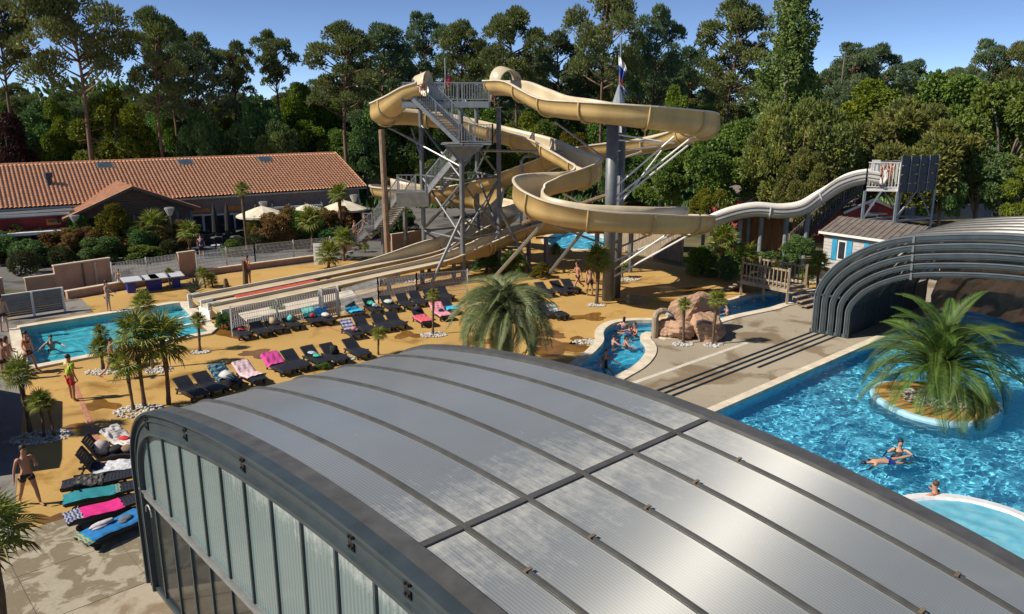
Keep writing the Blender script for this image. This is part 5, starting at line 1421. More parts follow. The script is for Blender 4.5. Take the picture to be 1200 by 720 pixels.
sp = thing('water_spout', G(767, 396), 'stubby bent water cannon pouring a sheet of water into the river pool', 'water spout')
h_ = AT(769, 366, sp.location.y).z
b = MB(); b.tube([(0, 0, 0), (0, 0, h_ - .25), (.08, .05, h_ - .05), (.3, .12, h_ + .03), (.5, .2, h_)], .16, 10); b.build('pipe', M_timber, sp)
P = []
for i in range(9):
    q = i / 8; x = .5 + .9 * q; z = h_ - .05 - 1.1 * q * q; P.append([Vector((x, .2 + y * (.16 + .22 * q) * 2, z + .03 * math.sin(y * 9 + i))) for y in (-1, -.5, 0, .5, 1)])
b = MB(); b.grid(P); b.grid([[p + Vector((-.05, 0, -.04)) for p in r_] for r_ in P]); b.build('water_sheet', mat('falling_water', (.60, .66, .68), .15, var=.2, scale=8, stretch=(1, 6, .4), spec=.8), sp)

# ------------------------------------------------------------------ vegetation
def tufts(P, Nn, size, wid, seed, up=.3, rnd=.6, cross=True):
    """kite-shaped leaf blades at points P leaning along Nn"""
    rg = np.random.default_rng(seed); n = len(P)
    D = Nn + rg.normal(0, rnd, (n, 3)); D[:, 2] += up; D /= np.linalg.norm(D, axis=1, keepdims=True) + 1e-9
    A = np.cross(D, rg.normal(0, 1, (n, 3))); A /= np.linalg.norm(A, axis=1, keepdims=True) + 1e-9
    s = size * rg.uniform(.65, 1.3, (n, 1)); w_ = wid * rg.uniform(.7, 1.2, (n, 1))
    Vs = []
    for a in ([A, np.cross(D, A)] if cross else [A]):
        Vs.append(np.stack([P - D * s * .2, P + D * s * .35 - a * w_, P + D * s, P + D * s * .35 + a * w_], 1))
    return np.concatenate(Vs).reshape(-1, 3)
def blob_points(blobs, n, seed, shell=.55, low=-.6, power=2):
    rg = np.random.default_rng(seed)
    W = np.array([(b[3] * b[4] * b[5]) ** (power / 3) for b in blobs]); W /= W.sum()
    c = rg.choice(len(blobs), n, p=W); B = np.array(blobs)[c]
    d = rg.normal(0, 1, (n, 3)); d /= np.linalg.norm(d, axis=1, keepdims=True)
    fl = (d[:, 2] < low); d[fl, 2] *= -1
    r = shell + (1 - shell) * rg.random((n, 1)) ** .6
    return B[:, :3] + d * r * B[:, 3:6], d
def leaf_mesh(name, V_, m):
    return np_mesh(name, V_, np.arange(len(V_)).reshape(-1, 4), m)
def limb_mesh(name, limbs, m, n=7):
    b = MB()
    for pts, rs_ in limbs: b.tube(pts, rs_, n, cap=True)
    return b.mesh(name, m, True)
def make_tree(name, crown_v, crown_m, limbs, bark, label, cat='tree', group=None):
    t = thing(name, (0, 0, 0), label, cat, group)
    link('crown', leaf_mesh('crown', crown_v, crown_m), t)
    link('trunk', limb_mesh('trunk', limbs, bark), t)
    return t
def pine_proto(seed, h=20, crown_w=4.2, crown_from=.55, m=None, n=5200, lean=.04, flat=.8, puffs=34):
    rr = random.Random(seed); blobs = []; limbs = []
    def axis(z): return Vector((lean * z + .25 * math.sin(z * .35 + seed), .2 * math.sin(z * .28 + seed * 2), z))
    trunk = [axis(h * k / 9) for k in range(10)]
    limbs.append((trunk, [.34 - .028 * k for k in range(10)]))
    for k in range(puffs):
        q = (k + rr.random()) / puffs; z = h * (crown_from + (1.0 - crown_from) * q ** .85)
        env = crown_w * (.45 + .75 * math.sin(math.pi * min(1, .22 + q * .72))) * rr.uniform(.45, 1.05) * (1 if q < .85 else .55)
        a = rr.uniform(0, 6.283); c = axis(z) + Vector((math.cos(a) * env, math.sin(a) * env, rr.uniform(.0, .8)))
        r = rr.uniform(.85, 1.6) * crown_w / 4.2
        blobs.append((c.x, c.y, c.z, r * 1.25, r * 1.25, r * flat))
        s_ = axis(z - rr.uniform(.6, 1.8)); mid = s_.lerp(c, .5) + Vector((0, 0, -.1))
        limbs.append(([s_, mid, c], [.11, .075, .03]))
    for k in range(6):
        z = h * rr.uniform(.28, crown_from); a = rr.uniform(0, 6.28); s_ = axis(z); e_2 = s_ + Vector((math.cos(a), math.sin(a), rr.uniform(-.2, .3))) * rr.uniform(.7, 2.2); limbs.append(([s_, s_.lerp(e_2, .5), e_2], [.05, .035, .015]))
    P, D = blob_points(blobs, int(n * 1.7), seed, .35, -.45)
    return tufts(P, D, .40, .085, seed + 1, up=.55, rnd=.55), limbs
GP = 'tall pines of the wood behind the water park'
pines = []
for i, (h, cw, cf, ln, m, n) in enumerate(((20, 4.2, .58, .05, M_pine, 5600), (20, 3.4, .66, -.03, M_pine, 4300), (20, 4.8, .48, .02, M_pineB, 6500), (20, 3.0, .70, .10, M_pine, 3600), (20, 4.0, .42, -.05, M_pineB, 6000), (20, 5.4, .62, .03, M_pine, 6500))):
    cv, lb = pine_proto(20 + i, h, cw, cf, m, n, ln); pines.append(make_tree('pine_tree', cv, m, lb, M_bark, 'tall pine'))
def broad_proto(seed, h=8, w_=4, n=12000, leaf=.22, trunk=.3, squash=.85, puffs=30):
    rr = random.Random(seed); blobs = []; limbs = []
    cz_ = h * .58
    limbs.append(([Vector((0, 0, 0)), Vector((.1, 0, h * .25)), Vector((0, .1, h * .5))], [.24, .2, .13]))
    for k in range(puffs):
        th = rr.uniform(0, 6.28); ph = math.asin(rr.uniform(-.75, 1)); rad = rr.uniform(.62, .98)
        c = Vector((w_ * .78 * math.cos(th) * math.cos(ph) * rad, w_ * .78 * math.sin(th) * math.cos(ph) * rad, cz_ + h * .40 * math.sin(ph) * rad)); r = rr.uniform(.16, .30) * w_
        blobs.append((c.x, c.y, c.z, r, r, r * squash))
        if k % 3 == 0: limbs.append(([Vector((0, 0, h * rr.uniform(.2, .45))), c * .5 + Vector((0, 0, cz_ * .45)), c], [.10, .07, .02]))
    P, D = blob_points(blobs, n, seed, .45, -.7)
    return tufts(P, D, leaf, leaf * .36, seed + 1, up=.0, rnd=.8), limbs
broads = {}
for key, m, sd_i in (('dark', M_leafD, 41), ('mid', M_leafM, 42), ('lime', M_leafL, 43), ('yellow', M_leafY, 45), ('purple', M_leafP, 46)):
    cv, lb = broad_proto(sd_i); broads[key] = make_tree('broadleaf_tree', cv, m, lb, M_barkg, 'broadleaf tree')
def bush_proto(seed, h=8, w_=4, n=7000, leaf=.34):
    rr = random.Random(seed); blobs = []; limbs = [([Vector((0, 0, 0)), Vector((.1, 0, h * .4)), Vector((0, .1, h * .7))], [.3, .2, .06])]
    for k in range(34):
        th = rr.uniform(0, 6.28); q = rr.random(); z = h * (.10 + .80 * q); env = w_ * .78 * math.sqrt(max(.05, 1 - (q * 1.02) ** 3)) * rr.uniform(.55, 1.05); r = rr.uniform(.20, .34) * w_
        blobs.append((env * math.cos(th), env * math.sin(th), z, r, r, r * 1.1))
    P, D = blob_points(blobs, n, seed, .5, -.8)
    return tufts(P, D, leaf, leaf * .36, seed + 1, up=.15, rnd=.8), limbs
bushes = {}
for key, m, sd_i in (('dark', M_leafD, 51), ('mid', M_leafM, 52), ('red', M_leafR, 54), ('yellow', M_leafY, 55)):
    cv, lb = bush_proto(sd_i); bushes[key] = make_tree('leafy_shrub', cv, m, lb, M_barkg, 'leafy shrub', 'shrub')
def stone_proto(seed):
    rr = random.Random(seed); blobs = []; limbs = [([Vector((0, 0, 0)), Vector((.1, 0, 2)), Vector((0, 0, 4))], [.35, .3, .2])]
    for k in range(46):
        th = rr.uniform(0, 6.28); ph = math.asin(rr.uniform(-.5, 1)); c = Vector((4.1 * math.cos(th) * math.cos(ph), 4.1 * math.sin(th) * math.cos(ph), 4.3 + 3.3 * math.sin(ph))) ; r = rr.uniform(.75, 1.3); blobs.append((c.x, c.y, c.z, r, r, r * .9))
        if k % 4 == 0: limbs.append(([Vector((0, 0, 2.6)), c * .5 + Vector((0, 0, 2)), c], [.14, .09, .03]))
    P, D = blob_points(blobs, 17000, seed, .5, -.6)
    return tufts(P, D, .27, .075, seed, up=.45, rnd=.55), limbs
stones = []
for i in (1, 2):
    cv, lb = stone_proto(60 + i); stones.append(make_tree('stone_pine', cv, M_stone, lb, M_bark, 'stone pine'))
# poplar: narrow flame
rr = random.Random(77); blobs = []
for k in range(120):
    q = k / 120; z = 1.5 + 20.3 * q; env = 3.3 * min(1, (.45 + 2.2 * q)) * min(1, (1.08 - q) * 1.7) ** .8 * rr.uniform(.35, 1.1); a = rr.uniform(0, 6.28); r = rr.uniform(.75, 1.15) * (1.15 - .5 * q); blobs.append((env * .8 * math.cos(a), env * .8 * math.sin(a), z, r, r, r * 1.7))
P, D = blob_points(blobs, 24000, 5, .4, -.9)
poplar = make_tree('poplar_tree', tufts(P, D, .27, .10, 5, up=.3, rnd=.7), M_poplar, [([Vector((0, 0, 0)), Vector((0, .1, 10)), Vector((0, 0, 20))], [.4, .28, .08])], M_barkg, 'tall narrow poplar rising above all other trees, right of the spiral slide')
def ztop(x, ytop, Y): return AT(x, ytop, Y).z
def put(proto, h0, x, ytop, Y, w=None, label=None, group=None, rz=None, w0=None):
    """tree with its trunk foot at depth Y under pixel column x, top at pixel ytop, crown width w pixels"""
    g_ = AT(x, 200, Y); zt = ztop(x, ytop, Y); s = zt / h0
    sx_ = s if w is None else w / FPX * Y * .98 / (2 * w0)
    return place(proto, (g_.x, Y, 0), rz if rz is not None else random.uniform(0, 6.28), (sx_, sx_, s), label, group)
put(poplar, 22.4, 914, -48, 80, 92, w0=3.6)
# pines one can pick out (pixel column of the trunk foot, top, depth, crown width, which shape, label)
NAMED = [
 (26, -3, 84, 62, 1, 'tall pine with a bare leaning trunk at the left edge of the picture'),
 (112, -12, 80, 120, 5, 'broad crowned tall pine second from the left, above the roof vent'),
 (190, 20, 84, 70, 0, 'tall pine with two visible trunks beside it, third from the left'),
 (208, 28, 92, 62, 1, 'slender tall pine just right of the third pine from the left'),
 (240, 44, 90, 84, 2, 'spreading pine above the middle skylight of the tiled roof'),
 (272, 52, 96, 50, 3, 'thin pine standing right of the spreading pine above the roof'),
 (340, 40, 100, 44, 3, 'lone leaning pine against open sky, above the right skylight'),
 (404, 36, 88, 84, 0, 'tall pine behind the right end of the tiled roof'),
 (448, 34, 98, 80, 4, 'dense tall pine just left of the slide tower'),
 (498, 20, 104, 66, 2, 'pine directly behind the top platform of the slide tower'),
 (545, 32, 100, 56, 1, 'pine behind the right end of the tower platform'),
 (606, 18, 98, 74, 0, 'pine behind the tunnel hood of the spiral slide'),
 (655, 42, 104, 70, 4, 'dark pine behind the top run of the spiral slide'),
 (702, -12, 92, 84, 5, 'tallest pine in the middle, left of the flagpole'),
 (762, 12, 98, 66, 2, 'pine right of the flagpole with open branches'),
 (800, 60, 104, 60, 4, 'lower pine between the flagpole and the poplar'),
 (846, 8, 96, 84, 0, 'leaning pine with bare trunk left of the poplar')]
for x, yt, Y, w_, k, lab in NAMED:
    put(pines[k], 20.6, x, yt, Y, w_, lab, GP, w0=[5.0, 4.1, 5.6, 3.7, 4.8, 6.2][k])
def sky_line(x):
    T = [(-300, 90), (0, 92), (60, 100), (120, 98), (200, 98), (280, 104), (330, 108), (370, 88), (450, 66), (560, 60), (660, 62), (760, 58), (860, 72), (960, 74), (1000, 60), (1060, 84), (1120, 66), (1200, 66), (1500, 70)]
    for (a, b), (c, d) in zip(T, T[1:]):
        if a <= x <= c: return b + (d - b) * (x - a) / (c - a)
    return 80
rr = random.Random(9)
# pines of the wood that nothing tells apart, in ragged rows
for row, (Y0, dy, n) in enumerate(((112, 8, 30), (130, 10, 34), (152, 14, 34))):
    for i in range(n):
        x = -160 + 1520 * (i + rr.uniform(.1, .9)) / n; k = rr.randrange(6); Y = Y0 + rr.uniform(-dy, dy)
        yt = sky_line(x) + rr.uniform(2, 26) + (2 - row) * 5
        put(pines[k], 20.6, x, yt, Y, None, 'pine in the thick of the wood, ' + ('behind the tiled roof' if x < 420 else 'behind the slide tower' if x < 640 else 'behind the spiral slide' if x < 860 else 'behind the right slide tower') + ['', ', farther back', ', farthest back'][row], 'pines filling the wood behind', w0=5)
for x, yt, Y, w_, k, lab in ((985, 54, 120, 66, 2, 'dark rounded pine on the skyline right of the poplar'), (1020, 56, 122, 60, 4, 'second dark pine on the skyline right of the poplar'), (1062, 74, 128, 50, 4, 'low dark pine on the skyline above the round stone pines'), (1140, 50, 112, 64, 2, 'dark flat topped pine on the skyline near the right edge'), (1190, 50, 108, 60, 0, 'open crowned pine at the right edge of the skyline')):
    put(pines[k], 20.6, x, yt, Y, w_, lab, GP, w0=[5.0, 4.1, 5.6, 3.7, 4.8, 6.2][k])
# undergrowth: broadleaf trees between the trunks
for i in range(64):
    x = -120 + 1450 * (i + rr.uniform(.1, .9)) / 64
    key = rr.choices(['dark', 'mid', 'lime', 'yellow'], [3.5, 5, 1.8, .0])[0]
    Y = rr.uniform(90, 108); yt = rr.uniform(112, 160)
    put(broads[key], 8.3, x, yt, Y, rr.uniform(55, 95), {'dark': 'dark green bushy tree', 'mid': 'mid green bushy tree', 'lime': 'light green bushy tree', 'yellow': ''}[key] + ' in the undergrowth ' + ('behind the left end of the roof' if x < 150 else 'behind the roof' if x < 420 else 'behind the slide tower' if x < 600 else 'behind the spiral slide' if x < 830 else 'behind the stone pines'), 'bushy trees between the pine trunks', w0=3.9)
for key, x, yt, Y, w_, lab in (
 ('lime', 138, 108, 86, 100, 'bright lime green tree behind the roof, right of the left edge pines'), ('lime', 362, 102, 104, 84, 'bright lime green tree behind the roof end, under the leaning pine'), ('lime', 258, 112, 100, 44, 'small lime green tree behind the roof, above the left cream parasol'),
 ('purple', 12, 128, 82, 66, 'dark reddish tree at the left edge behind the roof'), ('purple', 298, 122, 96, 46, 'very dark purple tree behind the roof right of middle'), ('dark', 240, 130, 88, 66, 'dark green bushy tree behind the roof, above its middle'), ('dark', 60, 120, 92, 70, 'dark green tree between the two leftmost pine trunks'), ('dark', 330, 142, 86, 70, 'dark green tree just behind the roof ridge at right'), ('mid', 200, 120, 94, 60, 'mid green tree behind the roof, left of its middle'),
 ('dark', 470, 128, 92, 80, 'dark tree left of the tower stairs'), ('mid', 520, 180, 78, 60, 'mid green bush behind the tower stairs'), ('dark', 430, 150, 90, 60, 'dark tree over the end of the tiled roof'), ('yellow', 672, 150, 84, 56, 'yellowish shrubby tree behind the serpentine slide'), ('mid', 640, 140, 92, 60, 'mid green tree behind the spiral slide first run'), ('lime', 790, 105, 84, 64, 'light green tree behind the end bend of the spiral slide'), ('mid', 775, 178, 76, 76, 'green bush tree below the end bend of the spiral slide'), ('dark', 720, 172, 80, 60, 'dark bush behind the support column'),
 ('mid', 850, 138, 70, 112, 'large grey green tree left of the round stone pines'), ('yellow', 838, 218, 63, 62, 'yellow green round bush left of the pale slide'), ('lime', 1020, 98, 92, 130, 'light green tree above the round stone pines'), ('mid', 1110, 82, 84, 140, 'large green deciduous tree in the right background'), ('mid', 1175, 92, 74, 150, 'large green deciduous tree at the right edge of the picture'), ('dark', 1150, 170, 66, 100, 'dark green tree over the dry field, far right'), ('lime', 1210, 190, 62, 60, 'light green bush at the right edge over the dry field'), ('dark', 1108, 190, 64, 60, 'dark bush behind the small slide tower side panel')):
    put(broads[key], 8.3, x, yt, Y, w_, lab, 'broadleaf trees and bushes around the park', w0=3.9)
for (x, yt, Y, w_, k, lab) in ((938, 118, 66, 128, 0, 'big rounded stone pine left of the small slide tower'), (1062, 122, 68, 160, 1, 'big rounded stone pine right behind the small slide tower'), (945, 178, 62, 72, 1, 'smaller rounded pine bush in front of the big stone pines')):
    put(stones[k], 8.4, x, yt, Y, w_, lab, 'rounded stone pines right of the poplar', w0=4.9)
# hedge: reddish and green shrubs before the restaurant, ball shrubs at their feet
HB = [('red', 20, 305, 268, 44), ('dark', 0, 310, 276, 40), ('red', 48, 304, 272, 40), ('red', 78, 303, 272, 40), ('red', 104, 301, 270, 40), ('mid', 98, 299, 258, 30), ('yellow', 138, 300, 246, 40), ('red', 150, 299, 266, 46), ('dark', 168, 300, 268, 40), ('red', 196, 297, 262, 36), ('red', 215, 295, 262, 36), ('mid', 166, 306, 290, 44), ('dark', 36, 312, 284, 40), ('dark', 120, 308, 280, 44), ('red', 318, 291, 254, 36), ('red', 336, 290, 250, 36), ('mid', 352, 289, 252, 34), ('red', 342, 288, 246, 30), ('dark', 366, 287, 254, 36), ('red', 384, 284, 248, 30), ('red', 402, 281, 246, 30), ('yellow', 300, 290, 258, 20), ('mid', 272, 300, 283, 22), ('dark', 392, 292, 268, 34), ('dark', 455, 276, 243, 40), ('dark', 470, 272, 246, 36), ('red', 420, 276, 246, 24)]
nmn = {'red': 'bronze leaved photinia shrub', 'dark': 'dark green shrub', 'mid': 'green shrub', 'yellow': 'yellow green shrub'}
whr = lambda x: 'near the left edge before the red kiosk' if x < 60 else 'before the left half of the porch' if x < 125 else 'before the middle of the porch' if x < 160 else 'before the right half of the porch' if x < 190 else 'at the right end of the porch hedge' if x < 240 else 'beside the cafe terrace' if x < 330 else 'below the cream parasols' if x < 425 else 'behind the tower stairs'
for key, x, yb, yt, w_ in HB:
    p = G(x, yb); zt = AT(x, yt, p.y).z; s = zt / 8.3 * 1.12; w_ *= 1.25
    o = place(bushes[key], p, random.uniform(0, 6), (w_ / FPX * p.y / 8.0, w_ / FPX * p.y / 8.0, s), nmn[key] + ' ' + whr(x), 'hedge shrubs before the restaurant')
P, D = blob_points([(0, 0, .5, .62, .62, .52)], 1500, 3, .8, -.8)
ball = thing('ball_shrub', (0, 0, 0), 'clipped ball shrub', 'shrub'); link('foliage', leaf_mesh('foliage', tufts(P, D, .10, .03, 3, up=.1, rnd=.5), M_ball), ball)
b = MB(); b.tube([(0, 0, 0), (0, 0, .4)], .05, 6); b.build('stem', M_barkg, ball)
for x, y, s, lab in ((30, 322, 1.5, 'leftmost clipped ball shrub, behind the low pinkish wall'), (72, 312, 1.3, 'clipped ball shrub above the tall pinkish wall'), (114, 308, 1.4, 'clipped ball shrub at the right end of the tall pinkish wall'), (200, 301, 1.2, 'clipped ball shrub left of the short pinkish panel'), (302, 295, 1.3, 'pale ball shrub at the foot of the tall terrace palm'), (348, 290, 1.2, 'clipped ball shrub below the middle cream parasol'), (380, 286, 1.0, 'clipped ball shrub left of the stair foot'), (281, 296, 1.1, 'bright ball shrub at the terrace edge')):
    place(ball, G(x, y), x, s, lab, 'clipped ball shrubs along the hedge')
# bushes round the river, plank screen and tower foot
for key, x, yb, w_, hgt, lab in (('mid', 822, 322, 46, 1.9, 'leafy green bush beside the plank screen'), ('yellow', 905, 338, 30, 1.7, 'green bush behind the wooden footbridge'), ('dark', 850, 328, 32, 1.6, 'dark low bush left of the footbridge'), ('mid', 600, 322, 40, 1.6, 'spiky green bush under the serpentine slide'), ('dark', 570, 318, 40, 1.5, 'dark bush at the foot of the tower columns'), ('mid', 560, 302, 40, 1.4, 'green bush behind the tower braces'), ('yellow', 634, 326, 26, 1.0, 'yellow grassy bush beside the leaning brace foot'), ('dark', 326, 374, 24, .9, 'green bush squeezed between chute and mesh fence'), ('dark', 262, 386, 22, .9, 'dark bush at the end of the chutes by the pool'), ('mid', 378, 432, 22, .3, 'low green tuft beside the front lounger row'), ('dark', 935, 308, 44, 2.0, 'dark bush between the slide posts and the white cabin'), ('mid', 865, 316, 46, 1.8, 'green bush behind the palms left of the footbridge'), ('dark', 900, 320, 50, 1.6, 'dark bush below the reed screen'), ('mid', 750, 240, 60, 2.0, 'green bush by the asphalt behind the column'), ('red', 745, 248, 40, 1.0, 'reddish low bush by the asphalt behind the column'), ('yellow', 880, 236, 40, 2.2, 'yellow bush near the left red cabin')):
    p = G(x, yb); s = w_ / FPX * p.y / 7.8
    place(bushes[key], p, x, (s, s, hgt / 8.3), lab, 'bushes between the slides and pools')
# far wood as one mass
rg = np.random.default_rng(4); n = 26000
X_ = rg.uniform(-330, 330, n); Y_ = rg.uniform(176, 215, n); hh = 9 + 3 * np.sin(X_ * .11) + 2 * np.sin(X_ * .31 + 1) + 1.5 * np.sin(X_ * .05); Z_ = hh * rg.random(n) ** .5
P = np.stack([X_, Y_, Z_], 1); D = np.tile([0, -.6, .8], (n, 1))
fw = link('far_wood', leaf_mesh('far_wood', tufts(P, D, 2.0, .6, 4, up=.3, rnd=.6), M_leafD)); fw['kind'] = 'stuff'
fw['label'] = 'dark far wood closing the horizon behind the pines'
ug = rg.uniform; n = 30000
X_ = ug(-140, 140, n); Y_ = ug(80, 120, n); P = np.stack([X_, Y_, np.zeros(n)], 1); keep = (Y_ > 84 + .1 * np.abs(X_)); P = P[keep]
gr_ = link('undergrowth', leaf_mesh('undergrowth', tufts(P, np.tile([0, 0, 1.0], (len(P), 1)), 1.0, .25, 8, up=.5, rnd=.7), M_leafD)); gr_['kind'] = 'stuff'
# utility pole far right
up_ = thing('utility_pole', AT(974, 200, 112), 'thin wooden utility pole with crossarm right of the poplar', 'utility pole')
zt = AT(974, 80, 112).z; b = MB(); b.tube([(0, 0, 0), (.3, 0, zt)], [.13, .09], 7); b.build('pole', M_barkg, up_)
b = MB(); b.bar((-1.2, 0, zt - .3), (1.5, 0, zt - .25), .12, .12); b.build('crossarm', M_barkg, up_)

# ------------------------------------------------------------------ palms
def fan_leaf_mesh(name, m, L=.95, segs=15, pet=.75):
    b = MB(); rr = random.Random(4)
    b.tube([(0, 0, 0), (pet * .5, 0, .04), (pet, 0, 0)], [.022, .016, .012], 4)
    for k in range(segs):
        a = R(-125 + 250 * k / (segs - 1)); l = L * (.80 + .2 * math.cos(a * .7)) * rr.uniform(.92, 1.05)
        d = Vector((math.cos(a), math.sin(a), 0)); s_ = Vector((-d.y, d.x, 0)); c0 = Vector((pet, 0, 0)); w_ = .048
        lift = .10 * math.cos(a); m1 = c0 + d * l * .5 + Vector((0, 0, lift * .6)); tip = c0 + d * l + Vector((0, 0, lift * .2 - .24 * l))
        b.add([c0, m1 - s_ * w_ + Vector((0, 0, -.03)), m1 + Vector((0, 0, .01)), m1 + s_ * w_ + Vector((0, 0, -.03)), tip], [(0, 1, 2), (0, 2, 3), (1, 4, 2), (2, 4, 3)])
    return b.mesh(name, m)
FAN = fan_leaf_mesh('fan_leaf', M_fan); FANY = fan_leaf_mesh('old_fan_leaf', M_fanY)
def fan_palm(seed, h, nl=30, r0=.13, top=.11, spread=1.0, drop=.25):
    rr = random.Random(seed); t = thing('fan_palm', (0, 0, 0), 'fan palm', 'palm')
    pts = []; rs_ = []
    for k in range(13):
        z = h * k / 12; pts.append(Vector((.06 * math.sin(z * 1.3 + seed), .05 * math.sin(z * .9 + seed), z))); rs_.append((r0 if k < 2 else top + (.03 if k > 6 else 0)) * rr.uniform(.9, 1.14))
    b = MB(); b.tube(pts, rs_, 10); b.build('trunk', M_barkp, t)
    for k in range(nl):
        q = k / (nl - 1); a = k * 2.399; el = R(78 - 118 * q + rr.uniform(-8, 8))
        me = FANY if q > .86 and rr.random() < .6 else FAN
        o = link('frond', me, t); o.location = pts[-1] + Vector((0, 0, .05 - .25 * q))
        s_ = spread * rr.uniform(.85, 1.1)
        o.rotation_euler = (rr.uniform(-.4, .4), -el, a); o.scale = (s_, s_, s_)
    return t
fanp = [fan_palm(1, 2.6), fan_palm(2, 2.6, 26), fan_palm(3, 2.6, 34)]
agavey = thing('agave_plant', (0, 0, 0), 'agave', 'plant')
b = MB()
for k in range(26):
    a = k * 2.4; e2 = R(80 - 2.6 * k); d = Vector((math.cos(a) * math.cos(e2), math.sin(a) * math.cos(e2), math.sin(e2))); s_ = d.cross(Vector((0, 0, 1))).normalized() * .035; u2 = Vector((0, 0, .015))
    b.add([s_, -s_, d * .35 + s_ * 1.2, d * .35 - s_ * 1.2 + u2, d * .75 - Vector((0, 0, .05))], [(0, 1, 3, 2), (2, 3, 4)])
b.build('leaves', M_agave, agavey)
# (foot px, crown centre y px, spread scale, variant, label)
FP = [
 ((170, 478), 392, .98, 0, 'left one of the three big fan palms standing close together left of the enclosure'),
 ((198, 474), 400, 1.08, 2, 'right one of the three big fan palms close together left of the enclosure'),
 ((156, 482), 425, .78, 1, 'lower yellowing fan palm at the left of the close trio'),
 ((178, 432), 360, .92, 0, 'fan palm behind the close trio, in front of the small pool'),
 ((122, 432), 380, .75, 1, 'small fan palm at the pool corner behind the lifeguard, upper of two'),
 ((120, 434), 407, .75, 2, 'low bushy fan palm at the pool corner behind the lifeguard'),
 ((235, 412), 366, .85, 1, 'slim fan palm at the right end of the small pool'),
 ((34, 508), 443, .98, 0, 'fan palm at the left edge near the grey paving'),
 ((52, 512), 470, .65, 2, 'small fan palm right beside the left edge palm'),
 ((63, 512), 464, .6, 1, 'smaller companion palm with bent dry top beside the left edge palm'),
 ((508, 392), 338, .75, 1, 'slim fan palm on white pebbles between the loungers and the bushy palm'),
 ((444, 416), 394, .6, 0, 'small fan palm behind the front lounger row'),
 ((699, 357), 303, 1.3, 2, 'dense fan palm standing against the thick grey column'),
 ((800, 403), 348, .8, 1, 'small fan palm left in front of the pink boulders'),
 ((836, 404), 354, .8, 0, 'small fan palm right of the pink boulders'),
 ((199, 334), 314, .8, 1, 'fan palm standing right behind the ping-pong tables'),
 ((240, 338), 322, .7, 0, 'low fan palm behind the chute end, left of two'),
 ((249, 336), 327, .65, 2, 'low fan palm behind the chute end, right of two'),
 ((290, 298), 213, 1.3, 1, 'very tall slim fan palm in front of the terrace doors'),
 ((366, 292), 256, 1.6, 2, 'sturdy fan palm in front of the middle cream parasol'),
 ((400, 284), 231, 1.5, 0, 'tall fan palm before the right cream parasol'),
 ((435, 255), 232, .8, 1, 'dark small fan palm at the building corner by the road'),
 ((385, 315), 296, 1.4, 2, 'yellow green fan palm beside the notice board'),
 ((404, 306), 283, 1.4, 0, 'yellow green fan palm at the foot of the stairs'),
 ((428, 296), 284, .7, 1, 'small fan palm under the stairs'),
 ((462, 232), 203, 1.3, 2, 'bushy fan palm by the cream camp hut'),
 ((10, 300), 266, 1.6, 0, 'fan palm at the left edge before the red kiosk'),
 ((170, 300), 260, 1.8, 1, 'leafy fan palm before the porch, left of two'),
 ((182, 298), 263, 1.8, 2, 'leafy fan palm before the porch, right of two'),
 ((224, 300), 276, 1.5, 0, 'dark fan palm at the right end of the porch hedge'),
 ((846, 326), 280, 1.5, 2, 'tall fan palm left of the slide posts by the river'),
 ((873, 326), 300, 1.25, 0, 'fan palm below the pale slide, left of two by the footbridge'),
 ((904, 326), 304, 1.35, 1, 'fan palm below the pale slide, right of two by the footbridge'),
 ((958, 338), 308, 1.1, 2, 'fan palm between footbridge and folded enclosure'),
 ((946, 340), 325, .8, 0, 'small spiky palm beside the footbridge steps'),
 ((650, 298), 285, 1.0, 1, 'dark palm in the shade beside the splash pool'),
 ((729, 326), 305, .9, 1, 'palm on pebbles behind the thick grey column'),
 ((600, 240), 226, 1.2, 2, 'palm behind the pipe frame below the spiral slide'),
 ((-16, 634, 5.0), 606, 1.0, 0, 'big dark palm cut by the left edge of the picture')]
for (foot, cy, s, k, lab) in FP:
    s *= .66
    if len(foot) == 3: p = G(*foot); zc = foot[2]; p.z = 0
    else: p = G(*foot); zc = max(.4, AT(foot[0], cy, p.y).z)
    sxy = s; hh_ = zc / 2.6
    o = place(fanp[k], p, random.uniform(0, 6.28), 1.0, lab, 'fan palms around the park')
    # stretch the trunk only: scale the trunk child, move fronds
    for ch in list(o.children):
        if ch.name.startswith('trunk'): ch.scale = (sxy * .95, sxy * .95, hh_)
        else:
            L0 = ch.location; ch.location = (L0.x, L0.y, zc + (L0.z - 2.6) * sxy); ch.scale = [c_ * sxy for c_ in ch.scale]
for q, lab in (((232, 352), 'spiky agave on the deck between the chute ends'), ((226, 345), 'spiky agave beside the chute deck corner')):
    p = G(*q); p.z = .6 if q[0] > 230 else 0; place(agavey, p, q[0], 1.3, lab, 'spiky agaves at the chute ends')
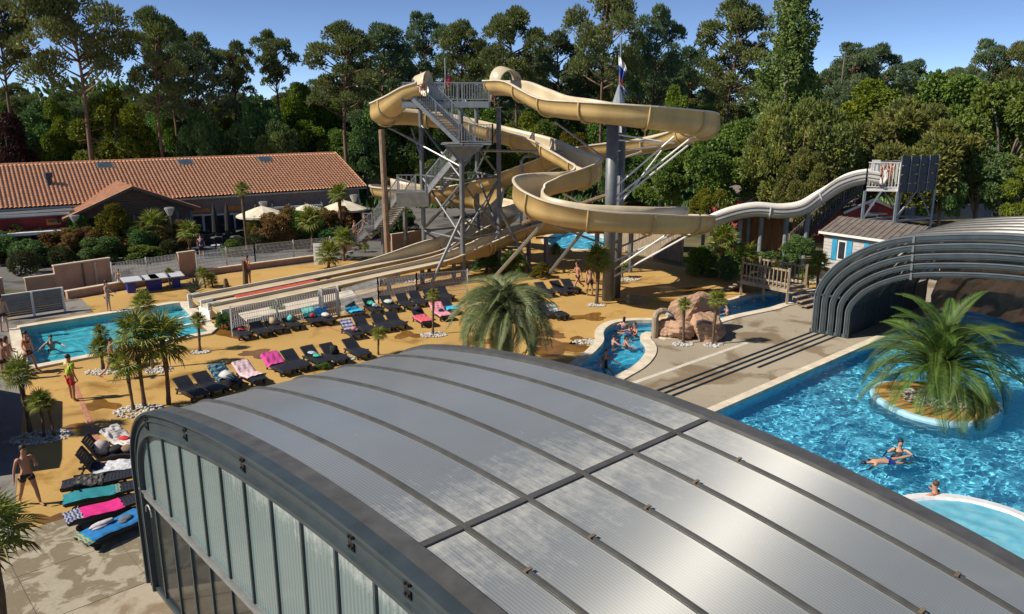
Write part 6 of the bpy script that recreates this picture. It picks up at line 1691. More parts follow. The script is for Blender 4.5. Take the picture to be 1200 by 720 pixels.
# feather palms
def frond_mesh(name, m, L, arch, leafl, n=36, vee=.5, droop=.35, w_=.03):
    b = MB(); pts = []
    for k in range(n + 1):
        q = k / n; pts.append(Vector((L * (q - arch * .35 * q ** 3), 0, L * (arch * .62 * q - arch * 1.15 * q * q * 1.0))))
    b.tube(pts[::3], [.035 * (1 - .85 * i / len(pts[::3])) + .004 for i in range(len(pts[::3]))], 4)
    rr = random.Random(len(name))
    for k in range(3, n + 1):
        q = k / n; d = (pts[k] - pts[k - 1]).normalized(); u2 = d.cross(Vector((0, 1, 0))).normalized()
        if u2.z < 0: u2 = -u2
        ll = leafl * (math.sin(math.pi * (.12 + .86 * q)) ** .7) * rr.uniform(.9, 1.1)
        for sgn in (-1, 1):
            for h_ in (0, .5):
                o = pts[k] + d * (L / n * h_); dr = (Vector((0, sgn, 0)) * .8 + d * (.45 + .6 * q) + u2 * vee).normalized(); s_ = d * w_
                mid = o + dr * ll * .5; tip = o + dr * ll + Vector((0, 0, -droop * ll))
                b.add([o, mid - s_, tip, mid + s_], [(0, 1, 2, 3)])
    return b.mesh(name, m)
def feather_palm(name, p, h, r0, meshes, nf, label, el0, el1, seed, sc=1.0, bulge=0):
    rr = random.Random(seed); t = thing(name, p, label, 'palm')
    b = MB(); k_ = 10; b.tube([(0, 0, h * k / k_) for k in range(k_ + 1)], [r0 * (1 + .12 * (k % 2)) * (1 + bulge * (k / k_) ** 2) for k in range(k_ + 1)], 14); b.build('trunk', M_barkp, t)
    for k in range(nf):
        q = k / (nf - 1); a = k * 2.39996; el = R(el0 + (el1 - el0) * q ** .9 + rr.uniform(-5, 5)); o = link('frond', meshes[k % len(meshes)], t)
        o.location = (0, 0, h - .12 * q); o.rotation_euler = (rr.uniform(-.3, .3), -el, a); s_ = sc * rr.uniform(.88, 1.08) * (1 - .15 * (q > .9)); o.scale = (s_, s_, s_)
    return t
phm = [frond_mesh('date_frond_%s' % 'abc'[i], M_phx, 2.9, a, .50, 50, .40, .18, .0125) for i, a in enumerate((.45, .7, .95))]
bum = [frond_mesh('jelly_frond_%s' % 'abc'[i], M_butia, 2.5, a, .55, 40, .75, .28, .022) for i, a in enumerate((.9, 1.15, 1.35))]
pi_c = G(1098, 462, .3)
feather_palm('date_palm', Vector((pi_c.x, pi_c.y, .35)), .95, .34, phm, 58, 'big feathery date palm on the round planted island in the pool', 80, -18, 5, 1.22, .3)
bp = G(590, 440); zt_ = AT(590, 372, bp.y).z
feather_palm('jelly_palm', bp, zt_, .26, bum, 62, 'bushy grey green feather palm just behind the roof of the big enclosure', 86, -30, 8, 1.06, .2)

# planted island and pebble beds
def pebbles(name, p, rx, ry, rz, label, n=90, size=.09, kind='stuff'):
    rr = random.Random(int(p.x * 37) & 1023); b = MB(base=p)
    for k in range(n):
        a = rr.uniform(0, 6.28); q = rr.random() ** .5; x, y = q * rx * math.cos(a), q * ry * math.sin(a); c_, s_ = math.cos(rz), math.sin(rz); r = size * rr.uniform(.5, 1.2)
        b.ball(Vector((p.x + x * c_ - y * s_, p.y + x * s_ + y * c_, p.z + r * .35)), (r, r * .8, r * .6), 5, 4, jit=.3, seed=k)
    o = b.build(name, M_pebble); o['kind'] = 'stuff'; o['label'] = label
    return o
for (x, y), rx, ry, n, lab in (((508, 393), .75, .5, 90, 'white pebbles round the slim palm by the loungers'), ((699, 358), .65, .45, 80, 'white pebbles at the foot of the dense fan palm by the column'), ((800, 404), .6, .4, 60, 'white pebbles round the left palm by the boulders'), ((836, 405), .6, .4, 60, 'white pebbles round the right palm by the boulders'), ((235, 413), .5, .35, 60, 'white pebbles round the slim palm at the pool end'), ((48, 513), 1.1, .75, 190, 'white pebbles round the left edge palms'), ((162, 482), 1.0, .8, 150, 'white pebbles under the big fan palms'), ((122, 436), .9, .5, 110, 'white pebbles at the pool corner palms'), ((186, 434), .7, .5, 80, 'white pebbles behind the big fan palms'), ((207, 335), .7, .4, 70, 'white pebbles under the palm by the ping-pong tables'), ((688, 401), .8, .5, 90, 'black and white pebbles beside the river coping'), ((395, 421), 1.0, .5, 110, 'white pebbles behind the front lounger row'), ((733, 328), 1.2, .6, 110, 'white pebbles behind the column'), ((470, 330), 2.2, .8, 130, 'pale stones under the chutes'), ((955, 330), 2.5, .8, 120, 'pale stones at the foot of the folded enclosure')):
    pebbles('pebble_bed', G(x, y, .012), rx * .85, ry * .85, .2, lab, int(n * 1.6), .062)
isl = thing('pool_island', (pi_c.x, pi_c.y, 0), 'round white edged island in the pool with an ochre top and pebbles', 'island')
RI = 2.15
b = MB(); ring_ = [math.pi * 2 * k / 40 for k in range(40)]
wob = lambda a: RI * (1 + .05 * math.sin(3 * a + 1))
b.grid([[Vector((wob(a) * q, 0, 0)).xyz * 0 + Vector((wob(a) * q * math.cos(a), wob(a) * q * math.sin(a), z)) for a in ring_] for q, z in ((1.05, -1.15), (1.05, -.02), (1.03, .07), (.97, .09), (.97, .02))], closed=True); b.build('rim', mat('island_rim', (.30, .52, .60), .6, var=.15), isl, smooth=False)
b = MB(); b.prism([(wob(a) * .965 * math.cos(a), wob(a) * .965 * math.sin(a)) for a in ring_], -.3, .085); b.build('planting_bed', M_ochre, isl)
pebbles('pebble_bed', Vector((pi_c.x, pi_c.y, .12)), 1.25, 1.1, 0, 'grey pebbles round the trunk of the date palm', 300, .075)
jc = G(1142, 628)
jz = thing('jacuzzi_basin', (jc.x, jc.y, 0), 'round white rimmed whirlpool basin at the right edge of the big pool', 'whirlpool'); RJ = 2.35
b = MB(); b.grid([[Vector((q * math.cos(a), q * math.sin(a), z)) for a in ring_] for q, z in ((RJ, -1.15), (RJ, -.03), (RJ - .05, .04), (RJ - .32, .05), (RJ - .38, -.02), (RJ - .40, -.30), (RJ - .85, -.31), (RJ - .9, -.75), (.02, -.76))], closed=True); b.build('shell', mat('pale_shell', (.66, .68, .68), .35, var=.1), jz, smooth=False)
wp = []
for i in range(24):
    row = []
    for a in ring_:
        q = (RJ - .36) * i / 23; row.append(Vector((q * math.cos(a), q * math.sin(a), -.02 + .010 * math.sin(q * 9 + 3 * math.sin(a * 2)) + .006 * math.sin(a * 11 + q * 7))))
    wp.append(row)
b = MB(); b.grid(wp, closed=True); b.build('whirl_water', mat('foamy_water', (.20, .48, .58), .15, col2=(.09, .36, .50), scale=2.2, spec=.6), jz, smooth=True)

# ------------------------------------------------------------------ sun loungers, towels and bags
def lounger_profile(back):
    """points (x, z) along the lying surface from head to foot"""
    c, s = math.cos(R(back)), math.sin(R(back))
    return [(-.20 - .75 * c, .33 + .75 * s), (-.20 - .38 * c, .33 + .38 * s), (-.20, .32), (.15, .345), (.5, .36), (.93, .31)]
def make_lounger(back):
    t = thing('sun_lounger', (0, 0, 0), 'dark plastic sun lounger', 'sun lounger')
    pr = catmull(lounger_profile(back), 4); W = .33
    piv = 8
    for nm_, i0, i1 in (('backrest', 0, piv), ('seat', piv, len(pr) - 1)):
        b = MB()
        for i in range(i0, i1):
            p, q = pr[i], pr[i + 1]; g_ = .86
            a_ = Vector((p[0], 0, p[1])); c_ = Vector((p[0] + (q[0] - p[0]) * g_, 0, p[1] + (q[1] - p[1]) * g_)); d = (c_ - a_)
            b.bar((a_ + c_) / 2 - Vector((0, W - .04, 0)), (a_ + c_) / 2 + Vector((0, W - .04, 0)), d.length, .025, up=Vector((-d.z, 0, d.x)))
        for sg in (-1, 1):
            for i in range(i0, i1): b.bar((pr[i][0], sg * W, pr[i][1] - .02), (pr[i + 1][0], sg * W, pr[i + 1][1] - .02), .06, .075)
        b.build(nm_, M_navy, t)
    for sg in (-1, 1):
        b = MB(); b.bar((-.75, sg * (W - .02), .22), (.90, sg * (W - .02), .25), .05, .07); b.build('side_rail', M_navy, t)
    for sg in (-1, 1):
        b = MB(); b.bar((-.55, sg * (W - .03), .25), (-.72, sg * (W - .03), 0), .07, .05); b.build('leg', M_navy, t)
        b = MB(); b.tube([(.66, sg * (W - .02) - .03, .09), (.66, sg * (W - .02) + .03, .09)], .09, 10); b.bar((.66, sg * (W - .02), .09), (.6, sg * (W - .02), .27), .06, .06); b.build('wheel_leg', M_black, t)
    b = MB(); b.bar((-.5, -W, .25), (-.45 if back else -.6, -W + .02, .33 + .2 * math.sin(R(back))), .03, .03); b.build('back_prop', M_navy, t)
    return t
L_low, L_flat, L_high = make_lounger(27), make_lounger(3), make_lounger(58)
PRF = {L_low.name: 27, L_flat.name: 3, L_high.name: 58}
def lounger(proto, c, hd, ft, label, group, s=1.0):
    """c: pixel of the middle; hd, ft: pixel pair giving the head-to-foot direction"""
    p = G(*c, .0); d = G(*ft) - G(*hd); rz = math.atan2(d.y, d.x)
    p = G(c[0], c[1] + 3)
    place(proto, p, rz, s, label, group); return p, rz, PRF[proto.name] if proto.name in PRF else 27
def cloth(name, at, u0, u1, col, label, cat='towel', stripe=None, wdt=.30, lumps=.0, seed=0, skew=0, grp=None, hang=.07):
    """a towel following the lounger surface from u0 to u1 (0 head, 1 foot)"""
    p, rz, back = at; pr = catmull(lounger_profile(back), 10); n = len(pr); rr = random.Random(seed); b = MB(); P = []; i0, i1 = int(u0 * (n - 1)), int(u1 * (n - 1)); K = 10
    for i in range(i0, i1 + 1):
        row = []
        for j in range(K + 1):
            y = -wdt - hang + (2 * wdt + 2 * hang) * j / K + skew * (i - i0) / max(1, i1 - i0); e = max(0, abs(y) - .33)
            z = pr[i][1] + .03 + .012 * math.sin(i * .55 + j * 1.3 + seed) * math.sin(j * .9 + seed) - e * 1.1 + lumps * (rr.random() * .5 + .5 * math.sin(i * .8) * math.sin(j * 1.1 + seed))
            row.append(Vector((pr[i][0] + .02 * math.sin(j * 1.7 + seed), y, z)))
        P.append(row)
    for k in range(len(P) - 1):
        mi = 0
        if stripe: mi = 1 if ((i0 + k) // stripe[1]) % 2 else 0
        b.grid([P[k], P[k + 1]], mi=mi)
    b.grid([[v_ - Vector((0, 0, .018)) for v_ in r_] for r_ in P], mi=0)
    ms = [tm(col)] + ([tm(stripe[0])] if stripe else [])
    o = b.build(name, ms, None, smooth=False); o.location = p; o.rotation_euler = (0, 0, rz)
    return tag(o, label, cat, grp)
TM = {}
def tm(c):
    if c not in TM: TM[c] = mat('cloth_%d' % len(TM), c, .9, var=.18, scale=9, bump=.3, bscale=60)
    return TM[c]
def bundle(name, at, u, col, label, cat, r=(.17, .14, .11), y=0, seed=1, col2=None):
    p, rz, back = at; pr = catmull(lounger_profile(back), 10); x, z = pr[int(u * (len(pr) - 1))]
    b = MB(); rr = random.Random(seed)
    b.ball((x, y, z + r[2] * .8 + .02), r, 9, 7, jit=.35, seed=seed); b.ball((x + .1, y + .08, z + r[2] * .5 + .02), (r[0] * .6, r[1] * .7, r[2] * .6), 8, 6, mi=1, jit=.4, seed=seed + 3)
    o = b.build(name, [tm(col), tm(col2 or col)], None, smooth=True); o.location = p; o.rotation_euler = (0, 0, rz)
    return tag(o, label, cat)
LG = 'dark sun loungers on the deck'
D1 = ((-9, -8), (9, 8))
def row_(cs, dv, labs, proto=None):
    out = []
    for c, lab in zip(cs, labs): out.append(lounger(proto or L_low, c, (c[0] - dv[0], c[1] - dv[1]), (c[0] + dv[0], c[1] + dv[1]), lab, LG, (.94, .84, .92)))
    return out
A = row_([(282, 392), (304, 389), (321, 385), (341, 381), (366, 376), (381, 375)], (10, 7), ['lounger by the fence at far left of its row, a red thing on it', 'empty lounger by the fence, second from the left of its row', 'lounger by the fence carrying a tan bag', 'lounger by the fence carrying a bright striped bag', 'lounger left of the gate with teal and red cloths', 'lounger just left of the gate with blue and white towels'])
B_ = row_([(415, 367), (437, 363), (457, 360), (475, 357), (490, 354), (506, 351), (521, 348)], (11, 7), ['lounger right of the gate with a bright blue towel', 'lounger by the fence with green and blue cloths, second right of the gate', 'lounger by the fence with grey and white cloths, third right of the gate', 'empty lounger by the fence, fourth right of the gate', 'empty lounger by the fence, fifth right of the gate', 'empty lounger by the fence, behind the slim palm', 'empty lounger by the fence, rightmost of the row'])
C_ = row_([(412, 391), (427, 386), (448, 383), (464, 380), (495, 377), (517, 370), (526, 363)], (13, 8.5), ['second row lounger with patterned cloths, leftmost', 'empty second row lounger behind the small palm, second from the left', 'empty second row lounger, third from the left', 'empty second row lounger, fourth from the left', 'second row lounger with a coral pink towel', 'lounger with a pink patterned towel behind the slim palm', 'lounger with a small blue towel beside the bushy palm'])
D = row_([(224, 462), (246, 456), (266, 449), (294, 444), (328, 433), (347, 428), (370, 423), (392, 420), (418, 414)], (16, 8), ['front row lounger, leftmost, empty, near the big fan palms', 'front row lounger, second from the left, empty', 'front row lounger under a heap of striped towels', 'front row lounger with a pale pink striped towel', 'front row lounger with a bright pink towel over its back', 'front row lounger, empty, right of the bright pink towel', 'front row lounger with small green and blue cloths', 'front row lounger with a black bag on it', 'front row lounger, rightmost, empty'])
E_ = row_([(620, 345), (638, 343), (656, 341), (669, 339), (640, 367), (652, 369)], (13, 6), ['lounger right of the bushy palm, leftmost of the back four', 'lounger right of the bushy palm, second of the back four', 'lounger right of the bushy palm, third of the back four', 'lounger right of the bushy palm, rightmost of the back four', 'lounger half hidden by the bushy palm, front pair', 'lounger right of the bushy palm with a small towel, front pair'])
bundle('swim_bag', A[0], .55, (.5, .02, .02), 'small red thing lying on the leftmost fence lounger', 'bag', (.14, .12, .06))
bundle('beach_bag', A[2], .5, (.45, .33, .2), 'tan beach bag on the fence lounger, third from the left', 'bag', (.26, .2, .2), seed=4)
bundle('beach_bag', A[3], .5, (.10, .40, .36), 'green and orange beach bag on the fence lounger, fourth from the left', 'bag', (.24, .18, .17), seed=5, col2=(.6, .25, .05))
cloth('towel', A[4], .02, .45, (.05, .45, .42), 'teal towel on the lounger left of the gate', wdt=.24); bundle('clothes_heap', A[4], .55, (.4, .03, .06), 'red crumpled clothes on the lounger left of the gate', 'clothes', seed=7)
cloth('towel', A[5], .02, .4, (.03, .26, .55), 'blue towel on the lounger next to the gate', wdt=.24); bundle('clothes_heap', A[5], .6, (.62, .58, .5), 'white crumpled towel on the lounger next to the gate', 'towel', (.3, .22, .1), seed=8)
cloth('towel', B_[0], .30, .85, (.02, .38, .66), 'bright blue towel spread on the lounger right of the gate')
bundle('clothes_heap', B_[1], .35, (.05, .45, .3), 'green clothes on the second lounger right of the gate', 'clothes', (.3, .2, .1), seed=9, col2=(.6, .6, .6)); bundle('clothes_heap', B_[1], .7, (.3, .4, .5), 'pale blue clothes at the foot of the second lounger', 'clothes', seed=19)
bundle('clothes_heap', B_[2], .45, (.45, .50, .45), 'grey and white clothes on the third lounger right of the gate', 'clothes', (.34, .24, .11), seed=10, col2=(.1, .1, .12))
cloth('towel', C_[0], .02, .5, (.45, .40, .46), 'patterned grey towel on the leftmost second row lounger', stripe=((.08, .10, .25), 3), wdt=.22); bundle('clothes_heap', C_[0], .75, (.55, .2, .2), 'pinkish clothes at the foot of the leftmost second row lounger', 'clothes', seed=12, col2=(.2, .25, .5))
cloth('towel', C_[4], .30, .92, (.60, .10, .14), 'coral pink towel on a second row lounger'); bundle('beach_bag', C_[4], .12, (.02, .02, .04), 'dark bag at the head of the coral pink towel', 'bag', (.2, .2, .12), seed=13)
cloth('towel', C_[5], .0, .95, (.60, .16, .24), 'pink patterned towel behind the slim palm', stripe=((.65, .35, .38), 2)); bundle('beach_bag', C_[5], .5, (.02, .02, .04), 'dark bag on the pink patterned towel', 'bag', (.14, .14, .1), seed=14)
cloth('towel', C_[6], .55, .92, (.03, .40, .60), 'small blue towel on the lounger beside the bushy palm')
cloth('towel', D[2], .0, .6, (.10, .25, .32), 'teal striped towel on the front row heap', stripe=((.02, .05, .10), 3), lumps=.06, seed=2); bundle('clothes_heap', D[2], .55, (.5, .5, .5), 'black and white striped clothes heap on the front row', 'clothes', (.38, .26, .15), seed=15, col2=(.03, .03, .03)); bundle('clothes_heap', D[2], .8, (.04, .06, .09), 'dark clothes at the foot of the front row heap', 'clothes', (.28, .22, .12), seed=16, col2=(.10, .18, .25))
cloth('towel', D[3], .0, .8, (.66, .40, .46), 'pale pink striped towel on the front row', stripe=((.60, .52, .54), 2))
cloth('towel', D[4], .0, .42, (.58, .06, .28), 'bright pink towel over a front row lounger back', hang=.12)
bundle('clothes_heap', D[6], .35, (.35, .45, .55), 'pale blue cloth on a front row lounger', 'clothes', (.2, .16, .05), seed=17); bundle('clothes_heap', D[6], .6, (.05, .4, .25), 'green cloth on a front row lounger', 'clothes', (.2, .16, .05), seed=18)
bundle('beach_bag', D[7], .5, (.01, .01, .012), 'black bag standing on a front row lounger', 'bag', (.22, .2, .2), seed=20)
cloth('towel', E_[5], .1, .6, (.55, .45, .48), 'small pale towel on the lounger right of the bushy palm', stripe=((.10, .25, .22), 4), wdt=.2)
# the seven loungers beside the near wall of the enclosure
def ln(proto, hd, ft, lab):
    p0, p1 = G(*hd), G(*ft); d = p1 - p0; c = (p0 + p1) / 2; rz = math.atan2(d.y, d.x); place(proto, c, rz, (1.0, .84, 1.0), lab, 'sun loungers beside the enclosure wall'); return c, rz, PRF.get(proto.name, 27)
F1 = ln(L_low, (130, 522), (172, 532), 'lounger beside the enclosure, farthest of its row, with a white towel')
F2 = ln(L_high, (104, 545), (152, 541), 'lounger beside the enclosure with raised back and a pale bag')
F3 = ln(L_high, (92, 562), (152, 556), 'lounger beside the enclosure with raised back and a white towel')
F4 = ln(L_flat, (152, 568), (78, 580), 'flat lounger beside the enclosure with a dark towel')
F5 = ln(L_flat, (158, 582), (80, 598), 'flat lounger beside the enclosure under a teal towel')
F6 = ln(L_flat, (160, 598), (84, 620), 'flat lounger beside the enclosure under a hot pink towel')
F7 = ln(L_flat, (172, 612), (100, 645), 'flat lounger beside the enclosure under a blue towel, nearest of its row')
cloth('towel', F1, .05, .8, (.62, .60, .56), 'white towel on the farthest lounger beside the enclosure', lumps=.03); bundle('clothes_heap', F1, .45, (.50, .02, .03), 'red cloth on the white towel, farthest lounger by the enclosure', 'clothes', (.2, .15, .06), seed=31)
bundle('beach_bag', F2, .42, (.42, .36, .36), 'pale patterned bag standing on a raised back lounger', 'bag', (.24, .2, .26), seed=32, col2=(.5, .45, .4)); bundle('clothes_heap', F2, .66, (.02, .02, .025), 'black clothes beside the pale patterned bag', 'clothes', (.2, .2, .12), seed=33); bundle('clothes_heap', F2, .85, (.22, .15, .09), 'brown clothes at the foot of a raised back lounger', 'clothes', (.2, .2, .1), seed=34)
cloth('towel', F3, .38, .98, (.55, .56, .60), 'white towel on a raised back lounger beside the enclosure', lumps=.02); bundle('clothes_heap', F3, .42, (.02, .025, .06), 'navy cloth at the top of the white towel', 'clothes', (.2, .24, .08), seed=35)
cloth('towel', F4, .42, .85, (.03, .03, .035), 'black crumpled towel on a flat lounger', stripe=((.10, .09, .08), 2), lumps=.05, seed=3)
cloth('towel', F5, .33, 1.0, (.01, .20, .24), 'dark teal towel on a flat lounger', hang=.03)
cloth('towel', F5, .25, .325, (.20, .25, .15), 'folded striped cloth next to the dark teal towel', stripe=((.02, .15, .2), 1), hang=.0)
cloth('towel', F6, .26, .82, (.62, .015, .20), 'hot pink towel on a flat lounger', hang=.04)
cloth('towel', F6, .825, 1.0, (.04, .05, .12), 'dark patterned cloth at the end of the hot pink towel', stripe=((.3, .32, .4), 1), lumps=.04, hang=.03)
cloth('towel', F7, .12, .93, (.01, .16, .42), 'deep blue towel on the nearest lounger by the enclosure', hang=.05)
cloth('towel', F7, .935, 1.0, (.02, .25, .30), 'teal edged cloth hanging at the foot of the nearest lounger', stripe=((.4, .3, .1), 1), hang=.07)
bundle('clothes_heap', F7, .66, (.50, .46, .50), 'white patterned clothes on the deep blue towel', 'clothes', (.34, .12, .06), seed=37, y=-.16); bundle('clothes_heap', F7, .36, (.10, .13, .16), 'grey clothes on the deep blue towel', 'clothes', (.2, .16, .05), seed=38)

# ------------------------------------------------------------------ people
SKIN = {'fair': mat('fair_skin', (.50, .28, .19), .55, var=.1), 'tan': mat('tanned_skin', (.36, .18, .105), .55, var=.1), 'red': mat('sunburnt_skin', (.46, .21, .13), .55, var=.1)}
HAIR = {'dark': mat('dark_hair', (.018, .012, .01), .6), 'brown': mat('brown_hair', (.08, .04, .02), .6), 'fair': mat('fair_hair', (.25, .16, .07), .6)}
M_eye = mat('eye', (.02, .015, .012), .2)
def skin_mesh(name, chains, m, sub=1):
    """chains: lists of (point, radius); first point of a later chain may repeat an existing point"""
    vs = []; es = []; rs_ = []; key = {}
    def vid(p, r):
        k = tuple(round(c, 4) for c in p)
        if k not in key: key[k] = len(vs); vs.append(k); rs_.append(r)
        return key[k]
    for ch in chains:
        ids = [vid(p, r) for p, r in ch]; es += list(zip(ids, ids[1:]))
    me = bpy.data.meshes.new(name); me.from_pydata(vs, es, []); o = bpy.data.objects.new(name, me); COL.objects.link(o)
    md = o.modifiers.new('skin', 'SKIN'); md.use_smooth_shade = True
    sv = me.skin_vertices[0].data
    for i, r in enumerate(rs_): sv[i].radius = r if hasattr(r, '__len__') else (r, r)
    sv[0].use_root = True
    s2 = o.modifiers.new('subdivision', 'SUBSURF'); s2.levels = sub; s2.render_levels = sub
    dg = bpy.context.evaluated_depsgraph_get(); out = bpy.data.meshes.new_from_object(o.evaluated_get(dg)); out.name = name
    bpy.data.objects.remove(o); out.materials.clear(); out.materials.append(m); out.polygons.foreach_set('use_smooth', [True] * len(out.polygons))
    return out
def joints(pose):
    """standing figure 1.75 m tall facing +x; pose gives limb angles in degrees (forward positive)"""
    J = {}; V3 = Vector; lean = R(pose.get('lean', 0)); hipz = pose.get('hip', .92)
    J['pelvis'] = V3((0, 0, hipz)); sp_ = lambda d: V3((math.sin(lean) * d, 0, math.cos(lean) * d))
    J['waist'] = J['pelvis'] + sp_(.16); J['chest'] = J['pelvis'] + sp_(.38); J['neck'] = J['pelvis'] + sp_(.56); J['head0'] = J['neck'] + V3((.02, 0, .09)); J['head1'] = J['head0'] + V3((.015, 0, .10)); J['head2'] = J['head1'] + V3((-.005, 0, .085))
    for sd_, sg in (('l', 1), ('r', -1)):
        sh = J['pelvis'] + sp_(.50) + V3((0, sg * .185, 0)); J['sh' + sd_] = sh
        a1, ab, a2 = [R(x) for x in pose.get('arm' + sd_, (5, 8, 15))]
        el = sh + V3((math.sin(a1) * math.cos(ab), sg * math.sin(ab), -math.cos(a1) * math.cos(ab))) * .29; J['el' + sd_] = el
        inn = R(pose.get('in' + sd_, 0))
        wr_ = el + V3((math.sin(a1 + a2) * math.cos(inn), sg * (math.sin(ab) * .6 - math.sin(inn)), -math.cos(a1 + a2) * math.cos(ab))).normalized() * .255; J['wr' + sd_] = wr_
        J['hd' + sd_] = (wr_ - el).normalized()
        l1, lb, l2 = [R(x) for x in pose.get('leg' + sd_, (0, 3, 0))]
        hp = J['pelvis'] + V3((0, sg * .095, -.04)); J['hp' + sd_] = hp
        kn = hp + V3((math.sin(l1), sg * math.sin(lb), -math.cos(l1))) * .43; J['kn' + sd_] = kn
        an = kn + V3((math.sin(l1 - l2), sg * math.sin(lb) * .5, -math.cos(l1 - l2))) * .41; J['an' + sd_] = an
        J['to' + sd_] = an + V3((.17, sg * .03, -.045))
    return J
def body_meshes(pose, fem=False):
    J = joints(pose); ch = []
    hw = 1.0 if not fem else 1.04; tw = .9 if fem else 1.0
    ch.append([(J['pelvis'], (.15 * hw, .11)), (J['waist'], (.125 * tw, .092)), (J['chest'], (.155 * tw, .108)), (J['neck'], (.058, .058)), (J['head0'], (.07, .075)), (J['head1'], (.078, .096)), (J['head2'], (.062, .074))])
    nose = J['head1'] + Vector((.108, 0, -.025)); ch.append([(J['head1'], (.078, .096)), (nose, (.014, .014))])
    for s in 'lr':
        ch.append([(J['chest'], (.155 * tw, .108)), (J['sh' + s], .062), (J['sh' + s].lerp(J['el' + s], .5), .05), (J['el' + s], .039), (J['el' + s].lerp(J['wr' + s], .4), .038), (J['wr' + s], .026), (J['wr' + s] + J['hd' + s] * .05, (.036, .02)), (J['wr' + s] + J['hd' + s] * .09, (.036, .018))])
        ch.append([(J['pelvis'], (.15 * hw, .11)), (J['hp' + s], .098), (J['hp' + s].lerp(J['kn' + s], .5), .078), (J['kn' + s], .055), (J['kn' + s].lerp(J['an' + s], .35), .056), (J['an' + s], .036), (J['an' + s].lerp(J['to' + s], .5), .036), (J['to' + s], .026)])
        h = J['hd' + s]; side = h.cross(Vector((0, 1, 0))); side = side.normalized() if side.length > .1 else Vector((1, 0, 0)); palm = J['wr' + s] + h * .09
        for k, (o, l) in enumerate(((-.028, .055), (-.010, .068), (.010, .062), (.027, .048))):
            f0 = palm + side * o; ch.append([(palm, (.036, .018)), (f0 + h * .02, .009), (f0 + h * (.02 + l * .55), .008), (f0 + h * (.02 + l) + Vector((0, .012 if s == 'r' else -.012, 0)), .006)])
        ch.append([(J['wr' + s] + h * .05, (.036, .02)), (J['wr' + s] + h * .07 + side * .045, .010), (J['wr' + s] + h * .105 + side * .06, .008)])
    body = skin_mesh('body', ch, SKIN['fair'])
    hz = J['head1']; b = MB(); b.ball(hz + Vector((-.022, 0, .045)), (.094, .088, .090), 12, 8, jit=.06); 
    if fem: b.ball(hz + Vector((-.085, 0, -.05)), (.045, .065, .12), 8, 6, jit=.1)
    hair = b.mesh('hair', HAIR['dark'], True)
    b = MB()
    for sg in (-1, 1): b.ball(hz + Vector((.082, sg * .032, .012)), (.010, .014, .009), 6, 4)
    eyes = b.mesh('eyes', M_eye); 
    tr = [[(J['pelvis'] + Vector((0, 0, .10)), (.150 * hw, .108)), (J['pelvis'], (.162 * hw, .122)), (J['pelvis'] - Vector((0, 0, .05)), (.14, .11))]]
    for s in 'lr': tr.append([(J['pelvis'], (.162 * hw, .122)), (J['hp' + s], .120), (J['hp' + s].lerp(J['kn' + s], .22), .106), (J['hp' + s].lerp(J['kn' + s], .38), .094)])
    trunks = skin_mesh('trunks', tr, M_black)
    sh_ = [[(J['pelvis'] + Vector((0, 0, .10)), (.152 * hw, .110)), (J['pelvis'], (.168 * hw, .126)), (J['pelvis'] - Vector((0, 0, .05)), (.14, .11))]]
    for s in 'lr': sh_.append([(J['pelvis'], (.168 * hw, .126)), (J['hp' + s], .118), (J['hp' + s].lerp(J['kn' + s], .35), .104), (J['hp' + s].lerp(J['kn' + s], .72), .092)])
    shorts = skin_mesh('shorts', sh_, M_black)
    st = [[(J['pelvis'] + Vector((0, 0, .03)), (.168, .126)), (J['waist'], (.148, .112)), (J['chest'], (.170, .122)), (J['neck'] - Vector((0, 0, .05)), (.075, .075))]]
    for s in 'lr': st.append([(J['chest'], (.170, .122)), (J['sh' + s], .076), (J['sh' + s].lerp(J['el' + s], .7), .066)])
    shirt = skin_mesh('shirt', st, M_black)
    c = J['chest']; top = skin_mesh('bikini_top', [[(c + Vector((0, 0, -.045)), (.150, .104)), (c + Vector((.0, 0, .02)), (.162 * tw, .114)), (c + Vector((0, 0, .06)), (.150, .104))]], M_black)
    suit = skin_mesh('swimsuit', [[(J['pelvis'] - Vector((0, 0, .06)), (.13, .10)), (J['pelvis'], (.164 * hw, .120)), (J['waist'], (.136 * tw, .100)), (c, (.166 * tw, .116)), (c + Vector((0, 0, .07)), (.12, .08))]], M_black)
    return dict(body=body, hair=hair, eyes=eyes, trunks=trunks, shorts=shorts, shirt=shirt, bikini_top=top, swimsuit=suit)
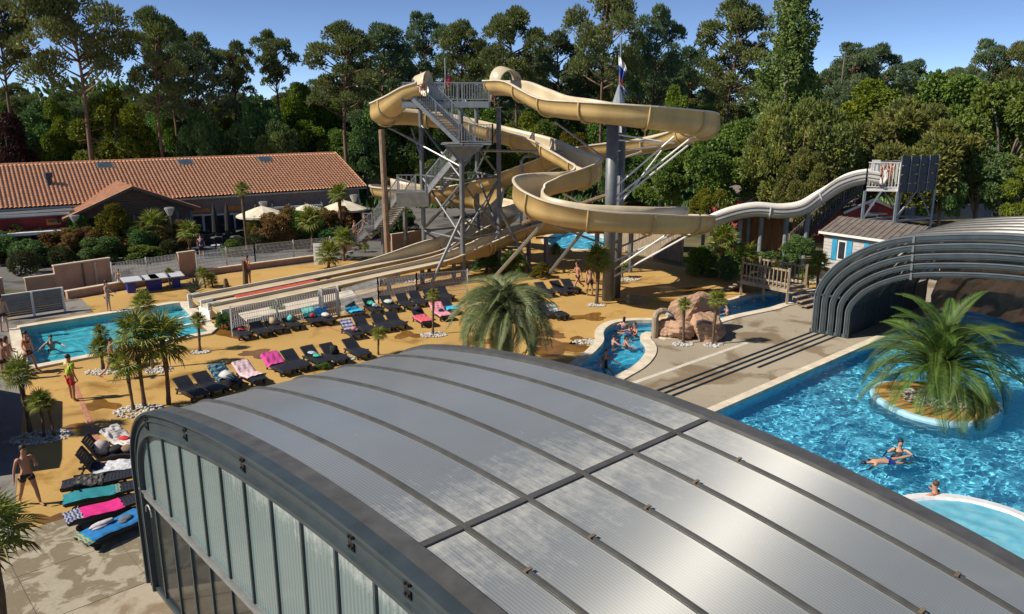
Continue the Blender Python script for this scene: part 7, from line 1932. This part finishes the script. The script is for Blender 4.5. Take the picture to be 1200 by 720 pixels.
POSES = {
 'stand': ({'arml': (6, 10, 12), 'armr': (-4, 10, 18), 'legl': (4, 5, 2), 'legr': (-4, 5, 2)}, False),
 'chest': ({'arml': (25, 14, 85), 'inl': 35, 'armr': (-5, 18, 10), 'legl': (14, 6, 4), 'legr': (-16, 6, 12)}, False),
 'standf': ({'arml': (18, 12, 60), 'inl': 30, 'armr': (10, 10, 50), 'inr': 20, 'legl': (2, 3, 0), 'legr': (-2, 3, 0)}, True),
 'walk': ({'arml': (-28, 10, 18), 'armr': (30, 10, 30), 'legl': (28, 3, 6), 'legr': (-24, 3, 26), 'lean': 5}, False),
 'walkf': ({'arml': (-20, 30, 15), 'armr': (20, 32, 25), 'legl': (18, 4, 6), 'legr': (-16, 4, 20)}, True),
 'rail': ({'arml': (55, 14, 35), 'armr': (50, 14, 40), 'legl': (2, 4, 0), 'legr': (-6, 4, 4), 'lean': 14}, False),
 'phone': ({'arml': (45, 20, 110), 'inl': 40, 'armr': (40, 20, 115), 'inr': 40, 'legl': (2, 4, 0), 'legr': (-2, 4, 0)}, False),
 'swim': ({'arml': (60, 45, 20), 'armr': (50, 50, 20), 'legl': (-20, 10, 30), 'legr': (10, 10, 40)}, False),
 'swimf': ({'arml': (40, 40, 40), 'armr': (35, 45, 40), 'legl': (60, 10, 60), 'legr': (50, 10, 60)}, True),
 'float': ({'arml': (150, 20, 10), 'armr': (20, 25, 5), 'legl': (4, 6, 4), 'legr': (-4, 6, 6)}, False)}
BM = {k: body_meshes(*v) for k, v in POSES.items()}
COLM = {}
def person(pose, loc, face, label, skin='fair', hair='dark', wear=(('trunks', (.012, .012, .015)),), s=1.0, tilt=(0, 0), group=None):
    t = thing('person', loc, label, 'person', group, face); t.rotation_euler = (tilt[0], tilt[1], face); t.scale = (s, s, s)
    def part(nm_, m):
        o = link(nm_, BM[pose][nm_], t); o.material_slots[0].link = 'OBJECT'; o.material_slots[0].material = m
    part('body', SKIN[skin]); part('hair', HAIR[hair]); part('eyes', M_eye)
    for nm_, c in wear:
        if c not in COLM: COLM[c] = mat('swimwear_%d' % len(COLM), c, .7, var=.1)
        part(nm_, COLM[c])
    return t
BK = (.012, .012, .015); PI = math.pi
foot = lambda x, y: G(x, y, .02)
def toward_cam(p, da=0): return math.atan2(-p.y, -p.x) + da
pp = foot(86, 469); person('stand', pp, R(65), 'lifeguard in a neon yellow green shirt and red shorts, seen from behind', 'red', 'dark', (('shirt', (.42, .62, .03)), ('shorts', (.50, .02, .025))), 1.02)
pp = foot(37, 592); person('chest', pp, toward_cam(pp, .35), 'bare chested man in black trunks walking on the ochre deck, arm at his chest', 'tan', 'dark', (('trunks', BK),), 1.02)
pp = foot(128, 366); person('standf', pp, toward_cam(pp, 1.2), 'woman in a pale bikini standing behind the small pool', 'fair', 'dark', (('bikini_top', (.6, .5, .5)), ('trunks', (.6, .45, .46))), .98)
pp = foot(292, 333); person('phone', pp, toward_cam(pp, -.8), 'bare chested man beside a dark stump behind the chutes, hands at his face', 'red', 'dark', (('trunks', (.1, .06, .05)),))
pp = foot(133, 445); person('walk', pp, 0.2, 'person walking in dark trunks behind the big fan palms', 'red', 'dark', (('trunks', (.03, .03, .04)),))
pp = foot(36, 436); person('walkf', pp, toward_cam(pp, .8), 'woman in a black bikini stepping along the left end of the small pool', 'red', 'dark', (('bikini_top', BK), ('trunks', BK)))
pp = foot(8, 446); person('stand', pp, toward_cam(pp, 2.6), 'man in dark trunks at the left edge, nearer of the pair by the pool', 'fair', 'brown', (('trunks', BK),))
pp = foot(13, 440); person('standf', pp, toward_cam(pp, 2.2), 'brown haired woman close behind the man at the left edge', 'fair', 'brown', (('bikini_top', (.2, .05, .05)), ('trunks', (.2, .05, .05))), .95)
pp = foot(6, 389); person('stand', pp, toward_cam(pp, 2.9), 'man in black trunks at the left edge beside the grey board screen', 'fair', 'dark', (('trunks', BK),), 1.05)
pp = foot(141, 339); person('standf', pp, toward_cam(pp, -.5), 'child in a green top standing behind the low wall by the mesh fence', 'fair', 'brown', (('swimsuit', (.03, .22, .16)), ('shorts', (.5, .5, .5))), .7)
pp = foot(237, 303); person('stand', pp, toward_cam(pp, 3), 'person in dark blue clothes walking onto the cafe terrace', 'fair', 'dark', (('shirt', (.02, .025, .10)), ('shorts', (.015, .018, .03))))
pp = foot(677, 341); person('walk', pp, R(200), 'person in dark trunks walking behind the dense palm, left of two', 'red', 'dark', (('trunks', BK),))
pp = foot(691, 346); person('stand', pp, toward_cam(pp, .3), 'person in dark shorts beside the thick column, right of two', 'fair', 'dark', (('shorts', (.03, .04, .045)),))
for (x, y, Y, k, fa, lab, sk, wr_) in ((496, 118, 50.9, 'rail', -1.9, 'person with red top leaning at the slide entrance on the tower', 'fair', (('shirt', (.6, .5, .5)), ('shorts', (.4, .12, .1)))), (526, 118, 51.3, 'stand', -1.2, 'lifeguard in red shirt and yellow shorts behind the tower railing', 'tan', (('shirt', (.5, .02, .03)), ('shorts', (.6, .42, .02)))), (576, 116, 51.0, 'stand', .3, 'person waiting behind the tunnel hood on the tower', 'red', (('trunks', BK),))):
    q = AT(x, y, Y); person(k, Vector((q.x, Y, ZP + .01)), fa, lab, sk, 'dark', wr_)
q0_ = AT(436, 268, 55.4); q1_ = G(391, 305)
for tq, k, lab in ((.38, 'walk', 'person climbing the lowest stair flight, upper of two'), (.62, 'standf', 'person climbing the lowest stair flight, lower of two')):
    c = q0_.lerp(q1_, tq) + Vector((.4, .6, .12)); person(k, c, math.atan2(-(q1_ - q0_).y, -(q1_ - q0_).x), lab, 'red', 'brown', (('trunks', (.05, .05, .08)), ('bikini_top', (.05, .05, .08))) if k == 'standf' else (('trunks', (.25, .05, .05)),))
pp = Vector(((rA.x + rB.x) / 2 + .2, rA.y + .5, ZR + .01)); person('rail', pp, -1.4, 'bare chested person leaning on the railing of the small slide tower', 'red', 'dark', (('trunks', (.4, .03, .03)),)); person('standf', pp + Vector((.9, .6, 0)), -2.4, 'second person waiting on the small slide tower by the dark panel', 'red', 'brown', (('swimsuit', (.5, .06, .05)),))
def swimmer(x, y, face, label, pose='swim', skin='fair', hair='dark', wear=(('trunks', BK),), depth=1.18, s=1.0):
    p = G(x, y, -.1); return person(pose, Vector((p.x, p.y, -.1 - depth * s)), face, label, skin, hair, wear, s)
swimmer(61, 408, -1.0, 'bather standing waist deep in the small pool', 'swim', 'fair', 'dark', depth=1.15)
swimmer(709, 431, toward_cam(G(709, 431), .5), 'woman in a black swimsuit sitting low in the river pool, nearest the enclosure', 'swimf', 'red', 'dark', (('swimsuit', BK),), .95)
for x, y, po_, sk, hr, wr_, fa, sz, lab in ((719, 404, 'swim', 'fair', 'dark', (('trunks', BK),), .3, .8, 'child at the outer bank of the river pool'), (731, 384, 'swimf', 'fair', 'dark', (('swimsuit', (.2, .05, .2)),), 1.2, .95, 'swimmer in a dark purple suit at the back of the river group'), (738, 393, 'swim', 'fair', 'brown', (('shirt', (.03, .08, .3)),), 2.0, .8, 'child in a blue shirt in the middle of the river group'), (744, 391, 'swim', 'red', 'brown', (('trunks', BK),), 3.6, 1.0, 'bare shouldered man at the right of the river group'), (733, 405, 'swimf', 'red', 'dark', (('swimsuit', (.45, .04, .06)),), .1, .9, 'swimmer in a red suit at the front of the river group'), (795, 388, 'swim', 'red', 'brown', (('trunks', BK),), 2.5, .9, 'swimmer behind the boulders by the water spout'), (852, 368, 'swim', 'fair', 'dark', (('swimsuit', (.03, .03, .05)),) , 3.1, 1.0, 'swimmer in the river pool near the footbridge')):
    swimmer(x, y, fa, lab, po_, sk, hr, wr_, 1.2, sz)
swimmer(1054, 529, toward_cam(G(1054, 529), .2), 'dark haired swimmer facing the camera in the big pool', 'swim', 'fair', 'dark', depth=1.36)
pf = G(1048, 543, -.16); person('float', pf + Vector((-.9, -.2, -.0)), R(75), 'swimmer in blue trunks floating face down in the big pool', 'fair', 'dark', (('trunks', (.02, .05, .30)),), 1.0, (0, 0))
o_ = bpy.data.objects[[o for o in bpy.data.objects if o.get('label', '').startswith('swimmer in blue')][0].name]
o_.rotation_euler = Euler((0, 0, 0)); dirf = (G(1030, 542) - G(1072, 540)); dirf.z = 0; dirf.normalize()
zz_ = dirf; xx_ = Vector((0, 0, -1)); yy_ = zz_.cross(xx_); o_.rotation_euler = Matrix((xx_, yy_, zz_)).transposed().to_euler(); o_.location = G(1072, 540, -.12)
swimmer(1095, 584, 2.2, 'dark haired bather leaning at the rim of the whirlpool basin', 'swim', 'red', 'brown', depth=1.25)
pi2 = TS(1.1, 4.05); person('stand', pi2, -2.2, 'person with bare skin seen through the lower panes of the big enclosure', 'red', 'brown', (('trunks', (.2, .1, .06)),))
# dark stumps and small bits on the deck
for x, y, h, lab in ((288, 334, 1.5, 'dark palm stump beside the man behind the chutes'), (265, 338, .6, 'short dark stump behind the chute ends'), (437, 418, .1, '')):
    if not lab: continue
    p = G(x, y); t = thing('tree_stump', p, lab, 'stump'); b = MB(); b.tube([(0, 0, 0), (.03, 0, h * .5), (0, 0, h)], [.18, .16, .10], 8); b.build('stump_wood', M_barkp, t)
